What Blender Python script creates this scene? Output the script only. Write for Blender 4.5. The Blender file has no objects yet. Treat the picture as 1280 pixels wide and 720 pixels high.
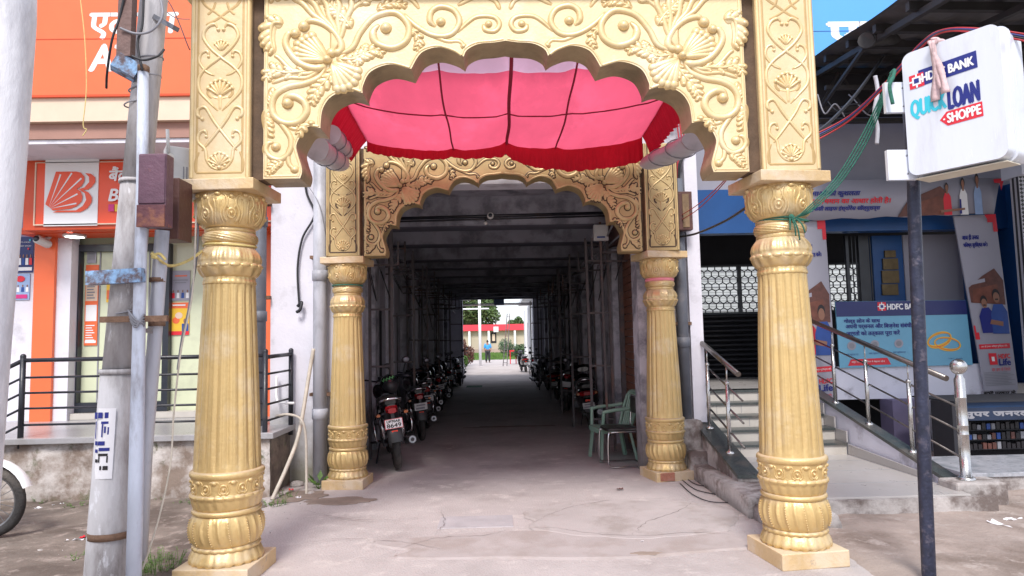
import bpy, bmesh, math, random
from math import sin, cos, pi, radians, sqrt, atan2, exp
from mathutils import Vector, Matrix, noise
random.seed(7)
S = bpy.context.scene
COL = S.collection
# ------------------------------------------------------------------ camera
CAM = Vector((0, 0, 1.55)); FPX = 853.0
psi, th, rho = radians(1.34), radians(4.49), radians(1.2)
cf = Vector((sin(psi)*cos(th), cos(psi)*cos(th), sin(th)))
r0 = Vector((cos(psi), -sin(psi), 0)); u0 = r0.cross(cf)
cr = r0*cos(rho) - u0*sin(rho); cu = u0*cos(rho) + r0*sin(rho)
cd = bpy.data.cameras.new('camera'); cam = bpy.data.objects.new('camera', cd); COL.objects.link(cam)
cd.sensor_width = 36; cd.lens = FPX/1280*36; cd.clip_start = 0.05; cd.clip_end = 3000
R3 = Matrix((cr, cu, -cf)).transposed()
cam.matrix_world = Matrix.Translation(CAM) @ R3.to_4x4()
S.camera = cam
def at(x, y, Y=None, X=None, Z=None):
    """real-world point lying on a known plane (Y, X or Z) for a surveyed direction"""
    d = cf + cr*((x-640)/FPX) - cu*((y-360)/FPX)
    t = Y/d.y if Y is not None else (X/d.x if X is not None else (Z-1.55)/d.z)
    return CAM + d*t
# ------------------------------------------------------------------ world, sun, exposure
w = bpy.data.worlds.new("World"); S.world = w; w.use_nodes = True
nt = w.node_tree; bgn = nt.nodes['Background']
sky = nt.nodes.new('ShaderNodeTexSky'); sky.sky_type = 'NISHITA'; sky.sun_disc = False
SUN_EL, SUN_AZ = radians(50), radians(188)      # behind the camera
sky.sun_elevation = SUN_EL; sky.sun_rotation = SUN_AZ
sky.air_density = 1.0; sky.dust_density = 1.5; sky.ozone_density = 1.0
mixw = nt.nodes.new('ShaderNodeMix'); mixw.data_type = 'RGBA'; mixw.inputs[0].default_value = .55
mixw.inputs[7].default_value = (11.0, 11.3, 12.6, 1)          # thin bright overcast over the whole sky
nt.links.new(sky.outputs[0], mixw.inputs[6]); nt.links.new(mixw.outputs[2], bgn.inputs[0]); bgn.inputs[1].default_value = 0.083
sl = bpy.data.lights.new('sun', 'SUN'); sl.energy = 2.0; sl.angle = radians(16); sl.color = (1, .95, .9)
so = bpy.data.objects.new('sun', sl); COL.objects.link(so)
sdir = Vector((sin(SUN_AZ)*cos(SUN_EL), cos(SUN_AZ)*cos(SUN_EL), sin(SUN_EL)))
so.rotation_euler = sdir.to_track_quat('Z', 'Y').to_euler()
S.view_settings.view_transform = 'Standard'; S.view_settings.look = 'None'
S.view_settings.gamma = 1; S.view_settings.exposure = 0.9
S.cycles.max_bounces = 8; S.cycles.diffuse_bounces = 4; S.cycles.transmission_bounces = 6
# ------------------------------------------------------------------ materials
MATS = {}
def mat(name, c, rough=.7, metal=0, var=.12, scale=5, bump=.05, bscale=60, c2=None, c2amt=.5, c2scale=2.5, stretch=(1,1,1), c3=None, c3amt=.6, c3scale=9, emit=0, trans=0, alpha=1, spec=.5, coat=0):
    if name in MATS: return MATS[name]
    m = bpy.data.materials.new(name); m.use_nodes = True; n = m.node_tree; L = n.links
    b = n.nodes['Principled BSDF']
    b.inputs['Roughness'].default_value = rough; b.inputs['Metallic'].default_value = metal
    b.inputs['Specular IOR Level'].default_value = spec
    if coat: b.inputs['Coat Weight'].default_value = coat
    tc = n.nodes.new('ShaderNodeTexCoord'); mp = n.nodes.new('ShaderNodeMapping')
    mp.inputs['Scale'].default_value = stretch; L.new(tc.outputs['Object'], mp.inputs[0])
    def nz(s, det=6, r=.6):
        x = n.nodes.new('ShaderNodeTexNoise'); x.inputs['Scale'].default_value = s
        x.inputs['Detail'].default_value = det; x.inputs['Roughness'].default_value = r
        L.new(mp.outputs[0], x.inputs['Vector']); return x
    def ramp(src, lo, hi):
        r = n.nodes.new('ShaderNodeMapRange'); r.inputs[1].default_value = lo; r.inputs[2].default_value = hi
        L.new(src, r.inputs[0]); return r.outputs[0]
    def mix(fac, a, bb):
        x = n.nodes.new('ShaderNodeMix'); x.data_type = 'RGBA'
        if isinstance(fac, float): x.inputs[0].default_value = fac
        else: L.new(fac, x.inputs[0])
        for i, v in ((6, a), (7, bb)):
            if isinstance(v, tuple): x.inputs[i].default_value = (*v, 1)
            else: L.new(v, x.inputs[i])
        return x.outputs[2]
    k0, k1 = 1-var, 1+var
    out = mix(ramp(nz(scale).outputs[0], .3, .7), tuple(v*k0 for v in c), tuple(min(1, v*k1) for v in c))
    if c2: out = mix(ramp(nz(c2scale, 8, .65).outputs[0], .62-c2amt*.3, .72-c2amt*.2), out, c2)
    if c3: out = mix(ramp(nz(c3scale, 8, .7).outputs[0], .66-c3amt*.25, .74-c3amt*.2), out, c3)
    L.new(out, b.inputs['Base Color'])
    if bump:
        bp = n.nodes.new('ShaderNodeBump'); bp.inputs['Strength'].default_value = min(1, bump*4); bp.inputs['Distance'].default_value = .01
        L.new(nz(bscale, 5).outputs[0], bp.inputs['Height']); L.new(bp.outputs[0], b.inputs['Normal'])
    rr = n.nodes.new('ShaderNodeMapRange'); rr.inputs[3].default_value = max(.02, rough-.1); rr.inputs[4].default_value = min(1, rough+.1)
    L.new(nz(scale*2.3).outputs[0], rr.inputs[0]); L.new(rr.outputs[0], b.inputs['Roughness'])
    if emit:
        b.inputs['Emission Color'].default_value = (*c, 1); b.inputs['Emission Strength'].default_value = emit
    if trans:
        b.inputs['Transmission Weight'].default_value = trans
    if alpha < 1: b.inputs['Alpha'].default_value = alpha
    MATS[name] = m; return m
def grime(src, name, z0, z1, col, nscale=2.2):
    m = src.copy(); m.name = name; n = m.node_tree; L = n.links; b = n.nodes['Principled BSDF']; cin = b.inputs['Base Color'].links[0].from_socket
    tc = [x for x in n.nodes if x.type == 'TEX_COORD'][0]; sx = n.nodes.new('ShaderNodeSeparateXYZ'); L.new(tc.outputs['Object'], sx.inputs[0])
    nz = n.nodes.new('ShaderNodeTexNoise'); nz.inputs['Scale'].default_value = nscale; nz.inputs['Detail'].default_value = 9; nz.inputs['Roughness'].default_value = .7; L.new(tc.outputs['Object'], nz.inputs['Vector'])
    ad = n.nodes.new('ShaderNodeMath'); ad.operation = 'MULTIPLY_ADD'; ad.inputs[1].default_value = -1.6*(z1-z0); L.new(nz.outputs[0], ad.inputs[0]); L.new(sx.outputs[2], ad.inputs[2])
    mr = n.nodes.new('ShaderNodeMapRange'); mr.inputs[1].default_value = z0-.8*(z1-z0); mr.inputs[2].default_value = z1-.8*(z1-z0); mr.inputs[3].default_value = .9; mr.inputs[4].default_value = 0; L.new(ad.outputs[0], mr.inputs[0])
    mx = n.nodes.new('ShaderNodeMix'); mx.data_type = 'RGBA'; L.new(mr.outputs[0], mx.inputs[0]); L.new(cin, mx.inputs[6]); mx.inputs[7].default_value = (*col, 1); L.new(mx.outputs[2], b.inputs['Base Color']); return m
def dusty(m, col, lo=.35, hi=.95, amt=.75):
    n = m.node_tree; L = n.links; b = n.nodes['Principled BSDF']; cin = b.inputs['Base Color'].links[0].from_socket; rin = b.inputs['Roughness'].links[0].from_socket
    g = n.nodes.new('ShaderNodeNewGeometry'); sx = n.nodes.new('ShaderNodeSeparateXYZ'); L.new(g.outputs['Normal'], sx.inputs[0])
    nz = n.nodes.new('ShaderNodeTexNoise'); nz.inputs['Scale'].default_value = 7; nz.inputs['Detail'].default_value = 7; tc = [x for x in n.nodes if x.type == 'TEX_COORD'][0]; L.new(tc.outputs['Object'], nz.inputs['Vector'])
    ma = n.nodes.new('ShaderNodeMath'); ma.operation = 'MULTIPLY_ADD'; ma.inputs[1].default_value = 1.1; ma.inputs[2].default_value = -.55; L.new(nz.outputs[0], ma.inputs[0])
    ad = n.nodes.new('ShaderNodeMath'); ad.operation = 'ADD'; L.new(ma.outputs[0], ad.inputs[0]); L.new(sx.outputs[2], ad.inputs[1])
    mr = n.nodes.new('ShaderNodeMapRange'); mr.inputs[1].default_value = lo; mr.inputs[2].default_value = hi; mr.inputs[4].default_value = amt; L.new(ad.outputs[0], mr.inputs[0])
    mx = n.nodes.new('ShaderNodeMix'); mx.data_type = 'RGBA'; L.new(mr.outputs[0], mx.inputs[0]); L.new(cin, mx.inputs[6]); mx.inputs[7].default_value = (*col, 1); L.new(mx.outputs[2], b.inputs['Base Color'])
    m2 = n.nodes.new('ShaderNodeMix'); L.new(mr.outputs[0], m2.inputs[0]); L.new(rin, m2.inputs[2]); m2.inputs[3].default_value = .95; L.new(m2.outputs[0], b.inputs['Roughness'])
def cloth(name, c, tr=.5):
    if name in MATS: return MATS[name]
    m = mat(name, c, .85, 0, .12, 1.6, .12, 9, stretch=(1,.45,1), c2=tuple(min(1,v*1.25) for v in c), c2amt=.3, c2scale=2); n = m.node_tree; b = n.nodes['Principled BSDF']; o = n.nodes['Material Output']
    t = n.nodes.new('ShaderNodeBsdfTranslucent'); x = n.nodes.new('ShaderNodeMixShader'); x.inputs[0].default_value = tr
    n.links.new(b.inputs['Base Color'].links[0].from_socket, t.inputs[0])
    n.links.new(b.outputs[0], x.inputs[1]); n.links.new(t.outputs[0], x.inputs[2]); n.links.new(x.outputs[0], o.inputs[0]); return m
RELG = mat('carving_gold_paint', (.72,.55,.29), .36, .25, .08, 6, .04, 50, c2=(.78,.65,.42), c2amt=.4)
PLG = mat('dusty_gold_plinth', (.6,.43,.23), .5, .15, .1, 6, .1, 40, c2=(.66,.53,.38), c2amt=.5, c3=(.4,.32,.24), c3amt=.2, c3scale=12)
TANSHADE = mat('tan_hollow_shade', (.47,.32,.14), .5, .15, .12, 8, .04, 50)  # shading in the hollows of the front carving, put into a tan colour
PILG = mat('pilaster_gold_paint', (.68,.52,.3), .42, .12, .08, 4, .05, 50, c2=(.72,.59,.4), c2amt=.4)
GOLD = mat('gold_paint', (.6,.44,.22), .38, .3, .14, 7, .06, 45, c2=(.66,.5,.28), c2amt=.35, c3=(.5,.36,.2), c3amt=.1, c3scale=24)
GOLDC = mat('column_gold_paint', (.63,.445,.195), .33, .44, .06, 5, .09, 38, c2=(.68,.53,.32), c2amt=.35, c2scale=2.2, c3=(.46,.34,.2), c3amt=.02, c3scale=30)
GOLDL = mat('pale_gold_paint', (.72,.57,.33), .42, .12, .06, 4, .06, 50, c2=(.78,.65,.44), c2amt=.4, c3=(.56,.43,.26), c3amt=.05)
BRZ = mat('bronze_gold_paint', (.48,.355,.17), .4, .3, .1, 8, .06, 50, c2=(.42,.3,.14), c2amt=.3, c3=(.5,.36,.17), c3amt=.3)
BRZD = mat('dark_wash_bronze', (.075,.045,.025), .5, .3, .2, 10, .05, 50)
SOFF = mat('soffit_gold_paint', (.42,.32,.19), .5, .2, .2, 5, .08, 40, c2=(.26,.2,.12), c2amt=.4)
WHITEW = mat('whitewash', (.66,.65,.72), .85, 0, .07, 2, .08, 30, c2=(.5,.49,.54), c2amt=.25)
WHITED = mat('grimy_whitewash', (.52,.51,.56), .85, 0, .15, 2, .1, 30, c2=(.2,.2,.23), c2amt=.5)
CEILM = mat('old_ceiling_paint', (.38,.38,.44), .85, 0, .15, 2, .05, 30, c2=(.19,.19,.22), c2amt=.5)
BEAMM = mat('beam_shade_colour', (.11,.11,.14), .85, 0, .15, 2, .05, 30)  # shade on the beam undersides, put into the colour
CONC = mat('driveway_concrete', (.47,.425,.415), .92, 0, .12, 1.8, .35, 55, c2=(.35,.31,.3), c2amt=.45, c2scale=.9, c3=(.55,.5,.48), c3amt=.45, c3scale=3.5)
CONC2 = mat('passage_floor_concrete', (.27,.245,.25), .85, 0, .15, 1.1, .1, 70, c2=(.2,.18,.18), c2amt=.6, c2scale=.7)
DIRT = mat('damp_earth', (.2,.165,.14), .95, 0, .2, 3, .3, 30, c2=(.115,.09,.075), c2amt=.6, c2scale=1.3, c3=(.3,.25,.22), c3amt=.5, c3scale=6)
DIRTR = mat('dry_earth', (.33,.27,.24), .95, 0, .16, 3, .25, 40, c2=(.2,.155,.13), c2amt=.5, c2scale=1.2, c3=(.4,.34,.31), c3amt=.45, c3scale=5)
STAIN = mat('damp_stain', (.23,.18,.15), .8, 0, .2, 6, .1, 60)
PLAST = mat('peeling_plaster', (.56,.52,.5), .92, 0, .12, 4, .4, 18, c2=(.22,.17,.14), c2amt=.72, c2scale=2.6, c3=(.12,.12,.07), c3amt=.4, c3scale=4)
OLDC = mat('stained_concrete', (.42,.39,.38), .92, 0, .2, 4, .3, 30, c2=(.15,.12,.11), c2amt=.6, c2scale=3)
BROWNW = mat('grubby_plaster', (.24,.2,.165), .95, 0, .25, 5, .3, 25, c2=(.12,.1,.085), c2amt=.6, c2scale=4, c3=(.13,.15,.07), c3amt=.3)
GRAN = mat('polished_slab', (.34,.335,.35), .3, 0, .07, 30, .02, 60, c2=(.28,.27,.27), c2amt=.4)
DGRAN = mat('dark_granite', (.055,.065,.065), .3, 0, .3, 40, .02, 60, c2=(.11,.1,.09), c2amt=.3)
TILE = mat('cream_tile', (.5,.47,.43), .35, 0, .05, 8, .01, 60, c2=(.45,.42,.38), c2amt=.3)
FTILE = mat('grey_floor_tile', (.42,.4,.39), .3, 0, .03, 2, .01, 60, c2=(.37,.35,.33), c2amt=.2, c2scale=1.2)
LILAC = mat('lilac_wall_paint', (.72,.72,.82), .8, 0, .06, 3, .06, 40, c2=(.42,.41,.47), c2amt=.25)
ORANGE = mat('orange_panel', (.8,.15,.05), .4, 0, .05, 3, .01, 40)
DORANGE = mat('deep_orange_edge', (.62,.07,.015), .4, 0, .05, 3, .01, 40)
REDO = mat('vermilion_face', (.83,.09,.03), .35, 0, .04, 3, .01, 40)
SIGNW = mat('sign_white', (.82,.82,.84), .35, 0, .02, 3, .01, 40)
CREAM = mat('cream_band', (.72,.55,.42), .5, 0, .06, 3, .02, 40)
PURP = mat('shaded_mauve_wall', (.3,.26,.4), .8, 0, .1, 2, .04, 30)  # shade below the upper signboard is mixed into this mauve
BLACKP = mat('black_paint', (.018,.02,.028), .35, 0, .3, 12, .05, 50, c2=(.05,.04,.035), c2amt=.2)
BLKF = mat('black_frame', (.02,.024,.035), .35, 0, .2, 5, .01, 50)
DPOST = mat('navy_black_post', (.028,.032,.06), .4, .3, .4, 14, .12, 60, c2=(.1,.09,.12), c2amt=.25, c2scale=18)
POLEM = mat('weathered_steel_pole', (.5,.485,.5), .65, .1, .18, 8, .15, 40, c2=(.25,.23,.23), c2amt=.6, c2scale=4, c3=(.68,.68,.72), c3amt=.3, c3scale=10, stretch=(1,1,.3))
POLEB = mat('pale_blue_pipe', (.5,.54,.64), .6, .1, .14, 8, .1, 40, c2=(.28,.28,.32), c2amt=.4, c2scale=6, stretch=(1,1,.3))
GALV = mat('grey_pipe', (.46,.47,.53), .5, 0, .12, 4, .06, 40, c2=(.26,.26,.29), c2amt=.4, stretch=(1,1,.4))
DGREY = mat('dark_grey_pipe', (.12,.13,.16), .55, 0, .15, 6, .06, 40, c2=(.2,.19,.2), c2amt=.3)
RUST = mat('rusty_clamp', (.2,.12,.08), .8, .3, .3, 20, .2, 60)
MAROON = mat('maroon_box_paint', (.115,.055,.085), .5, .1, .2, 7, .12, 40, c2=(.2,.13,.15), c2amt=.25, c3=(.3,.1,.05), c3amt=.15)
BRBOX = mat('brown_box_paint', (.085,.035,.03), .55, .1, .2, 7, .1, 40, c2=(.17,.08,.05), c2amt=.2)
PLW = mat('aged_white_plastic', (.6,.6,.6), .5, 0, .08, 8, .02, 50)
BLUEP = mat('flaking_blue_paint', (.25,.42,.66), .7, 0, .2, 12, .3, 30, c2=(.12,.09,.1), c2amt=.75, c2scale=16)
STEEL = mat('brushed_steel', (.55,.54,.53), .25, .95, .1, 20, .02, 80)
DSTEEL = mat('handrail_steel', (.2,.18,.17), .3, .9, .15, 20, .02, 80)
CHROME = mat('chrome', (.6,.6,.62), .15, 1, .05, 10, .0, 50)
PINK = cloth('pink_canopy_cloth', (.8,.115,.205), .5)
LPINK = cloth('pale_canopy_cloth', (.78,.52,.66), .55)
RED = cloth('crimson_frill', (.5,.008,.03), .25)
DRED = mat('seam_cord', (.24,.008,.03), .8, 0, .1, 5, .02, 40)
LB = mat('lightbox_acrylic', (.66,.69,.77), .25, 0, .03, 3, 0, coat=.3, c2=(.58,.59,.64), c2amt=.3, c2scale=1.6, stretch=(3,3,.6))
TARP = mat('greyish_white_tarpaulin', (.5,.5,.56), .5, 0, .08, 4, .12, 12, c2=(.36,.36,.4), c2amt=.4)
GREENR = mat('green_rope', (.025,.14,.1), .8, 0, .3, 30, .2, 90)
YEL = mat('yellow_cord', (.62,.5,.2), .8, 0, .2, 20, .1, 90)
WIRE = mat('black_wire', (.02,.02,.025), .5, 0, .2, 10, .02, 40)
WIREG = mat('grey_wire', (.22,.22,.25), .5, 0, .2, 10, .02, 40)
WIRER = mat('red_wire', (.4,.02,.03), .5, 0, .2, 10, .02, 40)
WIREB = mat('blue_wire', (.03,.04,.2), .5, 0, .2, 10, .02, 40)
WIREC = mat('cream_pipe', (.5,.45,.38), .6, 0, .2, 10, .05, 40)
LBLUE = mat('sky_blue_sign', (.1,.36,.8), .4, 0, .05, 1, .01, 40)
HBLUE = mat('fascia_blue', (.008,.07,.24), .4, 0, .12, 2, .02, 40)
NAVY = mat('navy_print', (.012,.02,.2), .45, 0, .05, 3, 0)
RPRINT = mat('red_print', (.68,.02,.04), .45, 0, .05, 3, 0)
CYANP = mat('cyan_print', (.04,.52,.66), .4, 0, .03, 3, 0)
BANW = mat('shade_dimmed_white', (.34,.335,.4), .5, 0, .04, 2, .03, 8)  # white darkened in its colour to stand for shade
BANC = mat('banner_cyan', (.15,.4,.58), .35, 0, .06, 3, .05, 9)
BANN = mat('banner_navy', (.012,.02,.13), .35, 0, .08, 3, .05, 9)
YPRINT = mat('yellow_print', (.8,.5,.04), .45, 0, .1, 6, 0)
MAGP = mat('magenta_print', (.6,.03,.2), .45, 0, .05, 3, 0)
BRNP = mat('brown_print', (.12,.045,.035), .5, 0, .3, 14, 0)
SKINP = mat('skin_print', (.27,.13,.085), .5, 0, .1, 9, 0)
HAIRP = mat('black_print', (.015,.012,.015), .5, 0, .1, 9, 0)
LBP = mat('light_blue_print', (.3,.42,.66), .5, 0, .08, 9, 0)
BLP = mat('blue_shirt_print', (.02,.07,.3), .5, 0, .1, 9, 0)
GREYP = mat('grey_print', (.25,.25,.28), .5, 0, .1, 9, 0)
GLASSM = mat('greenish_door_glass', (.6,.64,.46), .12, 0, .05, 2, 0, c2=(.52,.55,.4), c2amt=.4)
DARKM = mat('dark_interior', (.02,.02,.026), .8, 0, .2, 2, .02, 30)  # near-black colour stands in for the shade of unlit interiors
SHUT = mat('brown_shutter_slat', (.22,.1,.065), .55, .2, .2, 6, .05, 40)
SHUTD = mat('dark_shutter_slat', (.02,.02,.026), .5, .3, .2, 6, .05, 40)
ANGLE = mat('angle_iron_paint', (.11,.095,.1), .6, .2, .25, 10, .06, 60, c2=(.2,.1,.07), c2amt=.25)
TIN = mat('awning_tin', (.14,.135,.14), .55, .4, .25, 3, .06, 20, c2=(.15,.13,.12), c2amt=.3)
TINF = mat('awning_frame', (.04,.038,.04), .6, .3, .25, 3, .06, 20)
CHG = mat('green_chair_plastic', (.24,.38,.3), .4, 0, .1, 6, .02, 50, c2=(.32,.42,.36), c2amt=.3)
REXIN = mat('black_rexine', (.025,.023,.022), .35, 0, .3, 12, .1, 50)
TYRE = mat('tyre_rubber', (.032,.03,.03), .8, 0, .3, 14, .3, 60, c2=(.11,.095,.085), c2amt=.4)
BIKEB = mat('black_gloss_tank', (.012,.012,.015), .14, 0, .1, 5, 0, coat=.6)
BIKEP = mat('black_bike_plastic', (.025,.025,.028), .45, 0, .2, 8, .03, 60)
ALU = mat('engine_alloy', (.25,.25,.26), .4, .8, .2, 14, .06, 50)
TAILR = mat('tail_lens_red', (.3,.006,.012), .15, 0, .1, 5, 0)
REFL = mat('red_reflector', (.85,.05,.02), .2, 0, .05, 5, 0)
AMBER = mat('amber_lens', (.35,.1,.025), .2, 0, .05, 5, 0)
MIRR = mat('mirror_glass', (.12,.12,.14), .3, .5, 0, 5, 0)
LEAF = mat('weed_leaf', (.1,.2,.04), .6, 0, .3, 10, 0)
LEAF2 = mat('tree_leaf', (.075,.13,.035), .6, 0, .35, 3, 0)
LEAF3 = mat('shrub_leaf', (.05,.1,.035), .6, 0, .35, 5, 0)
BARK = mat('bark', (.12,.09,.07), .9, 0, .2, 5, .2, 20)
GRASSM = mat('lawn_blades', (.11,.2,.04), .8, 0, .25, 1, .1, 20)
STONE = mat('rubble_stone', (.4,.37,.35), .9, 0, .2, 8, .2, 30)
BRICKM = mat('red_brick', (.36,.15,.1), .9, 0, .2, 12, .2, 40, c2=(.3,.2,.17), c2amt=.3)
PAPER = mat('litter_paper', (.75,.74,.77), .8, 0, .05, 8, .05, 40)
REDROOF = mat('red_fascia_paint', (.72,.05,.08), .6, 0, .06, .5, 0)
BEIGE = mat('beige_far_wall', (.5,.43,.33), .8, 0, .1, .4, 0)
GPLATE = mat('green_mat', (.05,.14,.07), .9, 0, .1, 5, .1)
SILV = mat('clear_tape', (.7,.7,.72), .2, .3, .1, 8, .02)
for m_ in (GOLDC, RELG, PLG): dusty(m_, (.62,.52,.38))
for m_ in (BRZ,): dusty(m_, (.42,.34,.22))
for m_ in (LB, TARP): dusty(m_, (.4,.36,.3), .5, 1.1, .5)
# ------------------------------------------------------------------ mesh builder
class MB:
    def __init__(s): s.v = []; s.f = []; s.sm = []
    def add(s, vs, fs, smooth=False, M=None):
        k = len(s.v)
        s.v += [tuple(M @ Vector(v)) if M else tuple(v) for v in vs]
        s.f += [tuple(i+k for i in f) for f in fs]; s.sm += [smooth]*len(fs); return s
    def box(s, a, b, M=None):
        x0,y0,z0 = a; x1,y1,z1 = b
        if x0 > x1: x0, x1 = x1, x0
        if y0 > y1: y0, y1 = y1, y0
        if z0 > z1: z0, z1 = z1, z0
        return s.add([(x0,y0,z0),(x1,y0,z0),(x1,y1,z0),(x0,y1,z0),(x0,y0,z1),(x1,y0,z1),(x1,y1,z1),(x0,y1,z1)],
              [(0,3,2,1),(4,5,6,7),(0,1,5,4),(1,2,6,5),(2,3,7,6),(3,0,4,7)], False, M)
    def bar(s, p, q, w, h=None, up=(0,0,1)):
        p = Vector(p); q = Vector(q); d = (q-p); L = d.length; d.normalize(); h = h or w
        upv = Vector(up)
        if abs(d.dot(upv)) > .98: upv = Vector((0,1,0))
        a = d.cross(upv).normalized(); b = a.cross(d)
        M = Matrix((( a.x,b.x,d.x,p.x),(a.y,b.y,d.y,p.y),(a.z,b.z,d.z,p.z),(0,0,0,1)))
        return s.box((-w/2,-h/2,0),(w/2,h/2,L), M)
    def tube(s, pts, r, n=8, cap=True, closed=False):
        pts = [Vector(p) for p in pts]; m = len(pts); k = len(s.v); rr = r if isinstance(r, (list, tuple)) else [r]*m
        prev = None
        for i, p in enumerate(pts):
            if closed: t = pts[(i+1) % m]-pts[i-1]
            else: t = pts[min(i+1, m-1)]-pts[max(i-1, 0)]
            t.normalize()
            if prev is None:
                a = Vector((0,0,1)) if abs(t.z) < .9 else Vector((1,0,0)); a = (a - t*a.dot(t)).normalized()
            else: a = (prev - t*prev.dot(t)).normalized()
            prev = a; b = t.cross(a)
            for j in range(n):
                g = 2*pi*j/n; s.v.append(tuple(p + (a*cos(g)+b*sin(g))*rr[i]))
        for i in range(m if closed else m-1):
            for j in range(n):
                i2 = (i+1) % m
                s.f.append((k+i*n+j, k+i*n+(j+1)%n, k+i2*n+(j+1)%n, k+i2*n+j)); s.sm.append(True)
        if cap and not closed:
            s.f.append(tuple(k+j for j in reversed(range(n)))); s.sm.append(False)
            s.f.append(tuple(k+(m-1)*n+j for j in range(n))); s.sm.append(False)
        return s
    def lathe(s, prof, n=24, M=None, disp=None, cap=True):
        k = len(s.v); vs = []
        for (r, z) in prof:
            for j in range(n):
                g = 2*pi*j/n; R = r + (disp(g, z) if disp else 0)
                vs.append((R*cos(g), R*sin(g), z))
        m = len(prof)
        fs = [(i*n+j, i*n+(j+1)%n, (i+1)*n+(j+1)%n, (i+1)*n+j) for i in range(m-1) for j in range(n)]
        s.add(vs, fs, True, M)
        if cap: s.add([vs[j] for j in range(n)], [tuple(reversed(range(n)))], False, M); s.add([vs[(m-1)*n+j] for j in range(n)], [tuple(range(n))], False, M)
        return s
    def ball(s, c, r, n=10, m=6, M=None):
        c = Vector(c); rx, ry, rz = r if isinstance(r, (tuple, list)) else (r, r, r)
        vs = [(c.x, c.y, c.z-rz)]; 
        for i in range(1, m):
            a = -pi/2+pi*i/m
            for j in range(n): g = 2*pi*j/n; vs.append((c.x+rx*cos(a)*cos(g), c.y+ry*cos(a)*sin(g), c.z+rz*sin(a)))
        vs.append((c.x, c.y, c.z+rz)); fs = [(0, 1+(j+1)%n, 1+j) for j in range(n)]
        for i in range(m-2):
            for j in range(n): fs.append((1+i*n+j, 1+i*n+(j+1)%n, 1+(i+1)*n+(j+1)%n, 1+(i+1)*n+j))
        q = 1+(m-2)*n; fs += [(q+j, q+(j+1)%n, len(vs)-1) for j in range(n)]
        return s.add(vs, fs, True, M)
    def prism(s, poly, h0, h1, M=None, smooth_side=False):
        """poly in xy, extruded along z"""
        n = len(poly)
        s.add([(x,y,h0) for x,y in poly], [tuple(reversed(range(n)))], False, M)
        s.add([(x,y,h1) for x,y in poly], [tuple(range(n))], False, M)
        vs = [(x,y,h0) for x,y in poly]+[(x,y,h1) for x,y in poly]
        return s.add(vs, [(i,(i+1)%n,n+(i+1)%n,n+i) for i in range(n)], smooth_side, M)
    def quad(s, a, b, c, d): return s.add([a,b,c,d], [(0,1,2,3)])
    def build(s, name, m, parent=None, label=None, cat=None, group=None, kind=None, world=True, bevel=0):
        me = bpy.data.meshes.new(name)
        off = Vector((0,0,0))
        if parent is not None and world:
            q = parent
            while q is not None: off += q.location; q = q.parent
        me.from_pydata([tuple(Vector(v)-off) for v in s.v] if off.length > 0 else s.v, [], s.f)
        me.polygons.foreach_set('use_smooth', s.sm); me.materials.append(m); me.update()
        o = bpy.data.objects.new(name, me); COL.objects.link(o)
        if parent is not None: o.parent = parent
        if label: o['label'] = label
        if cat: o['category'] = cat
        if group: o['group'] = group
        if kind: o['kind'] = kind
        if bevel:
            bv = o.modifiers.new('bevel', 'BEVEL'); bv.width = bevel; bv.segments = 2; bv.limit_method = 'ANGLE'
        return o
def thing(name, label, cat, loc=(0,0,0), rz=0, group=None):
    o = bpy.data.objects.new(name, None); COL.objects.link(o); o.location = loc; o.rotation_euler = (0,0,rz)
    o['label'] = label; o['category'] = cat; o.empty_display_size = .1
    if group: o['group'] = group
    return o
def copy_tree(o, parent=None):
    c = o.copy(); COL.objects.link(c); c.parent = parent
    for ch in list(o.children): copy_tree(ch, c)
    return c
def B(a, b): return MB().box(a, b)
def spline(pts, seg=8):
    pts = [Vector(p) for p in pts]; out = []
    n = len(pts)
    for i in range(n-1):
        p0 = pts[max(i-1,0)]; p1 = pts[i]; p2 = pts[i+1]; p3 = pts[min(i+2,n-1)]
        for k in range(seg):
            t = k/seg
            out.append(.5*((2*p1)+(p2-p0)*t+(2*p0-5*p1+4*p2-p3)*t*t+(3*p1-p0-3*p2+p3)*t**3))
    out.append(pts[-1]); return out
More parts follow.
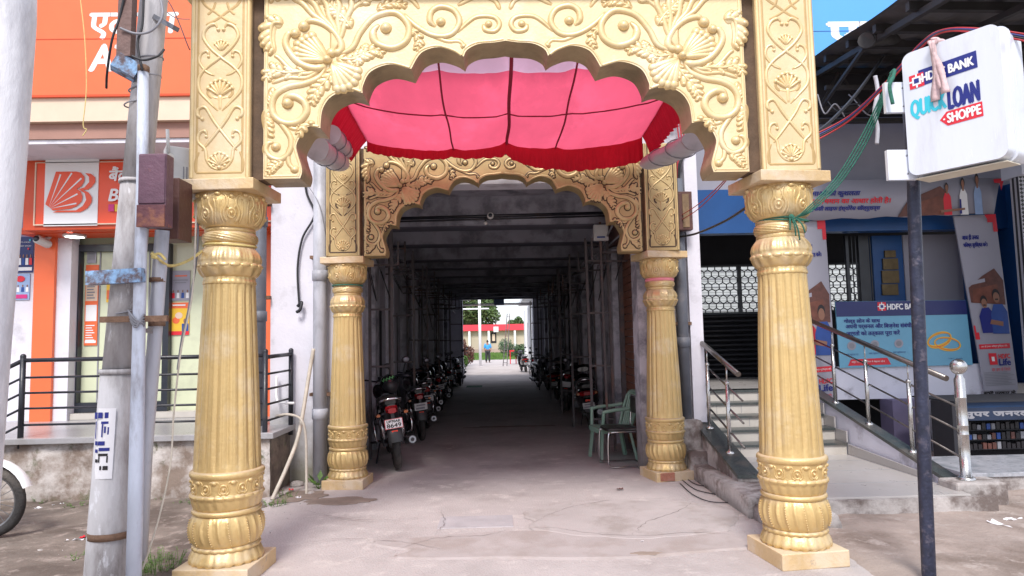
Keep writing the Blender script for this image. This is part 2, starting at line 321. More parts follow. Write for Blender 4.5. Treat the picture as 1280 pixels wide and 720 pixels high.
# flat frames: origin, right, up -> matrix whose z faces out
def frame(o, r, u):
    o = Vector(o); r = Vector(r).normalized(); u = Vector(u); u = (u-r*u.dot(r)).normalized(); n = r.cross(u)
    return Matrix(((r.x,u.x,n.x,o.x),(r.y,u.y,n.y,o.y),(r.z,u.z,n.z,o.z),(0,0,0,1)))
def frontal(x, y, z): return frame((x,y,z), (1,0,0), (0,0,1))     # faces -Y
def hi(s):      # vowel sign i is written before its consonant
    out = list(s); i = 0
    while i < len(out):
        if out[i] == 'ि' and i > 0:
            j = i-1
            while j > 1 and out[j-1] == '्': j -= 2
            c = out.pop(i); out.insert(j, c)
        i += 1
    return ''.join(out)
TXT = {}
def text(name, body, M, width, m, parent, height=None, bold=0, shear=0, depth=.002, align='L'):
    key = (body, shear)
    if key not in TXT:
        c = bpy.data.curves.new('t', 'FONT'); c.body = hi(body); c.shear = shear; c.resolution_u = 3
        ob = bpy.data.objects.new('t', c); COL.objects.link(ob); bpy.context.view_layer.update()
        me = bpy.data.meshes.new_from_object(ob)
        TXT[key] = ([tuple(v.co) for v in me.vertices], [tuple(p.vertices) for p in me.polygons])
        bpy.data.objects.remove(ob); bpy.data.curves.remove(c); bpy.data.meshes.remove(me)
    vs, fs = TXT[key]
    x0 = min(v[0] for v in vs); x1 = max(v[0] for v in vs); y0 = min(v[1] for v in vs); y1 = max(v[1] for v in vs)
    sx = width/(x1-x0); sy = height/(y1-y0) if height else sx
    ox = {'L': 0, 'C': -width/2, 'R': -width}[align]
    mb = MB(); offs = [(0,0)] if not bold else [(0,0),(bold,0),(-bold,0),(0,bold*.8),(0,-bold*.8)]
    for i, (dx, dy) in enumerate(offs):
        mb.add([((v[0]-x0)*sx+ox+dx, (v[1]-y0)*sy+dy, depth+i*.0002) for v in vs], fs, False, M)
    return mb.build(name, m, parent)
def flat(name, poly, M, m, parent, h=.002, **k):
    return MB().add([(x,y,h) for x,y in poly], [tuple(range(len(poly)))], False, M).build(name, m, parent, **k)
def rect(x0,y0,x1,y1): return [(x0,y0),(x1,y0),(x1,y1),(x0,y1)]
def ell(cx,cy,rx,ry,n=14): return [(cx+rx*cos(2*pi*i/n), cy+ry*sin(2*pi*i/n)) for i in range(n)]
# ================================================================== GROUND
def fbm(x, y, s=1.0): return noise.fractal(Vector((x*s, y*s, 3.1)), 1.0, 2.0, 5)
def sheet(name, x0, x1, y0, y1, st, zf, m, parent=None, kind='structure'):
    nx = max(1, int((x1-x0)/st)); ny = max(1, int((y1-y0)/st)); mb = MB(); vs = []
    for j in range(ny+1):
        for i in range(nx+1):
            x = x0+(x1-x0)*i/nx; y = y0+(y1-y0)*j/ny; vs.append((x, y, zf(x, y)))
    mb.add(vs, [(j*(nx+1)+i, j*(nx+1)+i+1, (j+1)*(nx+1)+i+1, (j+1)*(nx+1)+i) for j in range(ny) for i in range(nx)], True)
    return mb.build(name, m, parent, kind=kind)
def sm(a, b, x): t = max(0, min(1, (x-a)/(b-a))); return t*t*(3-2*t)
sheet('ground', -900, 900, -900, 1500, 300, lambda x, y: -.06, mat('far_ground', (.25,.22,.18), .95, 0, .2, .2, 0))
def zl(x, y):
    k = sm(-1.75, -2.25, x+.28*fbm(x, y, 1.3)+(.25 if y > 5.6 else 0)*sm(5.4, 6.2, y)); return -.035+k*(.054+.016*fbm(x, y, 2.5)+.006*fbm(x, y, 12))
def zr(x, y):
    k = sm(2.2, 2.6, x+.2*fbm(x+9, y, 1.4)); return -.035+k*(.054+.014*fbm(x, y+4, 2.2)+.006*fbm(x, y, 10))
sheet('earth_verge', -9, -1.2, 1.5, 9, .05, zl, DIRT)
sheet('earth_forecourt', 1.7, 9.5, 1.5, 9, .05, zr, DIRTR)
sheet('driveway', -2.5, 2.8, -12, 7.95, .08, lambda x, y: .002+.006*fbm(x, y, .8)+.002*fbm(x, y, 6), CONC)
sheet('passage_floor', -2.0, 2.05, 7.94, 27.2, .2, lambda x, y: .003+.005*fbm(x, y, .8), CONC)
sheet('rear_yard', -9, 9, 27.2, 60, 1.5, lambda x, y: .0+.006*fbm(x, y, .7), CONC)
def blob(name, cx, cy, rx, ry, z, m, seed=0, n=48, jag=.25, kind='structure', edge=.012):
    mb = MB(); top = []; bot = []
    for i in range(n):
        a = 2*pi*i/n; k = 1+jag*noise.fractal(Vector((cos(a)*1.3+seed, sin(a)*1.3, seed)), 1, 2, 4)
        top.append((cx+rx*k*cos(a), cy+ry*k*sin(a), z)); bot.append((cx+(rx*k+edge*3)*cos(a), cy+(ry*k+edge*3)*sin(a), z-edge))
    mb.add(top, [tuple(range(n))]); mb.add(top+bot, [(i, n+i, n+(i+1)%n, (i+1)%n) for i in range(n)], True)
    return mb.build(name, m, kind=kind)
blob('concrete_patch', 1.15, 6.05, .95, .62, .016, mat('newer_concrete', (.43,.39,.38), .92, 0, .1, 2, .12, 80, c2=(.34,.3,.28), c2amt=.4), 3)
blob('concrete_patch', .55, 5.35, 1.5, .38, .0125, mat('worn_concrete', (.42,.375,.365), .92, 0, .1, 2, .12, 80, c2=(.36,.31,.29), c2amt=.5), 8)
def crack(pts, w, z=.0175):
    P = spline([at(x, y, Z=0) for x, y in pts], 9); mb = MB(); n = len(P); r = random.Random(len(pts)*7+int(pts[0][0]))
    for i, p in enumerate(P):
        t = (P[min(i+1, n-1)]-P[max(i-1, 0)]).normalized(); nn = Vector((-t.y, t.x, 0)); j = nn*r.gauss(0, .008); ww = w*r.uniform(.3, 1.2)*sin(pi*(i+.5)/n)
        for s_ in (1, -1): q = p+j+nn*ww*s_; mb.v.append((q.x, q.y, z))
    mb.f += [(2*i, 2*i+1, 2*i+3, 2*i+2) for i in range(n-1)]; mb.sm += [False]*(n-1)
    return mb.build('crack', mat('crack_dirt', (.17,.14,.13), .95, 0, .2, 8, .1), kind='structure')
for c_ in (((655,662),(700,640),(760,628),(850,626),(900,632)), ((640,664),(690,662),(730,668),(790,672),(880,668),(925,672)), ((790,672),(810,655),(850,640),(868,628)), ((550,640),(556,655),(545,668)), ((350,688),(420,676),(500,680),(560,690)), ((380,640),(450,652),(540,648)), ((500,610),(610,600),(700,606),(790,600)), ((640,664),(600,672),(540,676),(470,700))): crack(c_, .0032)
pc = at(595, 653, Z=0)
B((pc.x-.32, pc.y-.19, 0), (pc.x+.32, pc.y+.19, .0095)).build('utility_cover', mat('cover_concrete', (.41,.385,.4), .9, 0, .1, 5, .1), kind='structure', bevel=.004)
blob('damp_patch', -1.62, 6.98, .34, .12, .012, STAIN, 5, jag=.6, edge=.006)
blob('damp_patch', -2.05, 7.2, .28, .24, .016, STAIN, 12, jag=.6, edge=.006)
blob('damp_patch', 1.05, 5.02, .1, .035, .0145, mat('dried_mud', (.3,.24,.2), .9, 0, .1, 6), 15, jag=.5, edge=.002)
blob('damp_patch', .22, 12.6, .8, .09, .012, STAIN, 25, jag=.6, edge=.004)
# ================================================================== COVERED PASSAGE BUILDING
T = thing('passage_building', 'long white-walled building with a dark covered passage running through its ground floor', 'building', (0, 8, 0))
mb = MB().box((-2.62,7.97,0),(-1.62,8.3,4.6)).box((-2.45,8.3,-.03),(-1.97,27,4.0))
mb.build('wall', grime(WHITEW, 'mossy_whitewash', .1, 1.0, (.2,.19,.13)), T, 'whitewashed left wall with damp marks')
mb = MB().box((1.66,7.97,0),(2.42,8.3,4.6)).box((1.85,8.3,-.03),(2.42,27,4.0))
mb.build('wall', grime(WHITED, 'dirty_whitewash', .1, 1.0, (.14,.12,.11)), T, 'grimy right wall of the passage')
MB().box((-2.62,7.972,4.6),(2.42,14,7.5)).box((-1.62,7.975,3.42),(1.66,8.3,4.6)).build('front_wall', WHITEW, T)
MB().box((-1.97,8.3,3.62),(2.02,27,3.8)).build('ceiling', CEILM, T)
MB().box((-2.45,14,4.0),(2.42,27,6.5)).box((-1.97,8.3,3.8),(2.02,14,4.6)).build('upper_storey', WHITEW, T)
for i in range(10):
    y = 9.6+i*1.85
    z = 3.2+.02*sin(i*2.3)
    bm_ = B((-1.97, y, z), (2.02, y+.3, 3.62)).build('ceiling_beam', CEILM, T)
    B((-1.96, y-.012, z-.02), (2.01, y+.31, z-.001)).build('beam_shade_strip', BEAMM, bm_)  # dark strip painted in for the shade under the beam
for i in range(9):   # piers and recesses on both walls
    y = 10.3+i*1.85
    B((-1.97, y, 0), (-1.82, y+.32, 3.2)).build('pier', WHITEW if i % 2 else WHITED, T)
    B((1.76, y, 0), (1.85, y+.3, 3.2)).build('pier', WHITED, T)
for i in range(9):
    y = 8.95+i*1.85
    B((-1.972, y, .0), (-1.955, y+.85, 2.15)).build('doorway', DARKM, T)
# far mouth
MB().box((-2.45,27,0),(-1.35,27.4,3.42)).box((1.45,27,0),(2.42,27.4,3.42)).box((-2.45,27,3.42),(2.42,27.4,6.5)).build('rear_wall', WHITEW, T)
# brown rolling shutter near the mouth, right wall
T2 = thing('rolling_shutter', 'closed brown ribbed rolling shutter on the right wall just inside the passage', 'shutter', (1.84, 9.0, 0))
for i in range(26):
    z = .12+i*.105
    B((1.815+.004*(i%2), 8.41, z), (1.845, 9.71, z+.096)).build('slat', SHUT, T2, bevel=.008)
B((1.76,8.34,0),(1.849,8.41,2.9)).build('guide_rail', ANGLE, T2); B((1.76,9.71,0),(1.849,9.78,2.9)).build('guide_rail', ANGLE, T2)
B((1.62,8.34,2.86),(1.849,9.78,3.15)).build('shutter_box', BRBOX, T2)
# ================================================================== angle-iron ladder frames
def ladder(x, y, w, z0, z1, nr, label, axis='x', skew=0):
    t = thing('lattice_frame', label, 'metal frame', (x, y, z0), 0, 'angle-iron frames along the passage walls')
    d = (w, 0) if axis == 'x' else (0, w)
    for k in (0, 1):
        MB().bar((x+d[0]*k, y+d[1]*k, z0), (x+d[0]*k+skew, y+d[1]*k, z1), .035).build('post', ANGLE, t)
    for i in range(nr):
        z = z0+(z1-z0)*(i+.6)/nr
        MB().bar((x, y, z), (x+d[0]+.001, y+d[1], z), .028).build('rung', ANGLE, t)
    return t
ladder(-1.72, 9.3, .3, .02, 3.1, 4, 'nearest rusty ladder frame on the left wall behind the first parked motorcycle')
ladder(-1.78, 11.4, .4, .02, 3.1, 4, 'second rusty ladder frame on the left wall, beyond the nearest one')
ladder(-1.8, 13.8, .4, .02, 3.1, 5, 'third ladder frame on the left wall, deep in the shade')
ladder(-1.8, 16.5, .4, .02, 3.1, 5, 'fourth ladder frame on the left wall, halfway down the passage')
ladder(-1.8, 20.5, .4, .02, 3.1, 5, 'fifth ladder frame on the left wall, near the bright end')
ladder(-1.75, 25.5, .45, .02, 3.1, 5, 'farthest ladder frame on the left wall, seen against the light')
ladder(1.3, 9.5, .3, .02, 2.95, 4, 'tall double-post ladder frame standing behind the green chair', skew=-.03)
ladder(1.33, 12.2, .42, .02, 3.1, 4, 'ladder frame on the right wall behind the nearest scooter')
ladder(1.35, 14.6, .4, .02, 3.1, 4, 'ladder frame on the right wall, third along from the street')
ladder(1.35, 17.6, .4, .02, 3.1, 5, 'ladder frame on the right wall halfway down the passage')
ladder(1.3, 21.5, .4, .02, 3.1, 5, 'ladder frame on the right wall near the bright end')
ladder(1.3, 26.2, .4, .02, 3.1, 5, 'farthest ladder frame on the right wall, dark against the light')
# tangles of brackets high on the walls
for (sx, nm) in ((-1, 'row of rusty brackets and pipes hung high along the left passage wall'), (1, 'row of stepped brackets hung high along the right passage wall')):
    t = thing('bracket_row', nm, 'brackets', (sx*1.5, 9, 3))
    for i in range(8):
        y = 9.3+i*2.05; x = sx*(1.45+.06*sin(i*1.7)); z = 2.75+.1*sin(i*2.1)
        MB().bar((x, y, z), (x, y, z+.42), .03).bar((x, y, z), (sx*1.84, y, z), .03).bar((x, y, z+.3), (sx*1.84, y, z+.3), .025).bar((x-sx*.12, y, z-.12), (x-sx*.12, y, z+.2), .025).bar((x-sx*.12, y, z-.12), (sx*1.84, y+.05, z-.12), .025).build('bracket', ANGLE, t)
    for k in range(3):
        MB().tube(spline([(sx*(1.5+.1*k), 8.6, 3.0-.12*k), (sx*(1.62), 12, 2.8+.1*k), (sx*(1.5+.1*k), 17, 2.95), (sx*1.6, 26.5, 2.9-.1*k)], 6), .014, 5).build('conduit', WIREG, t)
    for k in range(8):
        y = 8.7+k*1.3+random.random()*.4; z = 2.9-random.random()*.2
        MB().tube(spline([(sx*1.75, y, z), (sx*1.6, y+.3, z-.35-random.random()*.6), (sx*1.8, y+.7, z-.1)], 6), .007, 4).build('cable', WIRE, t)
# pipe across with camera and bulb
t = thing('cross_pipe', 'black pipe crossing the passage under the ceiling', 'pipe', (0, 8.75, 3.2))
a = at(470, 274, Y=8.75); b = at(760, 266, Y=8.75)
MB().tube([(a.x, 8.75, a.z), (b.x, 8.75, b.z)], .022, 8).tube([(a.x, 8.72, a.z-.045), (b.x, 8.72, b.z-.045)], .012, 6).build('pipe', BLACKP, t)
c = at(613, 270, Y=8.7)
t = thing('ceiling_camera', 'small round security camera hanging from the black cross pipe', 'camera', c)
MB().lathe([(.0, -.06), (.035, -.06), (.042, -.03), (.042, .04), (.02, .05)], 14, Matrix.Translation(c) @ Matrix.Rotation(pi/2, 4, 'X')).build('housing', PLW, t)
MB().lathe([(.0, .056), (.026, .056), (.026, .03)], 14, Matrix.Translation(c) @ Matrix.Rotation(pi/2, 4, 'X')).build('lens', BLKF, t)
c = at(607, 279, Y=8.68)
t = thing('bulb_holder', 'small white bulb hanging just below the round security camera', 'bulb', c)
MB().ball(c, .024, 10, 8).build('bulb', PLW, t); MB().tube([c+Vector((0,0,.02)), c+Vector((0,.03,.07))], .012, 6).build('socket', BLACKP, t)
c = at(751, 291, Y=9.2)
t = thing('junction_box', 'small grey electrical junction box on the frame at upper right of the passage', 'box', c)
B((c.x-.1, 9.16, c.z-.11), (c.x+.1, 9.24, c.z+.11)).build('box', PLW, t, bevel=.012)
B((c.x-.06, 9.155, c.z-.075), (c.x+.05, 9.16, c.z-.055)).build('nameplate', BLP, t)
MB().bar((c.x+.02, 9.26, .02), (c.x-.0, 9.26, 3.1), .03).build('mast', ANGLE, t)
# ================================================================== BANK OF THE LEFT
T = thing('bank_building', 'two-storey bank branch with orange pillars and glazed entrance on the left', 'building', (-4.5, 9, 0))
MB().box((-9.5,9.0,.66),(-5.97,9.25,3.3)).box((-9.5,9.02,3.3),(-2.62,9.3,7)).build('wall', WHITEW, T)
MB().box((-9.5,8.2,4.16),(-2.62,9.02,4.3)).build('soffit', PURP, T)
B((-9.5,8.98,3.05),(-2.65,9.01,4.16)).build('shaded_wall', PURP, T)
B((-5.96,8.9,.66),(-5.7,9.2,3.25)).build('pillar', ORANGE, T); B((-3.17,8.9,.66),(-2.78,9.2,3.25)).build('pillar', ORANGE, T)
B((-5.7,8.95,.66),(-5.52,9.12,3.2)).build('door_jamb', WHITEW, T); B((-3.3,8.97,.66),(-3.17,9.2,3.2)).build('door_jamb', WHITEW, T)
B((-5.96,8.6,3.02),(-2.65,9.0,3.1)).build('canopy_soffit', DORANGE, T)
B((-5.6,9.2,.66),(-3.17,9.3,3.2)).build('glazing', GLASSM, T)
B((-9.5,9.45,.6),(-2.62,14,7)).build('unseen_rear_block', WHITEW, T)  # unseen building mass behind the facade, added to block light
B((-5.515,9.0,.662),(-3.31,9.19,.74)).build('threshold', TILE, T)
dl = at(94, 400, Y=9.15).x; dr_ = at(213, 400, Y=9.15).x
B((dl,9.1,.745),(dl+.07,9.19,2.95)).box((dl+.07,9.1,2.86),(dr_-.08,9.19,2.95)).box((dr_-.08,9.1,.745),(dr_,9.19,2.95)).box((dl+.07,9.1,.745),(dr_-.08,9.19,.87)).build('door_frame', BLKF, T)
for x in (at(124,400,Y=9.2).x, at(186,400,Y=9.2).x): B((x-.008,9.19,.87),(x+.008,9.199,2.86)).build('glass_joint', GREYP, T)
MB().tube([(-3.52,9.16,1.85),(-3.42,9.16,1.85)], .015, 6).build('door_handle', STEEL, T)
# posters
def poster(label, x0, y0, x1, y1, Y, base, stuff, cat='poster', th=.006):
    p = at(x0, y1, Y=Y); q = at(x1, y0, Y=Y); wd = q.x-p.x; hh = q.z-p.z
    t = thing('poster', label, cat, p)
    B((p.x, Y-th, p.z), (q.x, Y, q.z)).build('sheet', base, t)
    M = frontal(p.x, Y-th, p.z)
    for k, (nm, poly, m) in enumerate(stuff):
        flat(nm, [(x*wd, y*hh) for x, y in poly], M, m, t, .001+.0007*k)
    return t, M, wd, hh
def people(n, y0=.3, y1=.62): 
    o = []; cols = [RPRINT, SIGNW, BLP, SIGNW, RPRINT]
    for i in range(n):
        x = .12+.76*i/max(1, n-1)
        o += [('printed_figure', [(x-.08,y0),(x+.08,y0),(x+.07,y0+.18),(x-.07,y0+.18)], cols[i % 5]), ('printed_face', ell(x, y0+.23, .035, .05, 8), SKINP)]
    return o
t, M, wd, hh = poster('dark blue event poster with a row of people, left of the orange pillar', 17, 293, 43, 341, 8.99, BANN, [('printed_panel', rect(.05,.05,.95,.14), SIGNW)]+people(5,.2,.4)+[('printed_dot', ell(.82,.85,.05,.03,8), CYANP), ('printed_dot', ell(.75,.62,.05,.03,8), RPRINT)])
text('lettering', 'A BLACK & MUSIC', M @ Matrix.Translation((wd*.08, hh*.78, 0)), wd*.75, SIGNW, t); text('lettering', 'COMEDY SHOW', M @ Matrix.Translation((wd*.08, hh*.68, 0)), wd*.8, SIGNW, t)
poster('small pale poster with red figures below the dark blue poster', 14, 342, 38, 375, 8.99, LBP, people(4,.3)+[('printed_panel', rect(.1,.05,.9,.2), MAGP), ('printed_panel', ell(.5,.8,.25,.12), RPRINT)])
t, M, wd, hh = poster('tall orange and white notice behind the glass door', 105, 331, 124, 432, 9.192, ORANGE, [('printed_panel', rect(.05,.55,.95,.9), CREAM), ('printed_panel', rect(.08,.3,.92,.5), SIGNW), ('printed_panel', rect(.08,.03,.92,.06), SIGNW)])
for k in range(7): flat('printed_line', [(wd*a_, hh*b_) for a_, b_ in rect(.12, .06+.03*k, .8-.1*(k%3), .072+.03*k)], M, SIGNW, t, .004)
for k in range(8): flat('printed_line', [(wd*a_, hh*b_) for a_, b_ in rect(.15, .58+.035*k, .75-.1*(k%2), .595+.035*k)], M, GREYP, t, .004)
poster('grey printed notice high on the glass door', 109, 308, 121, 329, 9.192, BANW, [('printed_panel', rect(.15,.2,.85,.7), GREYP), ('printed_panel', rect(.2,.8,.8,.9), NAVY)])
poster('poster with a smiling group on the glass right of the door', 214, 338, 238, 376, 9.192, BANW, people(4, .08)+[('printed_line', rect(.2,.8,.85,.84), ORANGE), ('printed_line', rect(.1,.66,.9,.7), GREYP), ('printed_line', rect(.2,.58,.8,.61), GREYP)])
poster('golden yellow poster with a figure in blue, below the smiling group', 213, 378, 237, 419, 9.192, YPRINT, [('printed_panel', rect(0,.82,1,1), ORANGE), ('printed_panel', rect(0,0,1,.12), RPRINT), ('printed_coin', ell(.3,.45,.2,.1), ORANGE), ('printed_coin', ell(.45,.6,.2,.1), CREAM), ('printed_figure', rect(.62,.12,.98,.35), BLP), ('printed_face', ell(.8,.43,.1,.08,10), SKINP), ('printed_panel', rect(.1,.9,.8,.94), SIGNW)])
poster('small yellow slip on the glass half hidden by the street pole', 133, 340, 141, 378, 9.192, YPRINT, [('printed_panel', rect(.1,.1,.9,.4), ORANGE), ('printed_line', rect(.2,.6,.8,.66), MAGP)])
# fascia sign
T = thing('bank_sign', 'orange lightbox bank sign with white square logo over the glazed entrance', 'sign', (-4.6, 8.4, 3.03))
B((-5.78,8.4,3.03),(-2.7,8.95,4.04)).build('box', DORANGE, T, bevel=.006)
B((-5.62,8.385,3.1),(-2.75,8.4,3.86)).build('face', REDO, T)
MB().box((-5.64,8.375,3.085),(-2.74,8.39,3.1)).box((-5.64,8.375,3.86),(-2.74,8.39,3.87)).box((-5.64,8.375,3.1),(-5.625,8.39,3.86)).build('trim', CREAM, T)
lp = at(54.5, 283, Y=8.38); lq = at(124, 197, Y=8.38)
B((lp.x, 8.375, lp.z), (lq.x, 8.384, lq.z)).build('logo_panel', SIGNW, T)
FM = frontal(0, 8.374, 0)
def zpt(zx, zy, Y=8.374): p = at(zx/4.5, 160+zy/4.5, Y=Y); return (p.x, p.z)
def tp(pts): 
    # frame() has z facing out, x right, y up
    return [zpt(*p) for p in pts]
Bs = [(258,430),(318,247),(430,246),(458,252),(478,275),(478,300),(462,328),(435,345),(455,355),(468,385),(462,415),(435,440),(400,455),(300,465),(285,450)]
Cr = [(482,255),(515,258),(538,278),(540,305),(520,332),(495,348),(468,350),(500,362),(520,390),(518,420),(495,452),(455,474),(300,476),(325,466),(430,464),(468,440),(488,405),(480,368),(445,345),(478,335),(505,305),(503,275)]
flat('logo_mark', tp(Bs)[::-1], FM, REDO, T, .012, world=True); flat('logo_mark', tp(Cr)[::-1], FM, REDO, T, .012)
for (x1, y1) in ((345,262),(408,255),(462,284),(440,372),(434,425)):
    dx, dy = x1-275, y1-455; L = sqrt(dx*dx+dy*dy); nx, ny = -dy/L*4.5, dx/L*4.5
    flat('logo_ray', tp([(275,457),(x1-nx,y1-ny),(x1+nx,y1+ny)]), FM, SIGNW, T, .0145)
p = zpt(618, 315); text('lettering', 'बैंक ऑफ़ बड़ौदा', FM @ Matrix.Translation((p[0], p[1], .012)), 1.15, SIGNW, T, bold=.006, shear=.15)
p = zpt(614, 412); text('lettering', 'Bank of Baroda', FM @ Matrix.Translation((p[0], p[1], .012)), 1.35, SIGNW, T, height=.15, bold=.006, shear=.2)
for k, m in enumerate((MAGP, YPRINT, YPRINT, MAGP, NAVY, NAVY)):
    p = zpt(612+36*k, 470); p2 = zpt(645+36*k, 430) ; flat('printed_tile', rect(p[0], p[1], p2[0], p2[1]), FM, m, T, .012)
p = zpt(1030,460); p2 = zpt(1064,420); flat('printed_tile', rect(p[0], p[1], p2[0], p2[1]), FM, NAVY, T, .0125)
c = at(88.5, 289, Y=8.62)
t = thing('downlight', 'lit round downlight under the orange bank sign', 'light', c)
MB().lathe([(0,-.03),(.11,-.03),(.11,0),(.0,0)], 20, Matrix.Translation((c.x, 8.7, 3.02))).build('lens', mat('lamp_glow', (1,.98,.92), .5, 0, 0, 1, 0, emit=6), t)
MB().lathe([(.11,-.035),(.13,-.03),(.13,0),(.11,0)], 20, Matrix.Translation((c.x, 8.7, 3.02)), cap=False).build('rim', PLW, t)
c = at(53, 302, Y=8.75)
t = thing('security_camera', 'white bullet security camera on the wall just above the blue poster', 'camera', c)
MB().lathe([(0,-.12),(.05,-.12),(.055,-.1),(.055,.1),(.04,.12),(0,.12)], 14, Matrix.Translation(c) @ Matrix.Rotation(radians(80), 4, 'X')).build('housing', PLW, t)
MB().lathe([(0,.125),(.038,.125),(.038,.11)], 14, Matrix.Translation(c) @ Matrix.Rotation(radians(80), 4, 'X')).build('lens', BLKF, t)
MB().bar(c+Vector((0,.05,.03)), c+Vector((0,.2,.12)), .04).build('bracket', PLW, t)
# upper signboard
T = thing('atm_signboard', 'large orange upper signboard with white एटीएम and ATM letters', 'sign', (-4.3, 7.6, 4.4))
B((-7,7.6,4.42),(-2.3,7.75,6.6)).build('panel', ORANGE, T)
B((-7,7.595,4.4),(-2.3,7.76,4.425)).build('lower_edge', DORANGE, T)
for z in (5.07,): B((-7,7.596,z),(-2.3,7.6,z+.008)).build('panel_joint', DORANGE, T)
p = at(112, 42, Y=7.59); q = at(222, 12, Y=7.59)
text('lettering', 'एटीएम', frontal(p.x, 7.6, p.z-.06), q.x-p.x, SIGNW, T, height=.4, bold=.012, shear=.1)
p = at(111, 88, Y=7.59)
text('lettering', 'ATM', frontal(p.x, 7.6, p.z), .78, SIGNW, T, height=.3, bold=.014, shear=.15)
T = thing('cream_cornice', 'cream band with a brown underside running below the orange signboard', 'cornice', (-4.5, 7.65, 4.1))
B((-7,7.63,4.13),(-2.3,8.3,4.4)).build('band', CREAM, T); B((-7,7.7,3.95),(-2.3,8.25,4.128)).build('under_band', mat('shaded_brown_band', (.36,.2,.16), .7, 0, .1, 3, .03), T)
B((-7,7.72,3.9),(-2.3,8.9,3.948)).build('lip', WHITEW, T)
# raised platform
T = thing('raised_platform', 'raised concrete entrance platform with a peeling plaster face in front of the bank', 'platform', (-4.6, 7.3, 0))
def pl_face():
    mb = MB(); nx, nz = 90, 14; vs = []
    for j in range(nz+1):
        for i in range(nx+1):
            x = -7+4.62*i/nx; z = -.02+.63*j/nz
            vs.append((x, 7.27-.035*noise.fractal(Vector((x*2.2, z*3, 1)), 1, 2, 4)-.03*(1-j/nz), z))
    mb.add(vs, [(j*(nx+1)+i, j*(nx+1)+i+1, (j+1)*(nx+1)+i+1, (j+1)*(nx+1)+i) for j in range(nz) for i in range(nx)], True); return mb
pl_face().build('front_face', PLAST, T, 'peeling white plaster front')
B((-7,7.3,-.02),(-2.39,8.99,.6)).build('core', BROWNW, T)
B((-7.02,7.2,.6),(-2.33,8.99,.66)).build('top_slab', GRAN, T, bevel=.006)
# railing
T = thing('black_railing', 'black tube railing around the raised platform in front of the bank', 'railing', (-3.7, 7.3, .66))
RZ = [(.8,.022),(.62,.012),(.46,.012),(.3,.012),(.13,.012)]
for (px_, py_) in ((-4.97,7.3),(-2.45,7.3),(-2.36,7.9)):
    MB().tube([(px_,py_,.0 if px_ == -2.45 else .55),(px_,py_,1.5)], .028, 10).ball((px_,py_,1.5),.03,8,5).build('post', BLACKP, T)
for dz, r in RZ:
    MB().tube([(-4.97,7.3,.66+dz),(-2.45,7.3,.66+dz)], r, 8).build('rail', BLACKP, T)
    MB().tube([(-2.45,7.3,.66+dz-.02),(-2.36,7.9,.66+dz)], r, 8).build('rail', BLACKP, T)
    MB().tube([(-4.97,7.3,.66+dz),(-6.2,7.05,.0+dz)], r, 8).build('rail', BLACKP, T)
MB().tube([(-6.2,7.05,-.02),(-6.2,7.05,.9)], .028, 8).build('post', BLACKP, T)
T = thing('platform_steps', 'concrete steps going down from the left end of the raised platform', 'steps', (-5.9, 6.9, 0))
for k in range(4): B((-7, 7.17-.22*(k+1), -.02), (-5.25-.0*k, 7.17-.22*k, .5-.15*k)).build('step', OLDC, T)
# ================================================================== RIGHT BUILDING
T = thing('corner_bank_building', 'shaded bank building with blue fascia and raised entrance on the right', 'building', (5, 9.4, 0))
MB().box((2.45,9.4,3.0),(7.6,9.6,3.62)).box((7.25,9.0,.8),(7.6,9.7,3.62)).build('fascia', HBLUE, T)
MB().box((2.42,9.45,3.62),(9.5,9.65,5.0)).build('upper_wall', mat('shaded_grey_wall', (.3,.3,.36), .8, 0, .08, 2, .03), T)  # grey carries the shade under the awning in its colour
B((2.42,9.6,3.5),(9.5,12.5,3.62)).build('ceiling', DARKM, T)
B((2.42,9.2,.68),(4.52,12.5,.84)).build('landing', FTILE, T)
B((4.55,9.2,.68),(9.5,12.5,.84)).build('landing', FTILE, T)
B((4.5,9.15,.68),(6.64,9.22,1.12)).build('parapet', LILAC, T)
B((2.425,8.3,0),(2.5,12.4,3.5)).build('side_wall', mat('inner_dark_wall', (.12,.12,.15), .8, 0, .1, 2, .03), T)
# rear wall with honeycomb windows and dark shutter
mb = MB().box((2.5,12,.8),(9.5,12.1,1.98)).box((2.5,12,2.8),(9.5,12.1,3.5)).box((2.5,12,1.98),(3.58,12.1,2.8)).box((5.0,12,1.98),(5.9,12.1,2.8)).box((6.5,12,1.98),(9.5,12.1,2.8))
mb.build('rear_wall', DARKM, T)
for i in range(13): MB().tube([(2.6,11.97,.9+i*.085),(5.9,11.97,.9+i*.085)], .035, 6).build('shutter_slat', SHUTD, T)
def honey(x0, x1, z0, z1, y, s=.075, r=.008):
    mb = MB(); dx = s*sqrt(3); seen = set()
    nx = int((x1-x0)/dx)+2; nz = int((z1-z0)/(1.5*s))+2
    for j in range(nz):
        for i in range(nx):
            cx = x0+dx*(i+.5*(j % 2)); cz = z0+1.5*s*j
            pts = [(cx+s*sin(a), cz+s*cos(a)) for a in [k*pi/3 for k in range(6)]]
            for k in range(6):
                p, q = pts[k], pts[(k+1) % 6]
                key = (round((p[0]+q[0])*200), round((p[1]+q[1])*200))
                if key in seen: continue
                seen.add(key)
                if x0-.01 <= (p[0]+q[0])/2 <= x1+.01 and z0-.01 <= (p[1]+q[1])/2 <= z1+.01: mb.bar((p[0],y,p[1]), (q[0],y,q[1]), r*2)
    for z in [z0+k*.05 for k in range(int((z1-z0)/.05))]: mb.bar((x0,y+.03,z),(x1,y+.03,z),.005)
    return mb
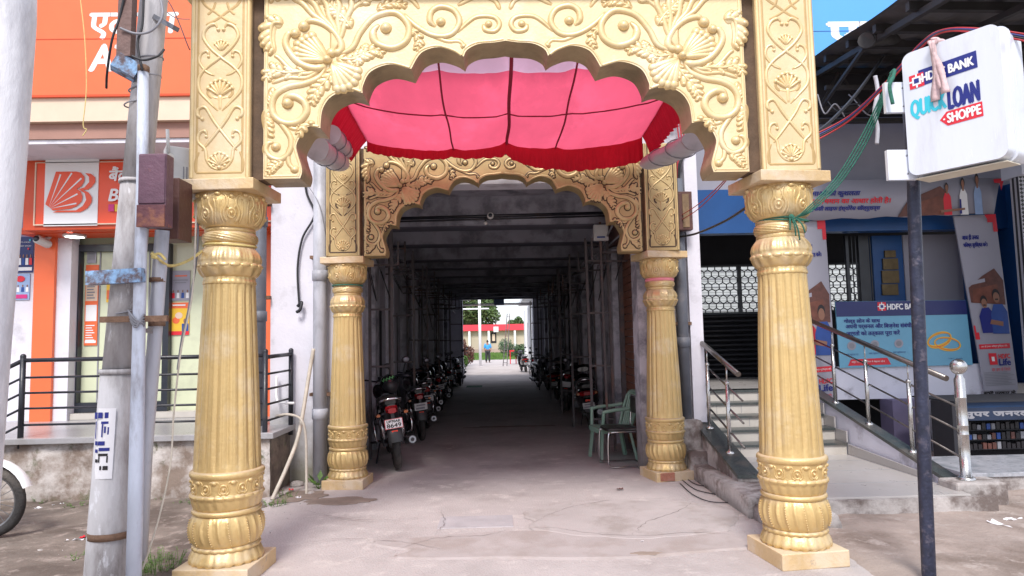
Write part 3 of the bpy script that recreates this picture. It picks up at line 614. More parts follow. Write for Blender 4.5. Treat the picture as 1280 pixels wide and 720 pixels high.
for (x0, x1) in ((3.62,4.28),(4.34,4.98),(5.92,6.5)):
    f = MB().box((x0-.03,11.93,1.95),(x0,11.99,2.83)).box((x1,11.93,1.95),(x1+.03,11.99,2.83)).box((x0,11.93,1.95),(x1,11.99,1.985)).box((x0,11.93,2.795),(x1,11.99,2.83)).build('window_frame', BLKF, T)
    honey(x0, x1, 1.99, 2.79, 11.95).build('honeycomb_grille', BLKF, f)
B((2.5,13.4,0),(9.5,13.5,5)).build('sunlit_rear_panel', mat('bright_rear_wall', (.82,.84,.85), .8, 0, .06, 2, .02), T) if False else None
BW = thing('rear_white_wall', 'bright white wall seen through the honeycomb windows', 'wall', (5, 17, 0))
B((2.6,17,0),(14,17.3,4.2)).build('wall', mat('shaded_rear_wall', (.5,.53,.53), .8, 0, .15, 2, .02), BW)
for i in range(11): B((2.6,16.99,1.2+.2*i),(14,17,1.215+.2*i)).build('course_line', GREYP, BW)
# blue door, plaque, white board behind the parapet
p = at(1095, 385, Y=9.9); q = at(1127, 296, Y=9.9)
B((p.x,9.9,.84),(q.x,10.0,3.0)).build('blue_panel', HBLUE, T)
p2 = at(1197, 385, Y=9.9); B((q.x+.003,9.88,.84),(p2.x+.1,9.98,3.0)).build('white_board', BANW, T)
B((p2.x+.1,9.7,.84),(7.6,9.9,3.0)).build('blue_panel', HBLUE, T)
MB().box((5.15,9.85,.84),(5.19,9.9,3.0)).box((5.35,9.86,.84),(5.5,9.9,3.0)).build('grille_gate', BLKF, T)
for k in range(7): MB().bar((5.2+.055*k,9.88,.84),(5.2+.055*k,9.88,3.0),.012).build('gate_bar', BLKF, T)
t = thing('brass_plaque', 'brown notice plaque on the blue entrance panel', 'plaque', at(1113, 370, Y=9.88))
for (a_, b_, c_, d_) in ((1104,323,1122,337),(1103,338,1123,354),(1103,355,1122,369),(1106,313,1119,322)):
    p = at(a_, d_, Y=9.88); q = at(c_, b_, Y=9.88); B((p.x,9.87,p.z),(q.x,9.9,q.z)).build('plate', mat('tarnished_brass', (.14,.1,.05), .4, .6, .3, 10, .05), t)
t = thing('person', 'person in a red cap and blue shirt standing behind the honeycomb window', 'person', (6.15, 12.6, .84))
def mini_person(t, x, y, z0, h, shirt, trousers, cap=None, facing=1, arms=True):
    s = h/1.7
    V = [(x,y,z0+.95*s),(x,y,z0+1.1*s),(x,y,z0+1.3*s),(x,y,z0+1.43*s),(x,y,z0+1.5*s),(x,y,z0+1.6*s),
         (x-.09*s,y,z0+.88*s),(x-.11*s,y,z0+.48*s),(x-.12*s,y,z0+.08*s),(x-.13*s,y-.12*s*facing,z0+.03*s),
         (x+.09*s,y,z0+.88*s),(x+.11*s,y,z0+.48*s),(x+.12*s,y,z0+.08*s),(x+.13*s,y-.12*s*facing,z0+.03*s),
         (x-.18*s,y,z0+1.38*s),(x-.25*s,y+.02,z0+1.1*s),(x-.23*s,y-.07*s,z0+.87*s),(x+.18*s,y,z0+1.38*s),(x+.25*s,y+.02,z0+1.1*s),(x+.23*s,y-.07*s,z0+.87*s)]
    Ed = [(0,1),(1,2),(2,3),(3,4),(4,5),(0,6),(6,7),(7,8),(8,9),(0,10),(10,11),(11,12),(12,13),(2,14),(14,15),(15,16),(2,17),(17,18),(18,19)]
    Ra = [.14,.14,.17,.1,.055,.06,.1,.07,.045,.04,.1,.07,.045,.04,.065,.045,.035,.065,.045,.035]
    def skin(nm, keep, m, grow=0):
        idx = sorted({i for e in keep for i in e}); mp = {v:i for i, v in enumerate(idx)}
        me = bpy.data.meshes.new(nm); me.from_pydata([Vector(V[i])-t.location for i in idx], [(mp[a],mp[b]) for a, b in keep], [])
        o = bpy.data.objects.new(nm, me); COL.objects.link(o); o.parent = t; me.materials.append(m)
        md = o.modifiers.new('skin', 'SKIN'); 
        for i, v in enumerate(idx):
            r = (Ra[v]+grow)*s; me.skin_vertices[0].data[i].radius = (r, r*.75 if v < 3 else r)
        me.skin_vertices[0].data[0].use_root = True
        sb = o.modifiers.new('sub', 'SUBSURF'); sb.levels = sb.render_levels = 2; return o
    skin('body', Ed, SKINP)
    skin('shirt', [(0,1),(1,2),(2,14),(2,17),(14,15),(17,18)], shirt, .035)
    skin('trousers', [(0,6),(6,7),(7,8),(0,10),(10,11),(11,12)], trousers, .03)
    MB().ball((x,y,z0+1.6*s), (.075*s,.09*s,.115*s), 12, 8).ball((x,y-.09*s*facing,z0+1.58*s), (.015*s,.02*s,.025*s), 6, 4).ball((x-.078*s,y,z0+1.59*s), (.012*s,.02*s,.03*s), 6, 4).ball((x+.078*s,y,z0+1.59*s), (.012*s,.02*s,.03*s), 6, 4).build('head', SKINP, t)
    MB().ball((x,y+.012*facing,z0+1.64*s), (.082*s,.096*s,.095*s), 12, 8).build('cap' if cap else 'hair', cap or HAIRP, t)
mini_person(t, 6.2, 12.6, .75, 1.35, BLP, GREYP, cap=RPRINT)
# ------------------------------------------------ banners
def prints(prefix, lst, M, t, h0=.004):
    for k, (nm, poly, m) in enumerate(lst): flat(nm, poly, M, m, t, h0+.0012*k)
def family(lst, x, y, s, cols):     # flat printed people: torso, neck, head, hair
    for i, (dx, hgt, shirt) in enumerate(cols):
        X = x+dx*s; H = hgt*s
        lst += [('printed_figure', [(X-.2*s,y),(X+.22*s,y),(X+.2*s,y+.55*H),(X+.1*s,y+.68*H),(X-.1*s,y+.68*H),(X-.2*s,y+.52*H)], shirt),
                ('printed_neck', rect(X-.04*s,y+.64*H,X+.05*s,y+.74*H), SKINP),
                ('printed_hair', ell(X,y+.865*H,.105*s,.14*H), HAIRP), ('printed_face', ell(X+.005*s,y+.83*H,.078*s,.11*H), SKINP)]
    return lst
# top banner
p = at(985, 276, Y=9.0); q = at(1250, 222, Y=9.0); q2 = at(1240, 265, Y=9.0)
T = thing('top_banner', 'long white bank banner with Hindi lines and printed people across the blue fascia', 'banner', p)
wd = q.x-p.x; hh = q.z-p.z
mb = MB(); nx = 24
for i in range(nx+1):
    x = p.x+wd*i/nx; b_ = .012*sin(i*1.3); d_ = (i/nx)*.06 + (.0 if i < nx-1 else 0)
    mb.v += [(x-(.0 if i<nx else .12), 9.0+b_*.3, p.z+d_+b_), (x, 9.0+b_*.3, q.z+b_*.5), (x-(.0 if i<nx else .12), 9.02, p.z+d_+b_), (x, 9.02, q.z+b_*.5)]
for i in range(nx):
    k = 4*i; mb.f += [(k,k+4,k+5,k+1),(k+2,k+3,k+7,k+6),(k+1,k+5,k+7,k+3),(k,k+2,k+6,k+4)]; mb.sm += [True]*4
mb.build('sheet', BANW, T)
M = frontal(p.x, 8.985, p.z)
def loc(x, y, Y=8.985): a = at(x, y, Y=Y); return a.x, a.z
for (body, x0, yb, x1, m, hgt, sh) in (('बीमाओं की कुशलता', 1008, 247, 1076, NAVY, .1, .2), ('स्वाभिमान का आधार होती है।', 1014, 257, 1114, RPRINT, .105, .2), ('एचडीएफसी लाइफ इंश्योरेंस सॉल्यूशन्स', 1000, 265.5, 1101, NAVY, .085, .3)):
    a = loc(x0, yb); b = loc(x1, yb)
    text('lettering', body, frontal(a[0], 8.985, a[1]), b[0]-a[0], m, T, height=hgt, bold=.004, shear=sh)
FR = frontal(0, 8.985, 0)
def pz(zx, zy, Y=8.985): return loc(1000+zx/4, 220+zy/4, Y)
L = [('printed_house', [pz(488,205), pz(540,120), pz(700,50), pz(752,100), pz(700,195)], BRNP), ('printed_house_wall', [pz(600,195), pz(600,130), pz(690,100), pz(740,130), pz(720,195)], mat('rust_print', (.17,.055,.035), .5, 0, .3, 9, 0))]
cx, cy = pz(740,195); family(L, cx, cy, .26, [(0,1.7,RPRINT),(.85,1.95,SIGNW),(1.6,2.15,LBP)])
a = pz(795,190); L += [('printed_tie', [(a[0],a[1]),(a[0]+.03,a[1]),(a[0]+.03,a[1]+.2),(a[0]+.01,a[1]+.2)], NAVY), ('printed_arm', [pz(700,185),pz(820,170),pz(820,160),pz(700,172)], SKINP)]
L += [('printed_corner', [pz(960,18),pz(1015,12),pz(1008,40),pz(1000,75),pz(992,38),pz(965,36)], RPRINT), ('printed_corner', [pz(915,195),pz(972,192),pz(968,240),pz(960,212),pz(925,212)], RPRINT)]
prints('', [(a, b[::-1] if a in ('printed_corner','printed_house','printed_house_wall') else b, c) for a, b, c in L], FR, T)
# standees (hanging vertical banners)
def standee(lab, TL, TR, BR, BL, Y, seed):
    t = thing('vertical_banner', lab, 'banner', at(*BL, Y=Y), 0, 'tall insurance banners beside the entrance')
    c = [at(*v, Y=Y) for v in (BL, BR, TR, TL)]
    mb = MB().add([tuple(v) for v in c]+[(v.x, v.y+.02, v.z) for v in c], [(0,1,2,3),(7,6,5,4),(0,4,5,1),(1,5,6,2),(2,6,7,3),(3,7,4,0)])
    mb.build('sheet', BANW, t)
    def uv(u, v):      # bilinear on the sheet
        a = c[0].lerp(c[1], u); b = c[3].lerp(c[2], u); r = a.lerp(b, v); return (r.x, r.z)
    F = frontal(0, Y-.002, 0)
    def pl(nm, pts, m, h): flat(nm, [uv(*q_) for q_ in pts], F, m, t, h)
    pl('printed_house', [(.05,.5),(.95,.48),(.97,.62),(.78,.69),(.45,.65),(.05,.585)], BRNP, .004)
    pl('printed_house_wall', [(.1,.5),(.8,.49),(.8,.6),(.15,.575)], mat('rust_print', (.17,.055,.035)), .005)
    pl('printed_panel', [(.12,.6),(.5,.615),(.5,.635),(.12,.62)], BANW, .006)
    # two hugging figures
    pl('printed_figure', [(.22,.325),(.6,.325),(.58,.44),(.48,.47),(.3,.465),(.2,.42)], NAVY if seed else RPRINT, .007)
    pl('printed_figure', [(.5,.32),(.95,.315),(.97,.44),(.86,.485),(.62,.485),(.52,.43)], BLP, .008)
    for (x, y, r) in ((.38,.495,.075),(.72,.525,.085)):
        pl('printed_hair', [(x+r*1.2*cos(a), y+.012+r*.42*sin(a)) for a in [2*pi*i/14 for i in range(14)]], HAIRP, .009)
        pl('printed_face', [(x+r*cos(a), y-.002+r*.36*sin(a)) for a in [2*pi*i/14 for i in range(14)]], SKINP, .0102)
        if seed: pl('printed_moustache', [(x-r*.5,y-.016),(x+r*.5,y-.016),(x+r*.4,y-.008),(x-r*.4,y-.008)], HAIRP, .0114)
    pl('printed_arm', [(.45,.375),(.8,.36),(.82,.385),(.5,.4)], SKINP, .0115)
    for (u0, v0, u1, v1) in ((.78,.955,1,1),(.9,.9,1,.956),(0,.29,.12,.33),(.0,.33,.05,.37)): pl('printed_corner', [(u0,v0),(u1,v0),(u1,v1),(u0,v1)], RPRINT, .004)
    pl('printed_strip', [(.06,.235),(.92,.235),(.92,.262),(.06,.262)], RPRINT, .004)
    pl('logo_square', [(.28,.145),(.5,.145),(.5,.21),(.28,.21)], RPRINT, .004); pl('logo_centre', [(.35,.165),(.43,.165),(.43,.19),(.35,.19)], SIGNW, .0055)
    wdt = (c[1]-c[0]).length
    def tx(body, u, v, wf, m, hgt=None, bold=.003):
        o = uv(u, v); o2 = uv(u+.1, v); o3 = uv(u, v+.05)
        text('lettering', body, frame((o[0], Y-.002, o[1]), (o2[0]-o[0], 0, o2[1]-o[1]), (o3[0]-o[0], 0, o3[1]-o[1])), wf*wdt, m, t, height=hgt, bold=bold, depth=.006)
    tx('HDFC', .55, .178, .34, RPRINT, .06); tx('Life', .54, .14, .34, NAVY, .085, .005)
    tx('सर उठा के जियो!', .3, .108, .55, RPRINT, .055, 0); tx('आज ही उनका भविष्य सुरक्षित करें।', .1, .241, .78, SIGNW, .035, 0)
    tx('आज ही उनका', .1, .855, .5, NAVY, .085); tx('भविष्य सुरक्षित करें।', .1, .81, .72, NAVY, .085)
    for k in range(9): pl('printed_line', [(.06,.03+.0088*k),(.93-.1*(k % 3),.03+.0088*k),(.93-.1*(k % 3),.0335+.0088*k),(.06,.0335+.0088*k)], GREYP, .004)
    return t
standee('tall white insurance banner on the right with two men hugging, beside the dotted column', (1192,270), (1244,268), (1273,487), (1231,489), 9.08, 1)
standee('tall white insurance banner left of the gold loan banner with a woman in red', (985,278), (1031,275), (1049,523), (1001,527), 9.06, 0)
# gold-loan banner
T = thing('gold_loan_banner', 'blue bank banner with Hindi lines and two printed gold bangles on the parapet', 'banner', at(1043, 458, Y=9.1))
def tilt_pl(nm, pts, m, h): flat(nm, [loc(x, y, 9.1) for x, y in pts], frontal(0, 9.1, 0), m, T, h)
c = [at(*v, Y=9.1) for v in ((1050,460),(1216,456),(1207,375),(1044,377))]
MB().add([tuple(v) for v in c]+[(v.x, v.y+.02, v.z) for v in c], [(0,1,2,3),(7,6,5,4),(0,4,5,1),(1,5,6,2),(2,6,7,3),(3,7,4,0)]).build('sheet', BANC, T)
tilt_pl('printed_band', [(1045.5,396),(1209,393),(1207,375.2),(1044,377.2)], BANN, .004)
def z6(zx, zy): return (1000+zx/4.5, 380+zy/4.5)
def ring(cx, cy, rx, ry, wdt, rot, n=28, m=YPRINT, h=.005):
    for (k0, k1, mm) in ((1, 0, m),):
        P1 = [(cx+rx*cos(a)*cos(rot)-ry*sin(a)*sin(rot), cy+rx*cos(a)*sin(rot)+ry*sin(a)*cos(rot)) for a in [2*pi*i/n for i in range(n)]]
        P2 = [(cx+(rx-wdt*.5)*cos(a)*cos(rot)-(ry-wdt)*sin(a)*sin(rot), cy-wdt*.2+(rx-wdt*.5)*cos(a)*sin(rot)+(ry-wdt)*sin(a)*cos(rot)) for a in [2*pi*i/n for i in range(n)]]
        A = [loc(x, y, 9.1) for x, y in P1]; Bb = [loc(x, y, 9.1) for x, y in P2]
        mb = MB().add([(x, y, h) for x, y in A+Bb], [(i, n+i, n+(i+1)%n, (i+1)%n) for i in range(n)], False, frontal(0, 9.1, 0))
        mb.build('printed_bangle', mm, T)
ring(1174,425,16,10,4,-.35); ring(1184,430,17,9,3,.15, h=.0062); ring(1174,425,14.5,8.5,1,-.35, m=ORANGE, h=.0072); ring(1184,430,15.5,7.8,1,.15, m=ORANGE, h=.0078)
tilt_pl('printed_strip', [z6(270,348), z6(512,340), z6(490,302), z6(285,312)], RPRINT, .004)
for (zx, zy) in ((290,235),(420,228),(555,222)):
    cx, cy = z6(zx, zy); tilt_pl('printed_icon', [(x, y) for x, y in ell(cx, cy, 5.6, 5.6, 16)], BANW, .004); tilt_pl('printed_icon_centre', ell(cx, cy, 3.6, 3.6, 12), GREYP, .005)
    a = loc(cx-7, cy+13, 9.1); text('lettering', 'कम ब्याज दर', frontal(a[0], 9.1, a[1]), .17, NAVY, T, height=.03, depth=.005)
for (body, zx, zy, zx2, hgt) in (('गोल्ड लोन के साथ', 248, 114, 450, .075), ('अपनी पर्सनल और बिज़नेस संबंधी', 258, 146, 628, .085), ('ज़रूरतों को तत्काल पूरा करें', 262, 186, 562, .085)):
    x0, y0 = z6(zx, zy); x1, _ = z6(zx2, zy); a = loc(x0, y0, 9.1); b = loc(x1, y0-1, 9.1)
    text('lettering', body, frontal(a[0], 9.1, a[1]), b[0]-a[0], NAVY, T, height=hgt, bold=.003, depth=.005)
x0, y0 = z6(290, 334); a = loc(x0, y0, 9.1); text('lettering', 'बहुत ही कम कीमत में बेहतर लोन', frontal(a[0], 9.1, a[1]), .45, SIGNW, T, height=.035, depth=.0065)
x0, y0 = z6(832, 312); a = loc(x0, y0, 9.1); text('lettering', 'T&C apply', frontal(a[0], 9.1, a[1]), .2, NAVY, T, height=.02, depth=.0065)
def hdfc_logo(M, s, t, h=.005):
    flat('logo_square', rect(0,0,s,s), M, RPRINT, t, h); flat('logo_ring', rect(s*.2,s*.2,s*.8,s*.8), M, SIGNW, t, h+.0012)
    flat('logo_cross', rect(s*.44,0,s*.56,s), M, SIGNW, t, h+.0016); flat('logo_cross', rect(0,s*.44,s,s*.56), M, SIGNW, t, h+.002)
    flat('logo_centre', rect(s*.33,s*.33,s*.67,s*.67), M, NAVY, t, h+.0026)
a = loc(1097, 388.5, 9.1); hdfc_logo(frontal(a[0], 9.1, a[1]), .115, T, .006)
a = loc(1109, 387, 9.1); b = loc(1151, 386, 9.1); text('lettering', 'HDFC BANK', frontal(a[0], 9.1, a[1]), b[0]-a[0], SIGNW, T, height=.075, bold=.004, depth=.006)
# small torn notice under right standee
t = thing('torn_notice', 'torn white notice with black Hindi letters under the right insurance banner', 'notice', at(1229, 497, Y=9.1))
p = at(1229, 497, Y=9.1); q = at(1271, 487.5, Y=9.1)
B((p.x,9.1,p.z),(q.x,9.12,q.z)).build('sheet', BANW, t); text('lettering', 'सभी प्रकार के', frontal(p.x+.01, 9.1, p.z+.015), q.x-p.x-.03, HAIRP, t, height=.075, bold=.004, depth=.004)
# ------------------------------------------------ basement shop
T = thing('basement_shop', 'dark basement shop with shelves of small packets under the raised bank floor', 'shop', (6.3, 9, 0))
MB().box((4.2,11.0,-.02),(9.5,11.1,.68)).box((4.2,9.3,-.02),(4.3,11,.68)).build('back_wall', DARKM, T)
B((4.3,6.7,-.5),(9.5,11,-.3)).build('floor', DARKM, T) if False else None
p = at(1128, 575, Y=8.9); B((5.15,8.9,.0),(5.62,9.2,.68)).build('pillar', mat('mauve_pillar', (.16,.14,.24), .8, 0, .1, 3, .05), T)
B((5.66,8.85,.0),(5.8,9.15,.68)).build('pillar', LILAC, T); B((4.35,8.95,0),(4.42,9.1,.45)).build('pillar', LILAC, T)
B((5.15,7.62,.56),(7.2,7.66,.7)).build('signboard', mat('dim_blue_board', (.01,.02,.05), .6, 0, .2, 4, 0), T)
text('lettering', 'सुपर जनरल स्टोर', frontal(5.2, 7.62, .585), 1.15, GREYP, T, height=.09, bold=.006)
B((5.15,7.64,.7),(7.2,7.7,.76)).build('signboard', mat('deep_blue_board', (.005,.03,.09), .6, 0, .2, 4, 0), T)
B((5.1,7.98,.0),(7.4,8.02,.76)).build('back_panel', DARKM, T); B((5.08,7.62,.0),(5.14,8.0,.76)).build('side_panel', DARKM, T)
B((5.1,7.6,.762),(7.4,8.4,.78)).build('roof_panel', DARKM, T)
for r in range(3): B((5.15,7.82,.2+r*.11),(7.2,7.97,.206+r*.11)).build('shelf', SHUTD, T)
for r in range(3):
    for i in range(26):
        x = 5.17+i*.056; h = .05+.035*random.random(); m = random.choice([BRNP,GREYP,BLP,GREYP,HAIRP,BRNP,GREYP,HAIRP,HAIRP,BRNP,HAIRP])
        B((x,7.84,.207+r*.11),(x+.042,7.88,.207+r*.11+h)).build('packet', m, T)
T = thing('marble_ledge', 'low marble topped ledge with a stained edge at the right', 'ledge', (5.6, 7, 0))
B((4.52,6.62,-.02),(9.5,7.5,.15)).build('core', OLDC, T); B((4.5,6.6,.15),(9.5,7.55,.19)).build('top_slab', mat('veined_marble', (.4,.41,.45), .3, 0, .15, 6, .02, c2=(.25,.27,.3), c2amt=.5, c2scale=7), T, bevel=.004)
T = thing('dotted_column', 'square column wrapped in black and white checked mesh at the right edge', 'column', (6.5, 8.3, .19))
mm = bpy.data.materials.new('checked_mesh'); mm.use_nodes = True; n_ = mm.node_tree
ck = n_.nodes.new('ShaderNodeTexChecker'); ck.inputs['Scale'].default_value = 28; ck.inputs[1].default_value = (.02,.02,.025,1); ck.inputs[2].default_value = (.36,.36,.4,1)
tc = n_.nodes.new('ShaderNodeTexCoord'); mp_ = n_.nodes.new('ShaderNodeMapping'); mp_.inputs['Rotation'].default_value = (0, radians(45), 0); mp_.inputs['Location'].default_value = (.003,.013,.007)
n_.links.new(tc.outputs['Object'], mp_.inputs[0]); n_.links.new(mp_.outputs[0], ck.inputs[0]); n_.links.new(ck.outputs[0], n_.nodes['Principled BSDF'].inputs[0])
pc1 = at(1262, 225, Y=8.5).x
B((pc1+.0,8.35,.19),(pc1+.7,8.5,3.62)).build('shaft', mm, T); B((pc1-.03,8.25,3.5),(pc1+.8,8.6,4.2)).build('capital', mat('pale_column_head', (.5,.52,.6), .7, 0, .06, 3), T)
# ------------------------------------------------ stairs
T = thing('entrance_stairs', 'cream tiled steps with dark nosings rising to the raised bank entrance', 'stairs', (3.3, 8, 0))
XL, XR = 2.5, 4.08
B((XL,5.95,-.02),(XR,8.05,.15)).build('floor_tile', FTILE, T, bevel=.003)
B((XL,5.9,-.02),(XR+.2,5.948,.135)).build('edge', OLDC, T)
Z = .15; Y0 = 8.05
for k in range(5):
    B((XL,Y0+.27*k,.0),(XR,Y0+.27*(k+1)+(.0 if k<4 else .0),Z+.138*(k+1)-.03)).build('riser', TILE, T)
    B((XL-.0,Y0+.27*k-.022,Z+.138*(k+1)-.028),(XR,Y0+.27*(k+1)-.023,Z+.138*(k+1))).build('tread', DGRAN, T)
for k in range(1, 5):
    x = XL+k*.32
    for j in range(5): B((x,Y0+.27*j-.0035,Z+.138*j+.004),(x+.004,Y0+.27*j,Z+.138*(j+1)-.032)).build('tile_joint', GREYP, T)
for y in (6.5, 7.1, 7.65): B((XL+.001,y,.15),(XR-.001,y+.005,.1515)).build('tile_joint', GREYP, T)
def slope_wall(name, x0, x1, y0, z0, y1, z1, base, m, cap, label, lm):
    t = thing(name, label, 'parapet', (x0, y0, 0))
    MB().add([(x0,y0,base),(x1,y0,base),(x1,y1,base),(x0,y1,base),(x0,y0,z0),(x1,y0,z0),(x1,y1,z1),(x0,y1,z1)], [(0,3,2,1),(4,5,6,7),(0,1,5,4),(1,2,6,5),(2,3,7,6),(3,0,4,7)]).build('wall', m, t)
    e = .012; MB().add([(x0-e,y0-e,z0),(x1+e,y0-e,z0),(x1+e,y1,z1),(x0-e,y1,z1),(x0-e,y0-e,z0+.035),(x1+e,y0-e,z0+.035),(x1+e,y1,z1+.035),(x0-e,y1,z1+.035)], [(0,3,2,1),(4,5,6,7),(0,1,5,4),(1,2,6,5),(2,3,7,6),(3,0,4,7)]).build('coping', cap, t)
    return t
t = slope_wall('stair_parapet', 4.13, 4.25, 6.35, .17, 9.2, .84, -.02, LILAC, DGRAN, 'lilac sloping parapet with dark granite coping on the right of the stairs', None)
MB().add([(4.085,6.5,.151),(4.099,6.5,.151),(4.099,8.03,.151),(4.085,8.03,.151),(4.085,6.5,.2),(4.099,6.5,.2),(4.099,8.03,.27),(4.085,8.03,.27)], [(0,3,2,1),(4,5,6,7),(0,1,5,4),(1,2,6,5),(2,3,7,6),(3,0,4,7)]).build('skirting', FTILE, t)
for j in range(5): B((4.085,Y0+.27*j+.001,Z+.138*(j+1)+.001),(4.099,Y0+.27*(j+1),Z+.138*(j+1)+.13)).build('skirting', FTILE, t)
slope_wall('stair_parapet', 2.28, 2.48, 6.6, .2, 9.0, .8, -.02, OLDC, DGRAN, 'stained concrete sloping parapet with dark coping on the left of the stairs', None)
# newel and railings
def rail_run(label, x, y0, z0, y1, z1, posts, newel):
    t = thing('steel_handrail', label, 'handrail', (x, y0, 0), 0, 'steel handrails of the bank stairs')
    f = lambda y: z0+(z1-z0)*(y-y0)/(y1-y0)
    MB().tube([(x,y0,f(y0)+.92),(x,y1,f(y1)+.92)], .028, 10).ball((x,y1,f(y1)+.92),.032,8,6).build('top_rail', DSTEEL, t)
    for d in (.66,.44,.2): MB().tube([(x+.03,y0-.12 if newel else y0,f(y0)+d),(x+.03,y1,f(y1)+d)], .011, 6).build('bar', DSTEEL, t)
    for y in posts:
        MB().tube([(x,y,f(y)),(x,y,f(y)+.72)], .022, 8).tube([(x,y,f(y)+.72),(x,y,f(y)+.9)], .008, 6).ball((x,y,f(y)+.72),.026,8,6).lathe([(.045,0),(.045,.012),(.025,.03)], 12, Matrix.Translation((x,y,f(y)+.001))).build('post', STEEL, t)
    return t
f = rail_run('long steel handrail down the right side of the stairs to the ball-topped post', 4.2, 6.35, .2, 9.2, .86, (6.95, 7.75, 8.5), True)
rail_run('short steel handrail on the left side of the stairs by the white pillar', 2.38, 6.75, .26, 8.15, .63, (7.1, 7.75), False)
t = thing('newel_post', 'stout steel post with a ball top at the foot of the stairs', 'post', (4.22, 6.2, .22))
MB().lathe([(.075,.22),(.075,.235),(.055,.25),(.045,.25),(.045,.62),(.049,.625),(.045,.63),(.045,.7),(.049,.705),(.045,.71),(.045,.95),(.049,.955),(.045,.96),(.045,1.12),(.03,1.15),(.028,1.17)], 20, Matrix.Translation((4.22,6.2,0))).build('shaft', STEEL, t)
MB().ball((4.22,6.2,1.235),.072,18,12).build('ball', STEEL, t)
t = thing('concrete_block', 'rough concrete block under the ball-topped steel post', 'block', (4.22, 6.2, 0))
B((4.04,6.06,-.02),(4.5,6.34,.218)).build('block', OLDC, t, bevel=.02)
# kerb ledge left of the stairs
T = thing('rough_kerb', 'rough two-level concrete kerb running from the dark pipe past the right column', 'kerb', (2.3, 7, 0))
def rough(pts, z, zb, seed, amp=.02, m=OLDC, nm='kerb_section'):
    n = 60; mb = MB(); P = spline([(x,y,0) for x,y in pts]+[(pts[0][0],pts[0][1],0)], 10)[:-1]; top = []; mid = []; bot = []
    for q in P:
        k = noise.noise(Vector((q.x*6,q.y*6,seed)))*amp; top.append((q.x+k,q.y+k,z+k*.6)); mid.append((q.x+k*1.6,q.y+k*1.6-.01,z-.03)); bot.append((q.x+k,q.y-.02,zb))
    n = len(P); mb.add(top, [tuple(range(n))]); mb.add(top+mid+bot, [(i, n+i, n+(i+1)%n, (i+1)%n) for i in range(n)]+[(n+i, 2*n+i, 2*n+(i+1)%n, n+(i+1)%n) for i in range(n)], True)
    return mb.build(nm, m, T)
def box_rough(a, b, seed, amp=.012):
    bm = bmesh.new(); bmesh.ops.create_cube(bm, size=1)
    bmesh.ops.scale(bm, vec=(b[0]-a[0],b[1]-a[1],b[2]-a[2]), verts=bm.verts); bmesh.ops.translate(bm, vec=((a[0]+b[0])/2,(a[1]+b[1])/2,(a[2]+b[2])/2), verts=bm.verts)
    bmesh.ops.bevel(bm, geom=bm.edges[:], offset=.014, segments=2, affect='EDGES')
    for _ in range(3): bmesh.ops.subdivide_edges(bm, edges=[e for e in bm.edges if e.calc_length() > .1], cuts=1, use_grid_fill=True)
    for v in bm.verts: v.co += v.normal*amp*noise.fractal(v.co*5+Vector((seed,0,0)), 1, 2, 4)
    mb = MB(); bm.verts.ensure_lookup_table(); mb.add([tuple(v.co) for v in bm.verts], [tuple(v.index for v in f_.verts) for f_ in bm.faces], True); bm.free(); return mb
box_rough((2.12,5.9,-.03),(2.5,7.7,.17), 1).build('kerb_section', OLDC, T)
box_rough((2.1,7.55,-.03),(2.45,7.96,.3), 2).build('kerb_section', OLDC, T)
box_rough((2.02,7.72,-.03),(2.3,8.0,.62), 5).build('kerb_section', OLDC, T)
box_rough((2.15,5.5,-.04),(2.7,5.92,.13), 9, .05).build('kerb_section', OLDC, T)
def small_brick(label, x, y, z, rz, s=(.2,.1,.08)):
    t = thing('loose_brick', label, 'brick', (x, y, z), rz)
    m_ = B((-s[0]/2,-s[1]/2,0),(s[0]/2,s[1]/2,s[2])).build('brick', BRICKM, t, world=False, bevel=.008); return t
p = at(922, 594, Z=.17); small_brick('small red brick resting on the kerb beside the right front column', p.x, p.y, .17, .2, (.14,.09,.07))
p = at(833, 602, Z=0); small_brick('broken red brick lying against the plinth of the right rear column', p.x, p.y, .01, .1, (.17,.09,.09))
# ------------------------------------------------ awning and upper sign
T = thing('upper_blue_sign', 'sky blue upper signboard with white Hindi letters above the dark awning', 'sign', (4.3, 9.0, 5))
B((2.6,9.0,4.95),(9.0,9.15,7.4)).build('panel', LBLUE, T)
p = at(1036, 53, Y=9.0); text('lettering', 'एचडीएफसी बैंक', frontal(p.x, 9.0, p.z-.1), 4.7, SIGNW, T, height=.5, bold=.026)
for z in (5.72, 6.4): B((2.6,8.996,z),(9.0,9.0,z+.006)).build('panel_joint', BLP, T)
T = thing('tin_awning', 'dark sagging tin awning on a steel frame over the right shopfront', 'awning', (6.5, 7.4, 4.4))
def awz(x, y): return 5.12+(y-8.6)*.19-(x-4.2)*.02+.03*noise.noise(Vector((x*.7,y*.7,2)))
mb = MB(); nx, ny = 60, 10
for s_ in (0, 1):
    for j in range(ny+1):
        for i in range(nx+1):
            y = 8.98-3.9*j/ny; x = 4.2-.14*(8.98-y)+ (9.8-4.2)*i/nx
            mb.v.append((x, y, awz(x, y)+.022*sin(i*pi*.75)+.012*s_))
N_ = (nx+1)*(ny+1)
for j in range(ny):
    for i in range(nx):
        k = j*(nx+1)+i; mb.f += [(k, k+nx+1, k+nx+2, k+1), (N_+k, N_+k+1, N_+k+nx+2, N_+k+nx+1)]; mb.sm += [True]*2
mb.build('tin_sheet', TIN, T)
for k in range(6):
    y = 8.85-.72*k; MB().bar((4.25-.14*(8.98-y), y, awz(4.2,y)-.07), (9.5, y, awz(9.5,y)-.07), .06, .08).build('purlin', TINF, T)
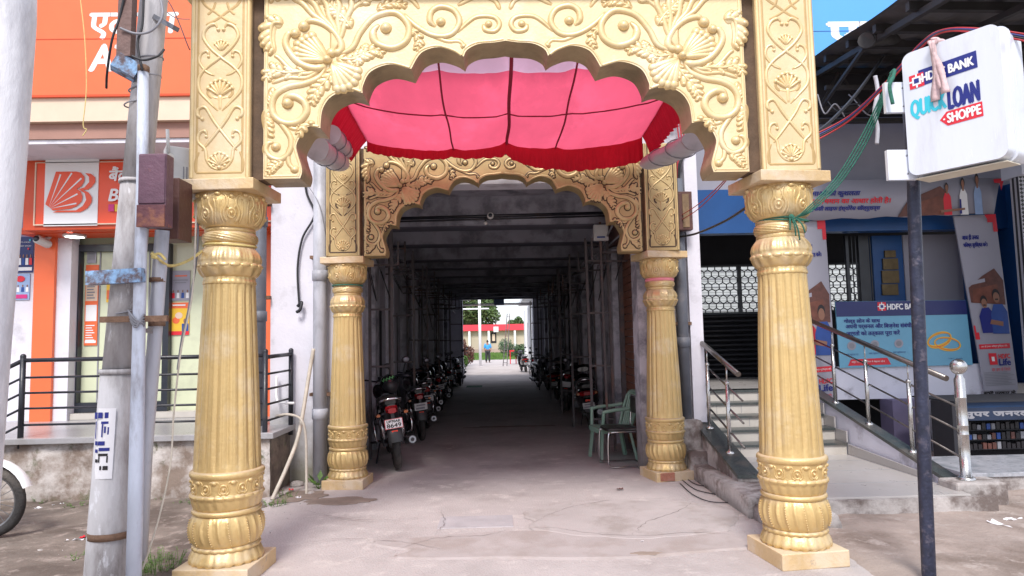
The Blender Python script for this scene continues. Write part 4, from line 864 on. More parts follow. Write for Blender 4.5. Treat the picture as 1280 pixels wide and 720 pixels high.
for k in range(7):
    x = 4.35+.8*k; MB().bar((x, 8.95, awz(x,8.95)-.14), (x-.5, 5.2, awz(x,5.2)-.14), .06).bar((x, 8.96, awz(x, 8.9)-.7), (x-.25, 7.2, awz(x,7.2)-.16), .035).bar((x, 8.96, 4.38), (x, 8.96, awz(x,8.95)-.1), .05).build('rafter', TINF, T)
MB().bar((4.2,8.7,4.52),(9.5,8.7,4.52),.06).bar((4.2,8.9,4.42),(9.5,8.9,4.42),.1,.05).bar((4.2,8.3,4.66),(9.5,8.3,4.66),.05).build('tie_beam', TINF, T)
for k in range(9): MB().bar((4.3+.6*k, 8.7, 4.52),(4.6+.6*k, 8.7, awz(4.6,8.7)-.1),.03).bar((4.6+.6*k, 8.7, awz(4.6,8.7)-.1),(4.9+.6*k, 8.7, 4.52),.03).build('truss_web', TINF, T)
B((4.1,8.85,4.5),(9.6,9.0,5.05)).build('back_panel', DARKM, T)
a = at(1083, 50, Y=6.9); b = at(1130, 47, Y=7.6)
MB().tube([a, b], .075, 12).tube([a-Vector((0.0,.01,0)), a+Vector((.02,.02,0))], .09, 12).build('roll', TINF, T)
# ================================================================== CARVED RELIEF TOOLS
class Relief:
    def __init__(s, mapf, ws=1.12, grow=0, hs=1): s.m = mapf; s.mb = MB(); s.ws = ws; s.g = grow; s.hs = hs; s.log = []
    def stroke(s, pts, w0, w1=None, flat=.75, seg=7, ends=True, base=-.004, ns=6):
        P = spline([(a, b, 0) for a, b in pts], seg); n = len(P); w1 = w0 if w1 is None else w1; k = len(s.mb.v)
        for i, p in enumerate(P):
            t = P[min(i+1, n-1)]-P[max(i-1, 0)]
            L = t.length or 1; nx, ny = -t.y/L, t.x/L; f = i/(n-1); w = (w0+(w1-w0)*f)*s.ws; e0 = w
            if ends: w *= min(1, (sin(pi*min(1, f*6)*.5)+.15))*min(1, sin(pi*min(1, (1-f)*6)*.5)+.1)
            for j in range(ns+1):
                a = pi*j/ns; s.mb.v.append(tuple(s.m(p.x+nx*(w+s.g)*cos(a), p.y+ny*(w+s.g)*cos(a), base+(w*flat*sin(a) if s.hs == 1 else .0065*sin(a)))))
        for i in range(n-1):
            for j in range(ns): s.mb.f.append((k+i*(ns+1)+j, k+(i+1)*(ns+1)+j, k+(i+1)*(ns+1)+j+1, k+i*(ns+1)+j+1)); s.mb.sm.append(True)
        s.log.append(('stroke', ((pts, w0, w1), dict(flat=flat, seg=seg, ends=ends))))
        return s
    def dome(s, u, v, a, b, ang=0, h=None, n=12, m=4, base=-.003):
        h = h or min(a, b)*.8; k = len(s.mb.v); ca, sa = cos(ang), sin(ang); a = a*(1+(s.ws-1)*.5)+s.g; b = b*(1+(s.ws-1)*.5)+s.g; h = h*1.0 if s.hs == 1 else .0085
        for i in range(m):
            q = (pi/2)*i/m
            for j in range(n):
                g = 2*pi*j/n; x = a*cos(q)*cos(g); y = b*cos(q)*sin(g)
                s.mb.v.append(tuple(s.m(u+x*ca-y*sa, v+x*sa+y*ca, base+h*sin(q))))
        s.mb.v.append(tuple(s.m(u, v, base+h)))
        for i in range(m-1):
            for j in range(n): s.mb.f.append((k+i*n+j, k+i*n+(j+1)%n, k+(i+1)*n+(j+1)%n, k+(i+1)*n+j)); s.mb.sm.append(True)
        for j in range(n): s.mb.f.append((k+(m-1)*n+j, k+(m-1)*n+(j+1)%n, k+m*n)); s.mb.sm.append(True)
        return s
    def fan(s, u, v, a0, a1, L, n, w, h=.02, bend=0):
        for i in range(n):
            a = a0+(a1-a0)*i/(n-1); l = L*(1-.12*abs(2*i/(n-1)-1))
            s.dome(u+cos(a)*l*.52, v+sin(a)*l*.52, l*.5, w, a, h)
            s.dome(u+cos(a)*l*.88, v+sin(a)*l*.88, w*1.25, max(w*1.05, abs(a1-a0)/(n-1)*l*.5), a, h*.95)
        return s
    def leaf(s, pts, w, n=6, side=0, h=.014):
        """lobed leaf: midrib with lobes on both sides (0) or one (+1/-1)"""
        P = spline([(a, b, 0) for a, b in pts], 8); m = len(P)
        s.stroke(pts, w*.6, w*.3, flat=.3).stroke(pts, w*.24, w*.12, flat=1.5)
        n = int(n*1.25)
        for i in range(n):
            f = (i+.7)/(n+.4); k = min(m-2, int(f*(m-1))); t = (P[k+1]-P[k]).normalized(); ww = w*(sin(pi*min(.97, f*.8+.15))**.7)
            for sd in ((1, -1) if side == 0 else (side,)):
                ang = atan2(t.y, t.x)+sd*radians(42)
                s.dome(P[k].x+cos(ang)*ww*.6, P[k].y+sin(ang)*ww*.6, ww*.8, ww*.42, ang, h)
                s.dome(P[k].x+cos(ang)*ww*1.15, P[k].y+sin(ang)*ww*1.15, ww*.3, ww*.28, ang, h*1.1)
        return s
def smallpart(rel, name, m, parent): return rel.mb.build(name, m, parent, world=False)
# ================================================================== COLUMN
def make_column(label, x, y, rz, sc, top_extra=True):
    t = thing('ornate_column', label, 'column', (x, y, 0), 0, 'gold painted ornate columns of the two gateways')
    sc = sc if isinstance(sc, tuple) else (sc, sc, sc); t.scale = (sc[0]*.92, sc[1]*.92, sc[2])
    M = Matrix.Rotation(rz, 4, 'Z')
    MB().box((-.272,-.272,0),(.272,.272,.11), M).build('plinth', PLG, t, world=False, bevel=.007)
    N = 144
    def R(prof, z):
        for (r0_, z0_), (r1_, z1_) in zip(prof, prof[1:]):
            if z0_ <= z <= z1_: return r0_+(r1_-r0_)*(z-z0_)/max(1e-6, z1_-z0_)
        return prof[-1][0]
    def dense(keys, k=5):
        P = spline([(r, z, 0) for r, z in keys], k); return [(p.x, p.y) for p in P]
    # base
    skirt = dense([(.25,.112),(.256,.135),(.243,.17),(.226,.2)])
    def d_sk(g, z): 
        f = (z-.112)/.09; return .011*(abs(cos(11*g))**.7)*(1-f*.7) + (-.012 if f < .08 else 0)*(1-abs(cos(11*g)))
    bp_ = MB().lathe(skirt, N, disp=d_sk)
    b1 = bp_.build('petal_skirt', GOLDC, t, world=False)
    MB().lathe(dense([(.222,.196),(.234,.2),(.238,.212),(.23,.224),(.215,.228)]), N, disp=lambda g, z: .006*abs(cos(12*g))).build('petal_collar', GOLDC, t, world=False)
    bulb = dense([(.215,.22),(.238,.24),(.257,.29),(.26,.34),(.25,.39),(.232,.425),(.222,.432)], 6)
    def d_b(g, z):
        ph = 24*g + 16*(z-.22) + .8*sin((z-.22)*15); e = sin(pi*(z-.22)/.212); c = cos(ph)
        return e*(.006*c + .002*cos(2*ph))
    MB().lathe(bulb, N*2, disp=d_b).build('gadrooned_bulb', GOLDC, t, world=False)
    mb = MB()
    for i in range(24):
        for k in range(10):
            z = .25+k*.016; g = (2*pi*i - 16*(z-.22) - .8*sin((z-.22)*15))/24
            if i % 2: continue
            r = R(bulb, z)+.007; mb.ball((r*cos(g), r*sin(g), z), .0062, 6, 4)
    o = mb.build('bead_rows', GOLDC, t, world=False)
    MB().lathe(dense([(.225,.428),(.242,.433),(.247,.447),(.24,.46),(.228,.463)]), N).build('ring', GOLDC, t, world=False)
    band = dense([(.225,.46),(.238,.475),(.25,.51),(.256,.54),(.262,.553),(.256,.566),(.247,.572),(.246,.6),(.249,.65),(.252,.675)], 5)
    def d_band(g, z):
        if z < .54: return -.006*(cos(22*g+20*z)*.5+.5)
        if z < .57: return .008*abs(cos(11*g))**.5 - .004
        return .0025*cos(12*g)
    MB().lathe(band, N*2, disp=d_band).build('carved_band', GOLDC, t, world=False)
    mp_ = lambda pr, R0: (lambda s_, z, h: Vector(((R(pr, z)+h)*cos(s_/R0), (R(pr, z)+h)*sin(s_/R0), z)))
    rl = Relief(mp_(band, .247)); st = 2*pi*.247/12
    for i in range(12):
        s0 = (i+.5)*st
        rl.stroke([(s0+.027*cos(a), .612+.028*sin(a)) for a in [2*pi*k/10 for k in range(11)]], .0068, flat=1.4, ends=False, seg=2).dome(s0, .612, .011, .011, h=.02)
        for sd in (-1, 1): rl.stroke([(s0+sd*.008,.575),(s0+sd*.034,.59),(s0+sd*.038,.62),(s0+sd*.03,.65),(s0+sd*.055,.668)], .008, .006, flat=1.3)
        rl.dome(s0+st/2, .655, .022, .015, h=.02)
    smallpart(rl, 'medallions', GOLDC, t)
    MB().lathe(dense([(.245,.672),(.26,.68),(.266,.697),(.26,.714),(.243,.722)]), N).build('ring', GOLDC, t, world=False)
    # shaft
    sh = [(.24-.054*((z-.72)/1.27)**1.15, z) for z in [.72+1.27*i/36 for i in range(37)]]
    def d_s(g, z):
        f = min(1, (z-.72)/.06)*min(1, (1.99-z)/.05); c = abs(cos(9*g)); e2 = abs(sin(9*g))
        return f*(.017*(c**.55-1) + .0055*exp(-(c/.1)**2) - .004*exp(-((e2-.0)/.1)**2)) + .0012*noise.noise(Vector((cos(g)*3, sin(g)*3, z*4)))
    MB().lathe(sh, N*2, disp=d_s).build('fluted_shaft', GOLDC, t, world=False)
    # neck
    mb = MB().lathe(dense([(.176,1.985),(.188,1.99),(.19,2.005),(.184,2.02),(.182,2.04)]), N, disp=lambda g, z: .004*abs(cos(15*g)))
    mb.build('bead_ring', GOLDC, t, world=False)
    ub = dense([(.18,2.035),(.2,2.05),(.222,2.085),(.23,2.11),(.226,2.14),(.228,2.165),(.215,2.205),(.19,2.24),(.176,2.25)], 6)
    def d_u(g, z):
        if z < 2.12: return .006*cos(14*g)*sin(pi*(z-2.03)/.09)
        return .011*(abs(cos(7*g))**.6-.6)*sin(pi*min(1, (z-2.12)/.13)) + .003*cos(28*g)*sin(pi*min(1, (z-2.12)/.13))
    MB().lathe(ub, N*2, disp=d_u).build('petalled_bulb', GOLDC, t, world=False)
    rl = Relief(mp_(ub, .228)); st = 2*pi*.228/18
    for i in range(18): rl.dome(i*st, 2.118, st*.48, .016, h=.014)
    smallpart(rl, 'scallop_fringe', GOLDC, t)
    MB().lathe(dense([(.172,2.245),(.183,2.25),(.184,2.27),(.178,2.278)]), N).build('ring', GOLDC, t, world=False)
    tr = dense([(.178,2.275),(.193,2.285),(.201,2.308),(.198,2.335),(.183,2.352),(.176,2.356)], 5)
    MB().lathe(tr, N, disp=lambda g, z: .005*(cos(12*g+14*(z-2.3)/.04))*sin(pi*(z-2.275)/.08)).build('twisted_ring', GOLDC, t, world=False)
    MB().lathe(dense([(.172,2.352),(.184,2.357),(.186,2.372),(.176,2.384)]), N).build('ring', GOLDC, t, world=False)
    cp = dense([(.176,2.38),(.205,2.395),(.238,2.44),(.252,2.5),(.256,2.55),(.25,2.6),(.245,2.622)], 6)
    MB().lathe(cp, N, disp=lambda g, z: .004*cos(16*g)*sin(pi*(z-2.38)/.24)).build('capital_bowl', GOLDC, t, world=False)
    R0 = .252; rl = Relief(mp_(cp, R0)); st = 2*pi*R0/8
    for i in range(8):
        s0 = (i+.5)*st
        rl.stroke([(s0+.028*cos(a), 2.465+.032*sin(a)) for a in [2*pi*k/10 for k in range(11)]], .009, flat=1.3, ends=False, seg=2).dome(s0, 2.465, .014, .015, h=.024)
        for sd in (-1, 1):
            rl.stroke([(s0+sd*.02,2.4),(s0+sd*.05,2.43),(s0+sd*.055,2.48),(s0+sd*.03,2.535),(s0+sd*.045,2.59),(s0+sd*.08,2.6)], .013, .008, flat=.9)
            rl.stroke([(s0+sd*.012,2.49),(s0+sd*.03,2.53),(s0+sd*.02,2.58),(s0+sd*.03,2.605)], .01, .007, flat=.9)
            rl.stroke([(s0+sd*.06,2.395),(s0+sd*.078,2.45),(s0+sd*.08,2.52),(s0+sd*.068,2.57)], .011, .007, flat=.9)
        rl.dome(s0, 2.585, .022, .02, h=.02).dome(s0+st/2, 2.6, .026, .016, h=.022).stroke([(s0+st/2,2.4),(s0+st/2,2.58)], .006, .01)
    smallpart(rl, 'acanthus_relief', GOLDC, t)
    MB().box((-.292,-.282,2.62),(.292,.282,2.698), M).build('abacus', PLG, t, world=False, bevel=.006)
    return t
# ================================================================== SCALLOPED ARCH
LOBES = [[(1.433,2.70),(1.42,2.763),(1.449,2.866),(1.46,2.93),(1.433,2.995),(1.384,3.06),(1.295,3.052)],
         [(1.295,3.052),(1.292,3.11),(1.276,3.195),(1.218,3.275),(1.10,3.322),(1.003,3.297)],
         [(1.003,3.297),(1.0,3.35),(.945,3.45),(.81,3.50),(.664,3.466)],
         [(.664,3.466),(.593,3.58),(.476,3.62),(.36,3.59),(.297,3.55)],
         [(.297,3.55),(.27,3.60),(.19,3.64),(.08,3.65),(0,3.662)]]
def contour():
    out = []
    for L in LOBES:
        P = spline([(a, b, 0) for a, b in L], 5); out += [(p.x, p.y) for p in P[:-1]]
    return out+[(0, 3.662)]
def F(x, y): return ((x-636.5)/184.6, 1.55+(427-(x-620)*.021-y)/184.6)
def Z8(*p): return [F(320+a/3.272, b/3.272) for a, b in p]
def Z4(*p): return [F(220+a*.3611, b*.3611) for a, b in p]
def make_arch(label, x, y, sx, sz, face, relief, soff, pil, HP=1.98, top=4.0, cornice=True):
    t = thing('scalloped_arch', label, 'arch', (x, y, 0)); sc = (sx, .93 if sx < 1 else 1, sz)
    def build(mb, nm, m, **k):
        mb.v = [(a*sx, b*sc[1], c*sz) for a, b, c in mb.v]; return mb.build(nm, m, t, world=False, **k)
    C = contour(); half = C; D = .27
    poly = [(1.685,2.70)]+half+[(-a, b) for a, b in reversed(half[:-1])]+[(-1.685,2.70),(-1.685,top),(1.685,top)]
    n = len(poly)
    build(MB().add([(a,0,b) for a, b in poly], [tuple(reversed(range(n)))]).add([(a,D,b) for a, b in poly], [tuple(range(n))]).add([(a,0,b) for a, b in poly[-3:]+poly[:1]]+[(a,D,b) for a, b in poly[-3:]+poly[:1]], [(0,4,5,1),(1,5,6,2),(2,6,7,3)]), 'arch_panel', face)
    # soffit, each lobe smooth, a hair proud
    for sgn in (1, -1):
        for L in LOBES:
            P = spline([(a*sgn, b, 0) for a, b in L], 6); mb = MB(); k = len(P)
            mb.add([(p.x, 0.0, p.y) for p in P]+[(p.x, D, p.y) for p in P], [(i, i+1, k+i+1, k+i) for i in range(k-1)], True); build(mb, 'lobe_soffit', soff)
        mb = MB().add([(sgn*1.433,0,2.70),(sgn*1.685,0,2.70),(sgn*1.685,D,2.70),(sgn*1.433,D,2.70)], [(0,1,2,3)]); build(mb, 'foot_soffit', soff)
    mp = lambda sg: (lambda u, v, h: Vector((sg*u, -h, v)))
    hollow_tone = MB()
    for sg in (1, -1):
        def part(nm, f, m=relief):
            rl = Relief(mp(sg)); f(rl); build(rl.mb, nm, m)
            if nm.startswith('carved'): rw = Relief(mp(sg), grow=.011 if relief is RELG else .015, hs=0); f(rw); hollow_tone.add(rw.mb.v, rw.mb.f, True)
        # rim mouldings
        part('rim_moulding', lambda r: [r.stroke([(-a+(-.014 if True else 0), b+.012) for a, b in L], .009, flat=.9, ends=False) for L in LOBES], relief)
        part('edge_moulding', lambda r: [r.stroke([(-1.668,2.72),(-1.668,3.3),(-1.668,top-.02)], .012, flat=.8, ends=False).stroke([(-1.668,2.718),(-1.55,2.718),(-1.455,2.72)], .009, ends=False)])
        part('carved_scroll', lambda r: r.stroke(Z8((280,225),(250,285),(190,315),(120,330),(72,360),(52,405),(62,455),(105,485),(160,480),(195,440),(188,398),(150,372),(115,375),(100,398)), .019, .026, flat=.95).dome(*Z8((118,402))[0], .034, .034, h=.04))
        part('carved_scroll', lambda r: r.stroke(Z8((62,455),(100,500),(132,555),(125,610),(90,640),(48,630),(28,600),(38,572),(60,568)), .017, .014, flat=.95).dome(*Z8((70,588))[0], .026, .026, h=.032))
        part('carved_scroll', lambda r: r.stroke(Z8((278,238),(235,250),(180,235),(135,195),(108,145),(118,105),(140,95)), .026, .02, flat=1).dome(*Z8((148,100))[0], .03, .03, h=.036))
        part('carved_scroll', lambda r: r.stroke(Z8((300,180),(335,175),(340,140),(310,90),(265,55),(215,42),(188,55)), .024, .018, flat=1).dome(*Z8((185,68))[0], .034, .034, h=.038).dome(*Z8((300,182))[0], .03, .03, h=.03))
        part('carved_scroll', lambda r: r.stroke([F(*p) for p in ((411,60),(437,50),(449,28),(467,7),(494,1),(511,18),(508,38),(490,48),(470,42),(465,28),(473,17))], .017, .026, flat=1).dome(*F(482,22), .034, .034, h=.04))
        part('carved_scroll', lambda r: r.stroke([F(*p) for p in ((505,2),(523,20),(545,31),(566,29),(577,13),(570,-3),(553,-8),(541,-1),(539,12),(546,19))], .016, .02, flat=1).dome(*F(553,13), .026, .026, h=.034))
        part('carved_scroll', lambda r: r.stroke([F(*p) for p in ((574,26),(594,8),(608,4),(623,6),(629,15),(623,24),(611,23),(608,15))], .012, .015, flat=1).dome(*F(615,15), .018, .018, h=.024))
        part('carved_leaf', lambda r: r.stroke([F(*p) for p in ((540,30),(560,38),(576,38),(583,45))], .012, .008).dome(*F(582,45), .014, .014, h=.02))
        part('carved_leaf', lambda r: r.stroke(Z8((120,500),(150,510),(165,495),(215,488)), .014, .008).dome(*Z8((215,486))[0], .018, .014, h=.02))
        part('carved_leaf', lambda r: r.stroke(Z8((135,580),(120,620),(125,660),(150,685)), .016, .01).dome(*Z8((148,683))[0], .022, .02, h=.022))
        part('carved_leaf', lambda r: r.leaf(Z8((100,648),(65,665),(35,700)), .035, 4))
        part('carved_leaf', lambda r: r.leaf(Z8((60,420),(30,450),(32,500),(45,550)), .045, 5, 1))
        part('carved_leaf', lambda r: r.leaf(Z8((320,205),(380,210),(430,190),(480,170),(515,185)), .05, 7, 0))
        part('carved_leaf', lambda r: r.leaf(Z8((315,245),(280,300),(235,350),(215,410)), .05, 6, 0))
        part('carved_leaf', lambda r: r.leaf(Z8((95,55),(55,60),(45,120),(60,185)), .07, 6, -1, h=.02))
        part('carved_leaf', lambda r: r.leaf(Z8((200,262),(110,270),(50,260),(28,300)), .05, 5, 0))
        part('carved_shell', lambda r: r.fan(*Z8((285,215))[0], radians(122), radians(178), .27, 7, .024, h=.024))
        part('carved_shell', lambda r: r.fan(*Z8((300,225))[0], radians(-78), radians(-18), .24, 6, .026, h=.022))
        part('carved_shell', lambda r: r.dome(*Z8((283,212))[0], .028, .028, h=.045))
        for k in range(5): part('carved_frond', lambda r: r.stroke(Z8((300,180),(340-10*k,110-8*k),(360-34*k,40-6*k),(385-52*k,-20-4*k),(380-62*k,-60)), .012, .022, flat=.9))
        part('carved_frond', lambda r: r.stroke(Z8((270,232),(210,270),(140,262),(80,205),(60,195)), .016, .01, flat=.9))
        part('carved_frond', lambda r: r.stroke(Z8((265,240),(200,288),(120,290),(50,315)), .012, .012, flat=.9))
        # upper field
        part('carved_leaf', lambda r: r.leaf(Z8((385,75),(350,25),(310,-10),(280,-50)), .05, 6))
        part('carved_leaf', lambda r: r.leaf([F(*p) for p in ((470,-2),(490,-12),(510,-8))], .035, 4))
        part('carved_leaf', lambda r: r.leaf(Z8((60,335),(38,370),(32,410)), .035, 4, 1))
        part('carved_leaf', lambda r: r.leaf([F(*p) for p in ((515,22),(525,38),(520,52))], .03, 4))
        part('carved_leaf', lambda r: r.leaf([F(*p) for p in ((458,42),(448,62),(436,76))], .035, 4))
        part('carved_leaf', lambda r: r.leaf(Z8((150,470),(178,500),(160,545)), .03, 3))
        part('carved_frond', lambda r: r.stroke([F(*p) for p in ((415,30),(440,-5),(470,-22),(510,-20),(525,-5))], .014, .012).leaf([F(*p) for p in ((445,-8),(480,-28),(530,-30),(560,-24))], .05, 6))
        part('carved_frond', lambda r: r.leaf([F(*p) for p in ((400,-10),(380,-22),(350,-24),(330,-15))], .05, 5).stroke([F(*p) for p in ((575,-10),(600,-22),(622,-18),(630,-5))], .012, .012))
    build(hollow_tone, 'hollow_wash_and_shade', BRZD if relief is not RELG else TANSHADE, kind='stuff')  # front: tan shading painted around the relief; rear: dark paint wash
    # pilasters
    def px_(x, y): return ((x-822)/3/184.6*1.0, 3.901-y*.001806)
    for sg in (1, -1):
        cx = sg*HP
        b = MB().box((cx-.205,-.012,2.70),(cx+.205,.39,top)); build(b, 'pilaster', pil, bevel=.005)
        for s2 in (1, -1):
            m2 = (lambda S_: (lambda u, v, h: Vector((cx+S_*u, -.012-h, v))))(s2)
            r = Relief(m2)
            r.stroke([(.19,2.71),(.19,3.3),(.19,top)], .011, flat=.9, ends=False).stroke([(.155,2.745),(.155,3.3),(.155,top)], .004, flat=.9, ends=False).stroke([(0,2.745),(.155,2.745)], .005, ends=False)
            r.stroke([px_(*p) for p in ((808,72),(795,58),(768,72),(756,108),(785,155),(830,195),(872,228),(902,268),(900,320),(868,360),(830,400))], .012, .009, flat=1.2).dome(*px_(812,80), .014, .014, h=.017)
            r.stroke([px_(*p) for p in ((778,182),(770,165),(748,175),(742,208),(768,245),(800,262))], .0105, .007, flat=1.2).dome(*px_(776,186), .012, .012, h=.015)
            r.stroke([px_(*p) for p in ((752,430),(738,415),(742,392),(768,388),(800,440),(845,500),(888,555))], .012, .009, flat=1.2).dome(*px_(756,432), .014, .014, h=.017)
            r.stroke([px_(*p) for p in ((775,495),(765,478),(745,488),(742,520),(768,550),(775,590),(795,618),(822,630))], .0105, .008, flat=1.2).dome(*px_(772,500), .012, .012, h=.015).dome(*px_(800,612), .013, .013, h=.016)
            r.stroke([px_(*p) for p in ((735,640),(732,600),(745,560))], .007, .004).stroke([px_(*p) for p in ((790,350),(775,330),(785,300),(800,290))], .008, .005).stroke([px_(*p) for p in ((740,-60),(760,-20),(800,10),(840,40),(880,60))], .008, .006).stroke([px_(*p) for p in ((770,20),(790,0),(800,-30))], .007, .005)
            build(r.mb, 'carved_strapwork', relief)
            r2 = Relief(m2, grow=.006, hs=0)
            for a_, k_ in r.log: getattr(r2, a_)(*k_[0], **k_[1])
            build(r2.mb, 'hollow_wash_and_shade', BRZD if relief is not RELG else TANSHADE)  # tan stands for shading on the front pilasters, dark wash on the rear
        mt = lambda u, v, h: Vector((cx+u, -.012-h, v))
        r = Relief(mt); r.fan(*px_(822,342), radians(35), radians(145), .13, 7, .011, h=.018).stroke([px_(822,335), px_(822,400)], .017, .008).stroke([px_(790,345), px_(822,352), px_(854,345)], .008, .008); build(r.mb, 'carved_tulip', relief)
        r = Relief(mt); r.fan(*px_(822,612), radians(25), radians(155), .1, 7, .009, h=.014).dome(*px_(822,620), .016, .014, h=.018); build(r.mb, 'carved_palmette', relief)
        r = Relief(mt); r.fan(*px_(824,165), radians(50), radians(130), .085, 5, .009, h=.014); build(r.mb, 'carved_bud', relief)
        # dark strip coloured as the shade in the gap between pilaster and panel
        xg = sg*1.73; build(MB().box((sg*1.685,.03,2.70),(sg*1.775,.2,top)), 'gap_shade_strip', mat('dark_gap_shade', (.1,.06,.035), .8, 0, .3, 8, .1, 40))
    if cornice: build(MB().box((-2.25,-.06,top+.002),(2.25,.45,top+.12)), 'cornice', face, bevel=.01)
    return t
AY = 4.62
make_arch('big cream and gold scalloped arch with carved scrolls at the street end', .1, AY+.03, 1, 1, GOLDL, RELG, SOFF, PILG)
make_arch('smaller bronze gold scalloped arch with dark-washed carving at the mouth of the passage', .095, 7.5, .915, .935, BRZ, mat('bronze_relief', (.56,.42,.21), .38, .3, .12, 9, .05, 50, c2=(.42,.3,.14), c2amt=.3), BRZ, BRZ, HP=1.935, cornice=False)
make_column('tall gold column at the left front with a yellow cord', .1-1.985, AY+.24, radians(-3), 1)
make_column('tall gold column at the right front, tied with green rope below its capital', .1+1.965, AY+.24, radians(7), (.97,.97,1))
make_column('smaller gold column at the left rear beside the grey downpipe', .095-1.935*.915, 7.72, radians(-4), (.9,.9,.935))
make_column('smaller gold column at the right rear with a pink band round its neck, by the chairs', .095+1.935*.915, 7.72, radians(12), (.9,.9,.935))
# ================================================================== CANOPY BETWEEN THE ARCHES
XA, XB, YA, YB = -1.37, 1.63, 4.95, 7.28
def cz(x, y):
    u = (x-XA)/(XB-XA); v = (y-YA)/(YB-YA)
    ribs = 0
    for xs in (-.43, .15, .68): ribs += .022*exp(-((x-xs)/.07)**2)
    return 3.87-.12*v-.085*v*v*abs(sin(2*pi*u))**.6-.17*sin(pi*min(1, v**.8))*(sin(pi*u)**.6)-.05*sin(pi*u)*v + ribs + .01*noise.noise(Vector((x*3, y*3, 1)))+.005*noise.noise(Vector((x*14, y*4, 5)))
T = thing('cloth_canopy', 'pink cloth canopy with dark red seams and a crimson frill stretched between the two arches', 'canopy', (.1, 6.1, 3.7))
def cgrid(y0, y1, m, nm):
    nx, ny = 90, 24; mb = MB(); vs = [(XA+(XB-XA)*i/nx, y0+(y1-y0)*j/ny, cz(XA+(XB-XA)*i/nx, y0+(y1-y0)*j/ny)) for j in range(ny+1) for i in range(nx+1)]
    mb.add(vs, [(j*(nx+1)+i, j*(nx+1)+i+1, (j+1)*(nx+1)+i+1, (j+1)*(nx+1)+i) for j in range(ny) for i in range(nx)], True); return mb.build(nm, m, T)
cgrid(YA+.42, YB, PINK, 'cloth'); cgrid(YA, YA+.42, LPINK, 'pale_cloth')
for xs, r in ((-.43,.009), (.15,.017), (.68,.009)):
    MB().tube([(xs+.006*sin(k*.6), YA+(YB-YA)*k/20, cz(xs, YA+(YB-YA)*k/20)-.008) for k in range(21)], r, 6).build('seam', DRED, T)
MB().tube([(XA+(XB-XA)*k/30, 6.12, cz(XA+(XB-XA)*k/30, 6.12)-.006) for k in range(31)], .007, 6).build('seam', DRED, T)
def frill(P0, P1, dropf, n, nm, amp, out, flare=0):
    mb = MB(); P0 = Vector(P0); P1 = Vector(P1); rows = 5
    for j in range(rows+1):
        for i in range(n+1):
            f = i/n; p = P0.lerp(P1, f); p.z = cz(min(XB, max(XA, p.x)), min(YB, p.y))+.004; d = dropf(f)*j/rows
            w_ = amp*(j/rows)**.6*(sin(i*1.9+j*.15)+.5*sin(i*.77+1)) + flare*(j/rows); q = Vector(out)*w_
            mb.v.append((p.x+q.x, p.y+q.y, p.z-d+ .006*sin(i*.9)*(j/rows)))
    for j in range(rows):
        for i in range(n): k = j*(n+1)+i; mb.f.append((k, k+1, k+n+2, k+n+1)); mb.sm.append(True)
    return mb.build(nm, RED, T)
frill((XA,7.28,0), (XB,7.28,0), lambda f: .1+.04*abs(f-.3)+.13*sm(.38, .7, f), 170, 'rear_frill', .012, (0,1,0))
frill((XA,5.5,0), (XA,7.28,0), lambda f: .27+.04*sin(f*5), 90, 'side_frill', .014, (-1,0,0), .17)
frill((XB,5.4,0), (XB,7.28,0), lambda f: .26+.03*sin(f*6), 90, 'side_frill', .014, (1,0,0), .1)
for xs in (XA-.0, XB+.0): MB().tube([(xs, YA-.05, 3.89), (xs, YB+.05, 3.775)], .016, 8).build('side_pole', BLACKP, T)
def tarp_roll(label, a, b, r, seed, squash=1):
    t = thing('rolled_tarpaulin', label, 'tarpaulin', a); a = Vector(a); b = Vector(b); d = (b-a).normalized(); s_ = d.cross(Vector((0,0,1))).normalized(); u_ = s_.cross(d)
    mb = MB(); n, m = 28, 30
    for i in range(m+1):
        p = a.lerp(b, i/m)
        for j in range(n):
            g = 2*pi*j/n; k = r*(1+.1*noise.noise(Vector((cos(g)*1.6, sin(g)*1.6, i*.22+seed)))+.03*sin(3*g+i*.3)); mb.v.append(tuple(p+(s_*cos(g)*squash+u_*sin(g))*k))
    for i in range(m):
        for j in range(n): mb.f.append((i*n+j, i*n+(j+1)%n, (i+1)*n+(j+1)%n, (i+1)*n+j)); mb.sm.append(True)
    mb.f.append(tuple(range(n))); mb.sm.append(False); mb.f.append(tuple(reversed(range(m*n, m*n+n)))); mb.sm.append(False)
    mb.build('roll', TARP, t)
    for f in (.3, .7):
        p = a.lerp(b, f); MB().tube([p+(s_*cos(2*pi*j/20)*squash+u_*sin(2*pi*j/20))*r*1.1 for j in range(20)], .006, 5, closed=True).build('tie_cord', WIREG, t)
tarp_roll('rolled white tarpaulin under the left edge of the pink canopy, round end towards the street', at(396,186,Y=5.55), at(425,203,Y=7.2), .1, 1)
tarp_roll('wrinkled second tarpaulin roll tucked between the left frill and the first roll', at(414,168,Y=5.9), at(432,190,Y=7.25), .085, 5)
tarp_roll('flattened white tarpaulin roll under the right edge of the pink canopy', at(872,176,Y=5.6), at(815,203,Y=7.25), .08, 9, 1.7)
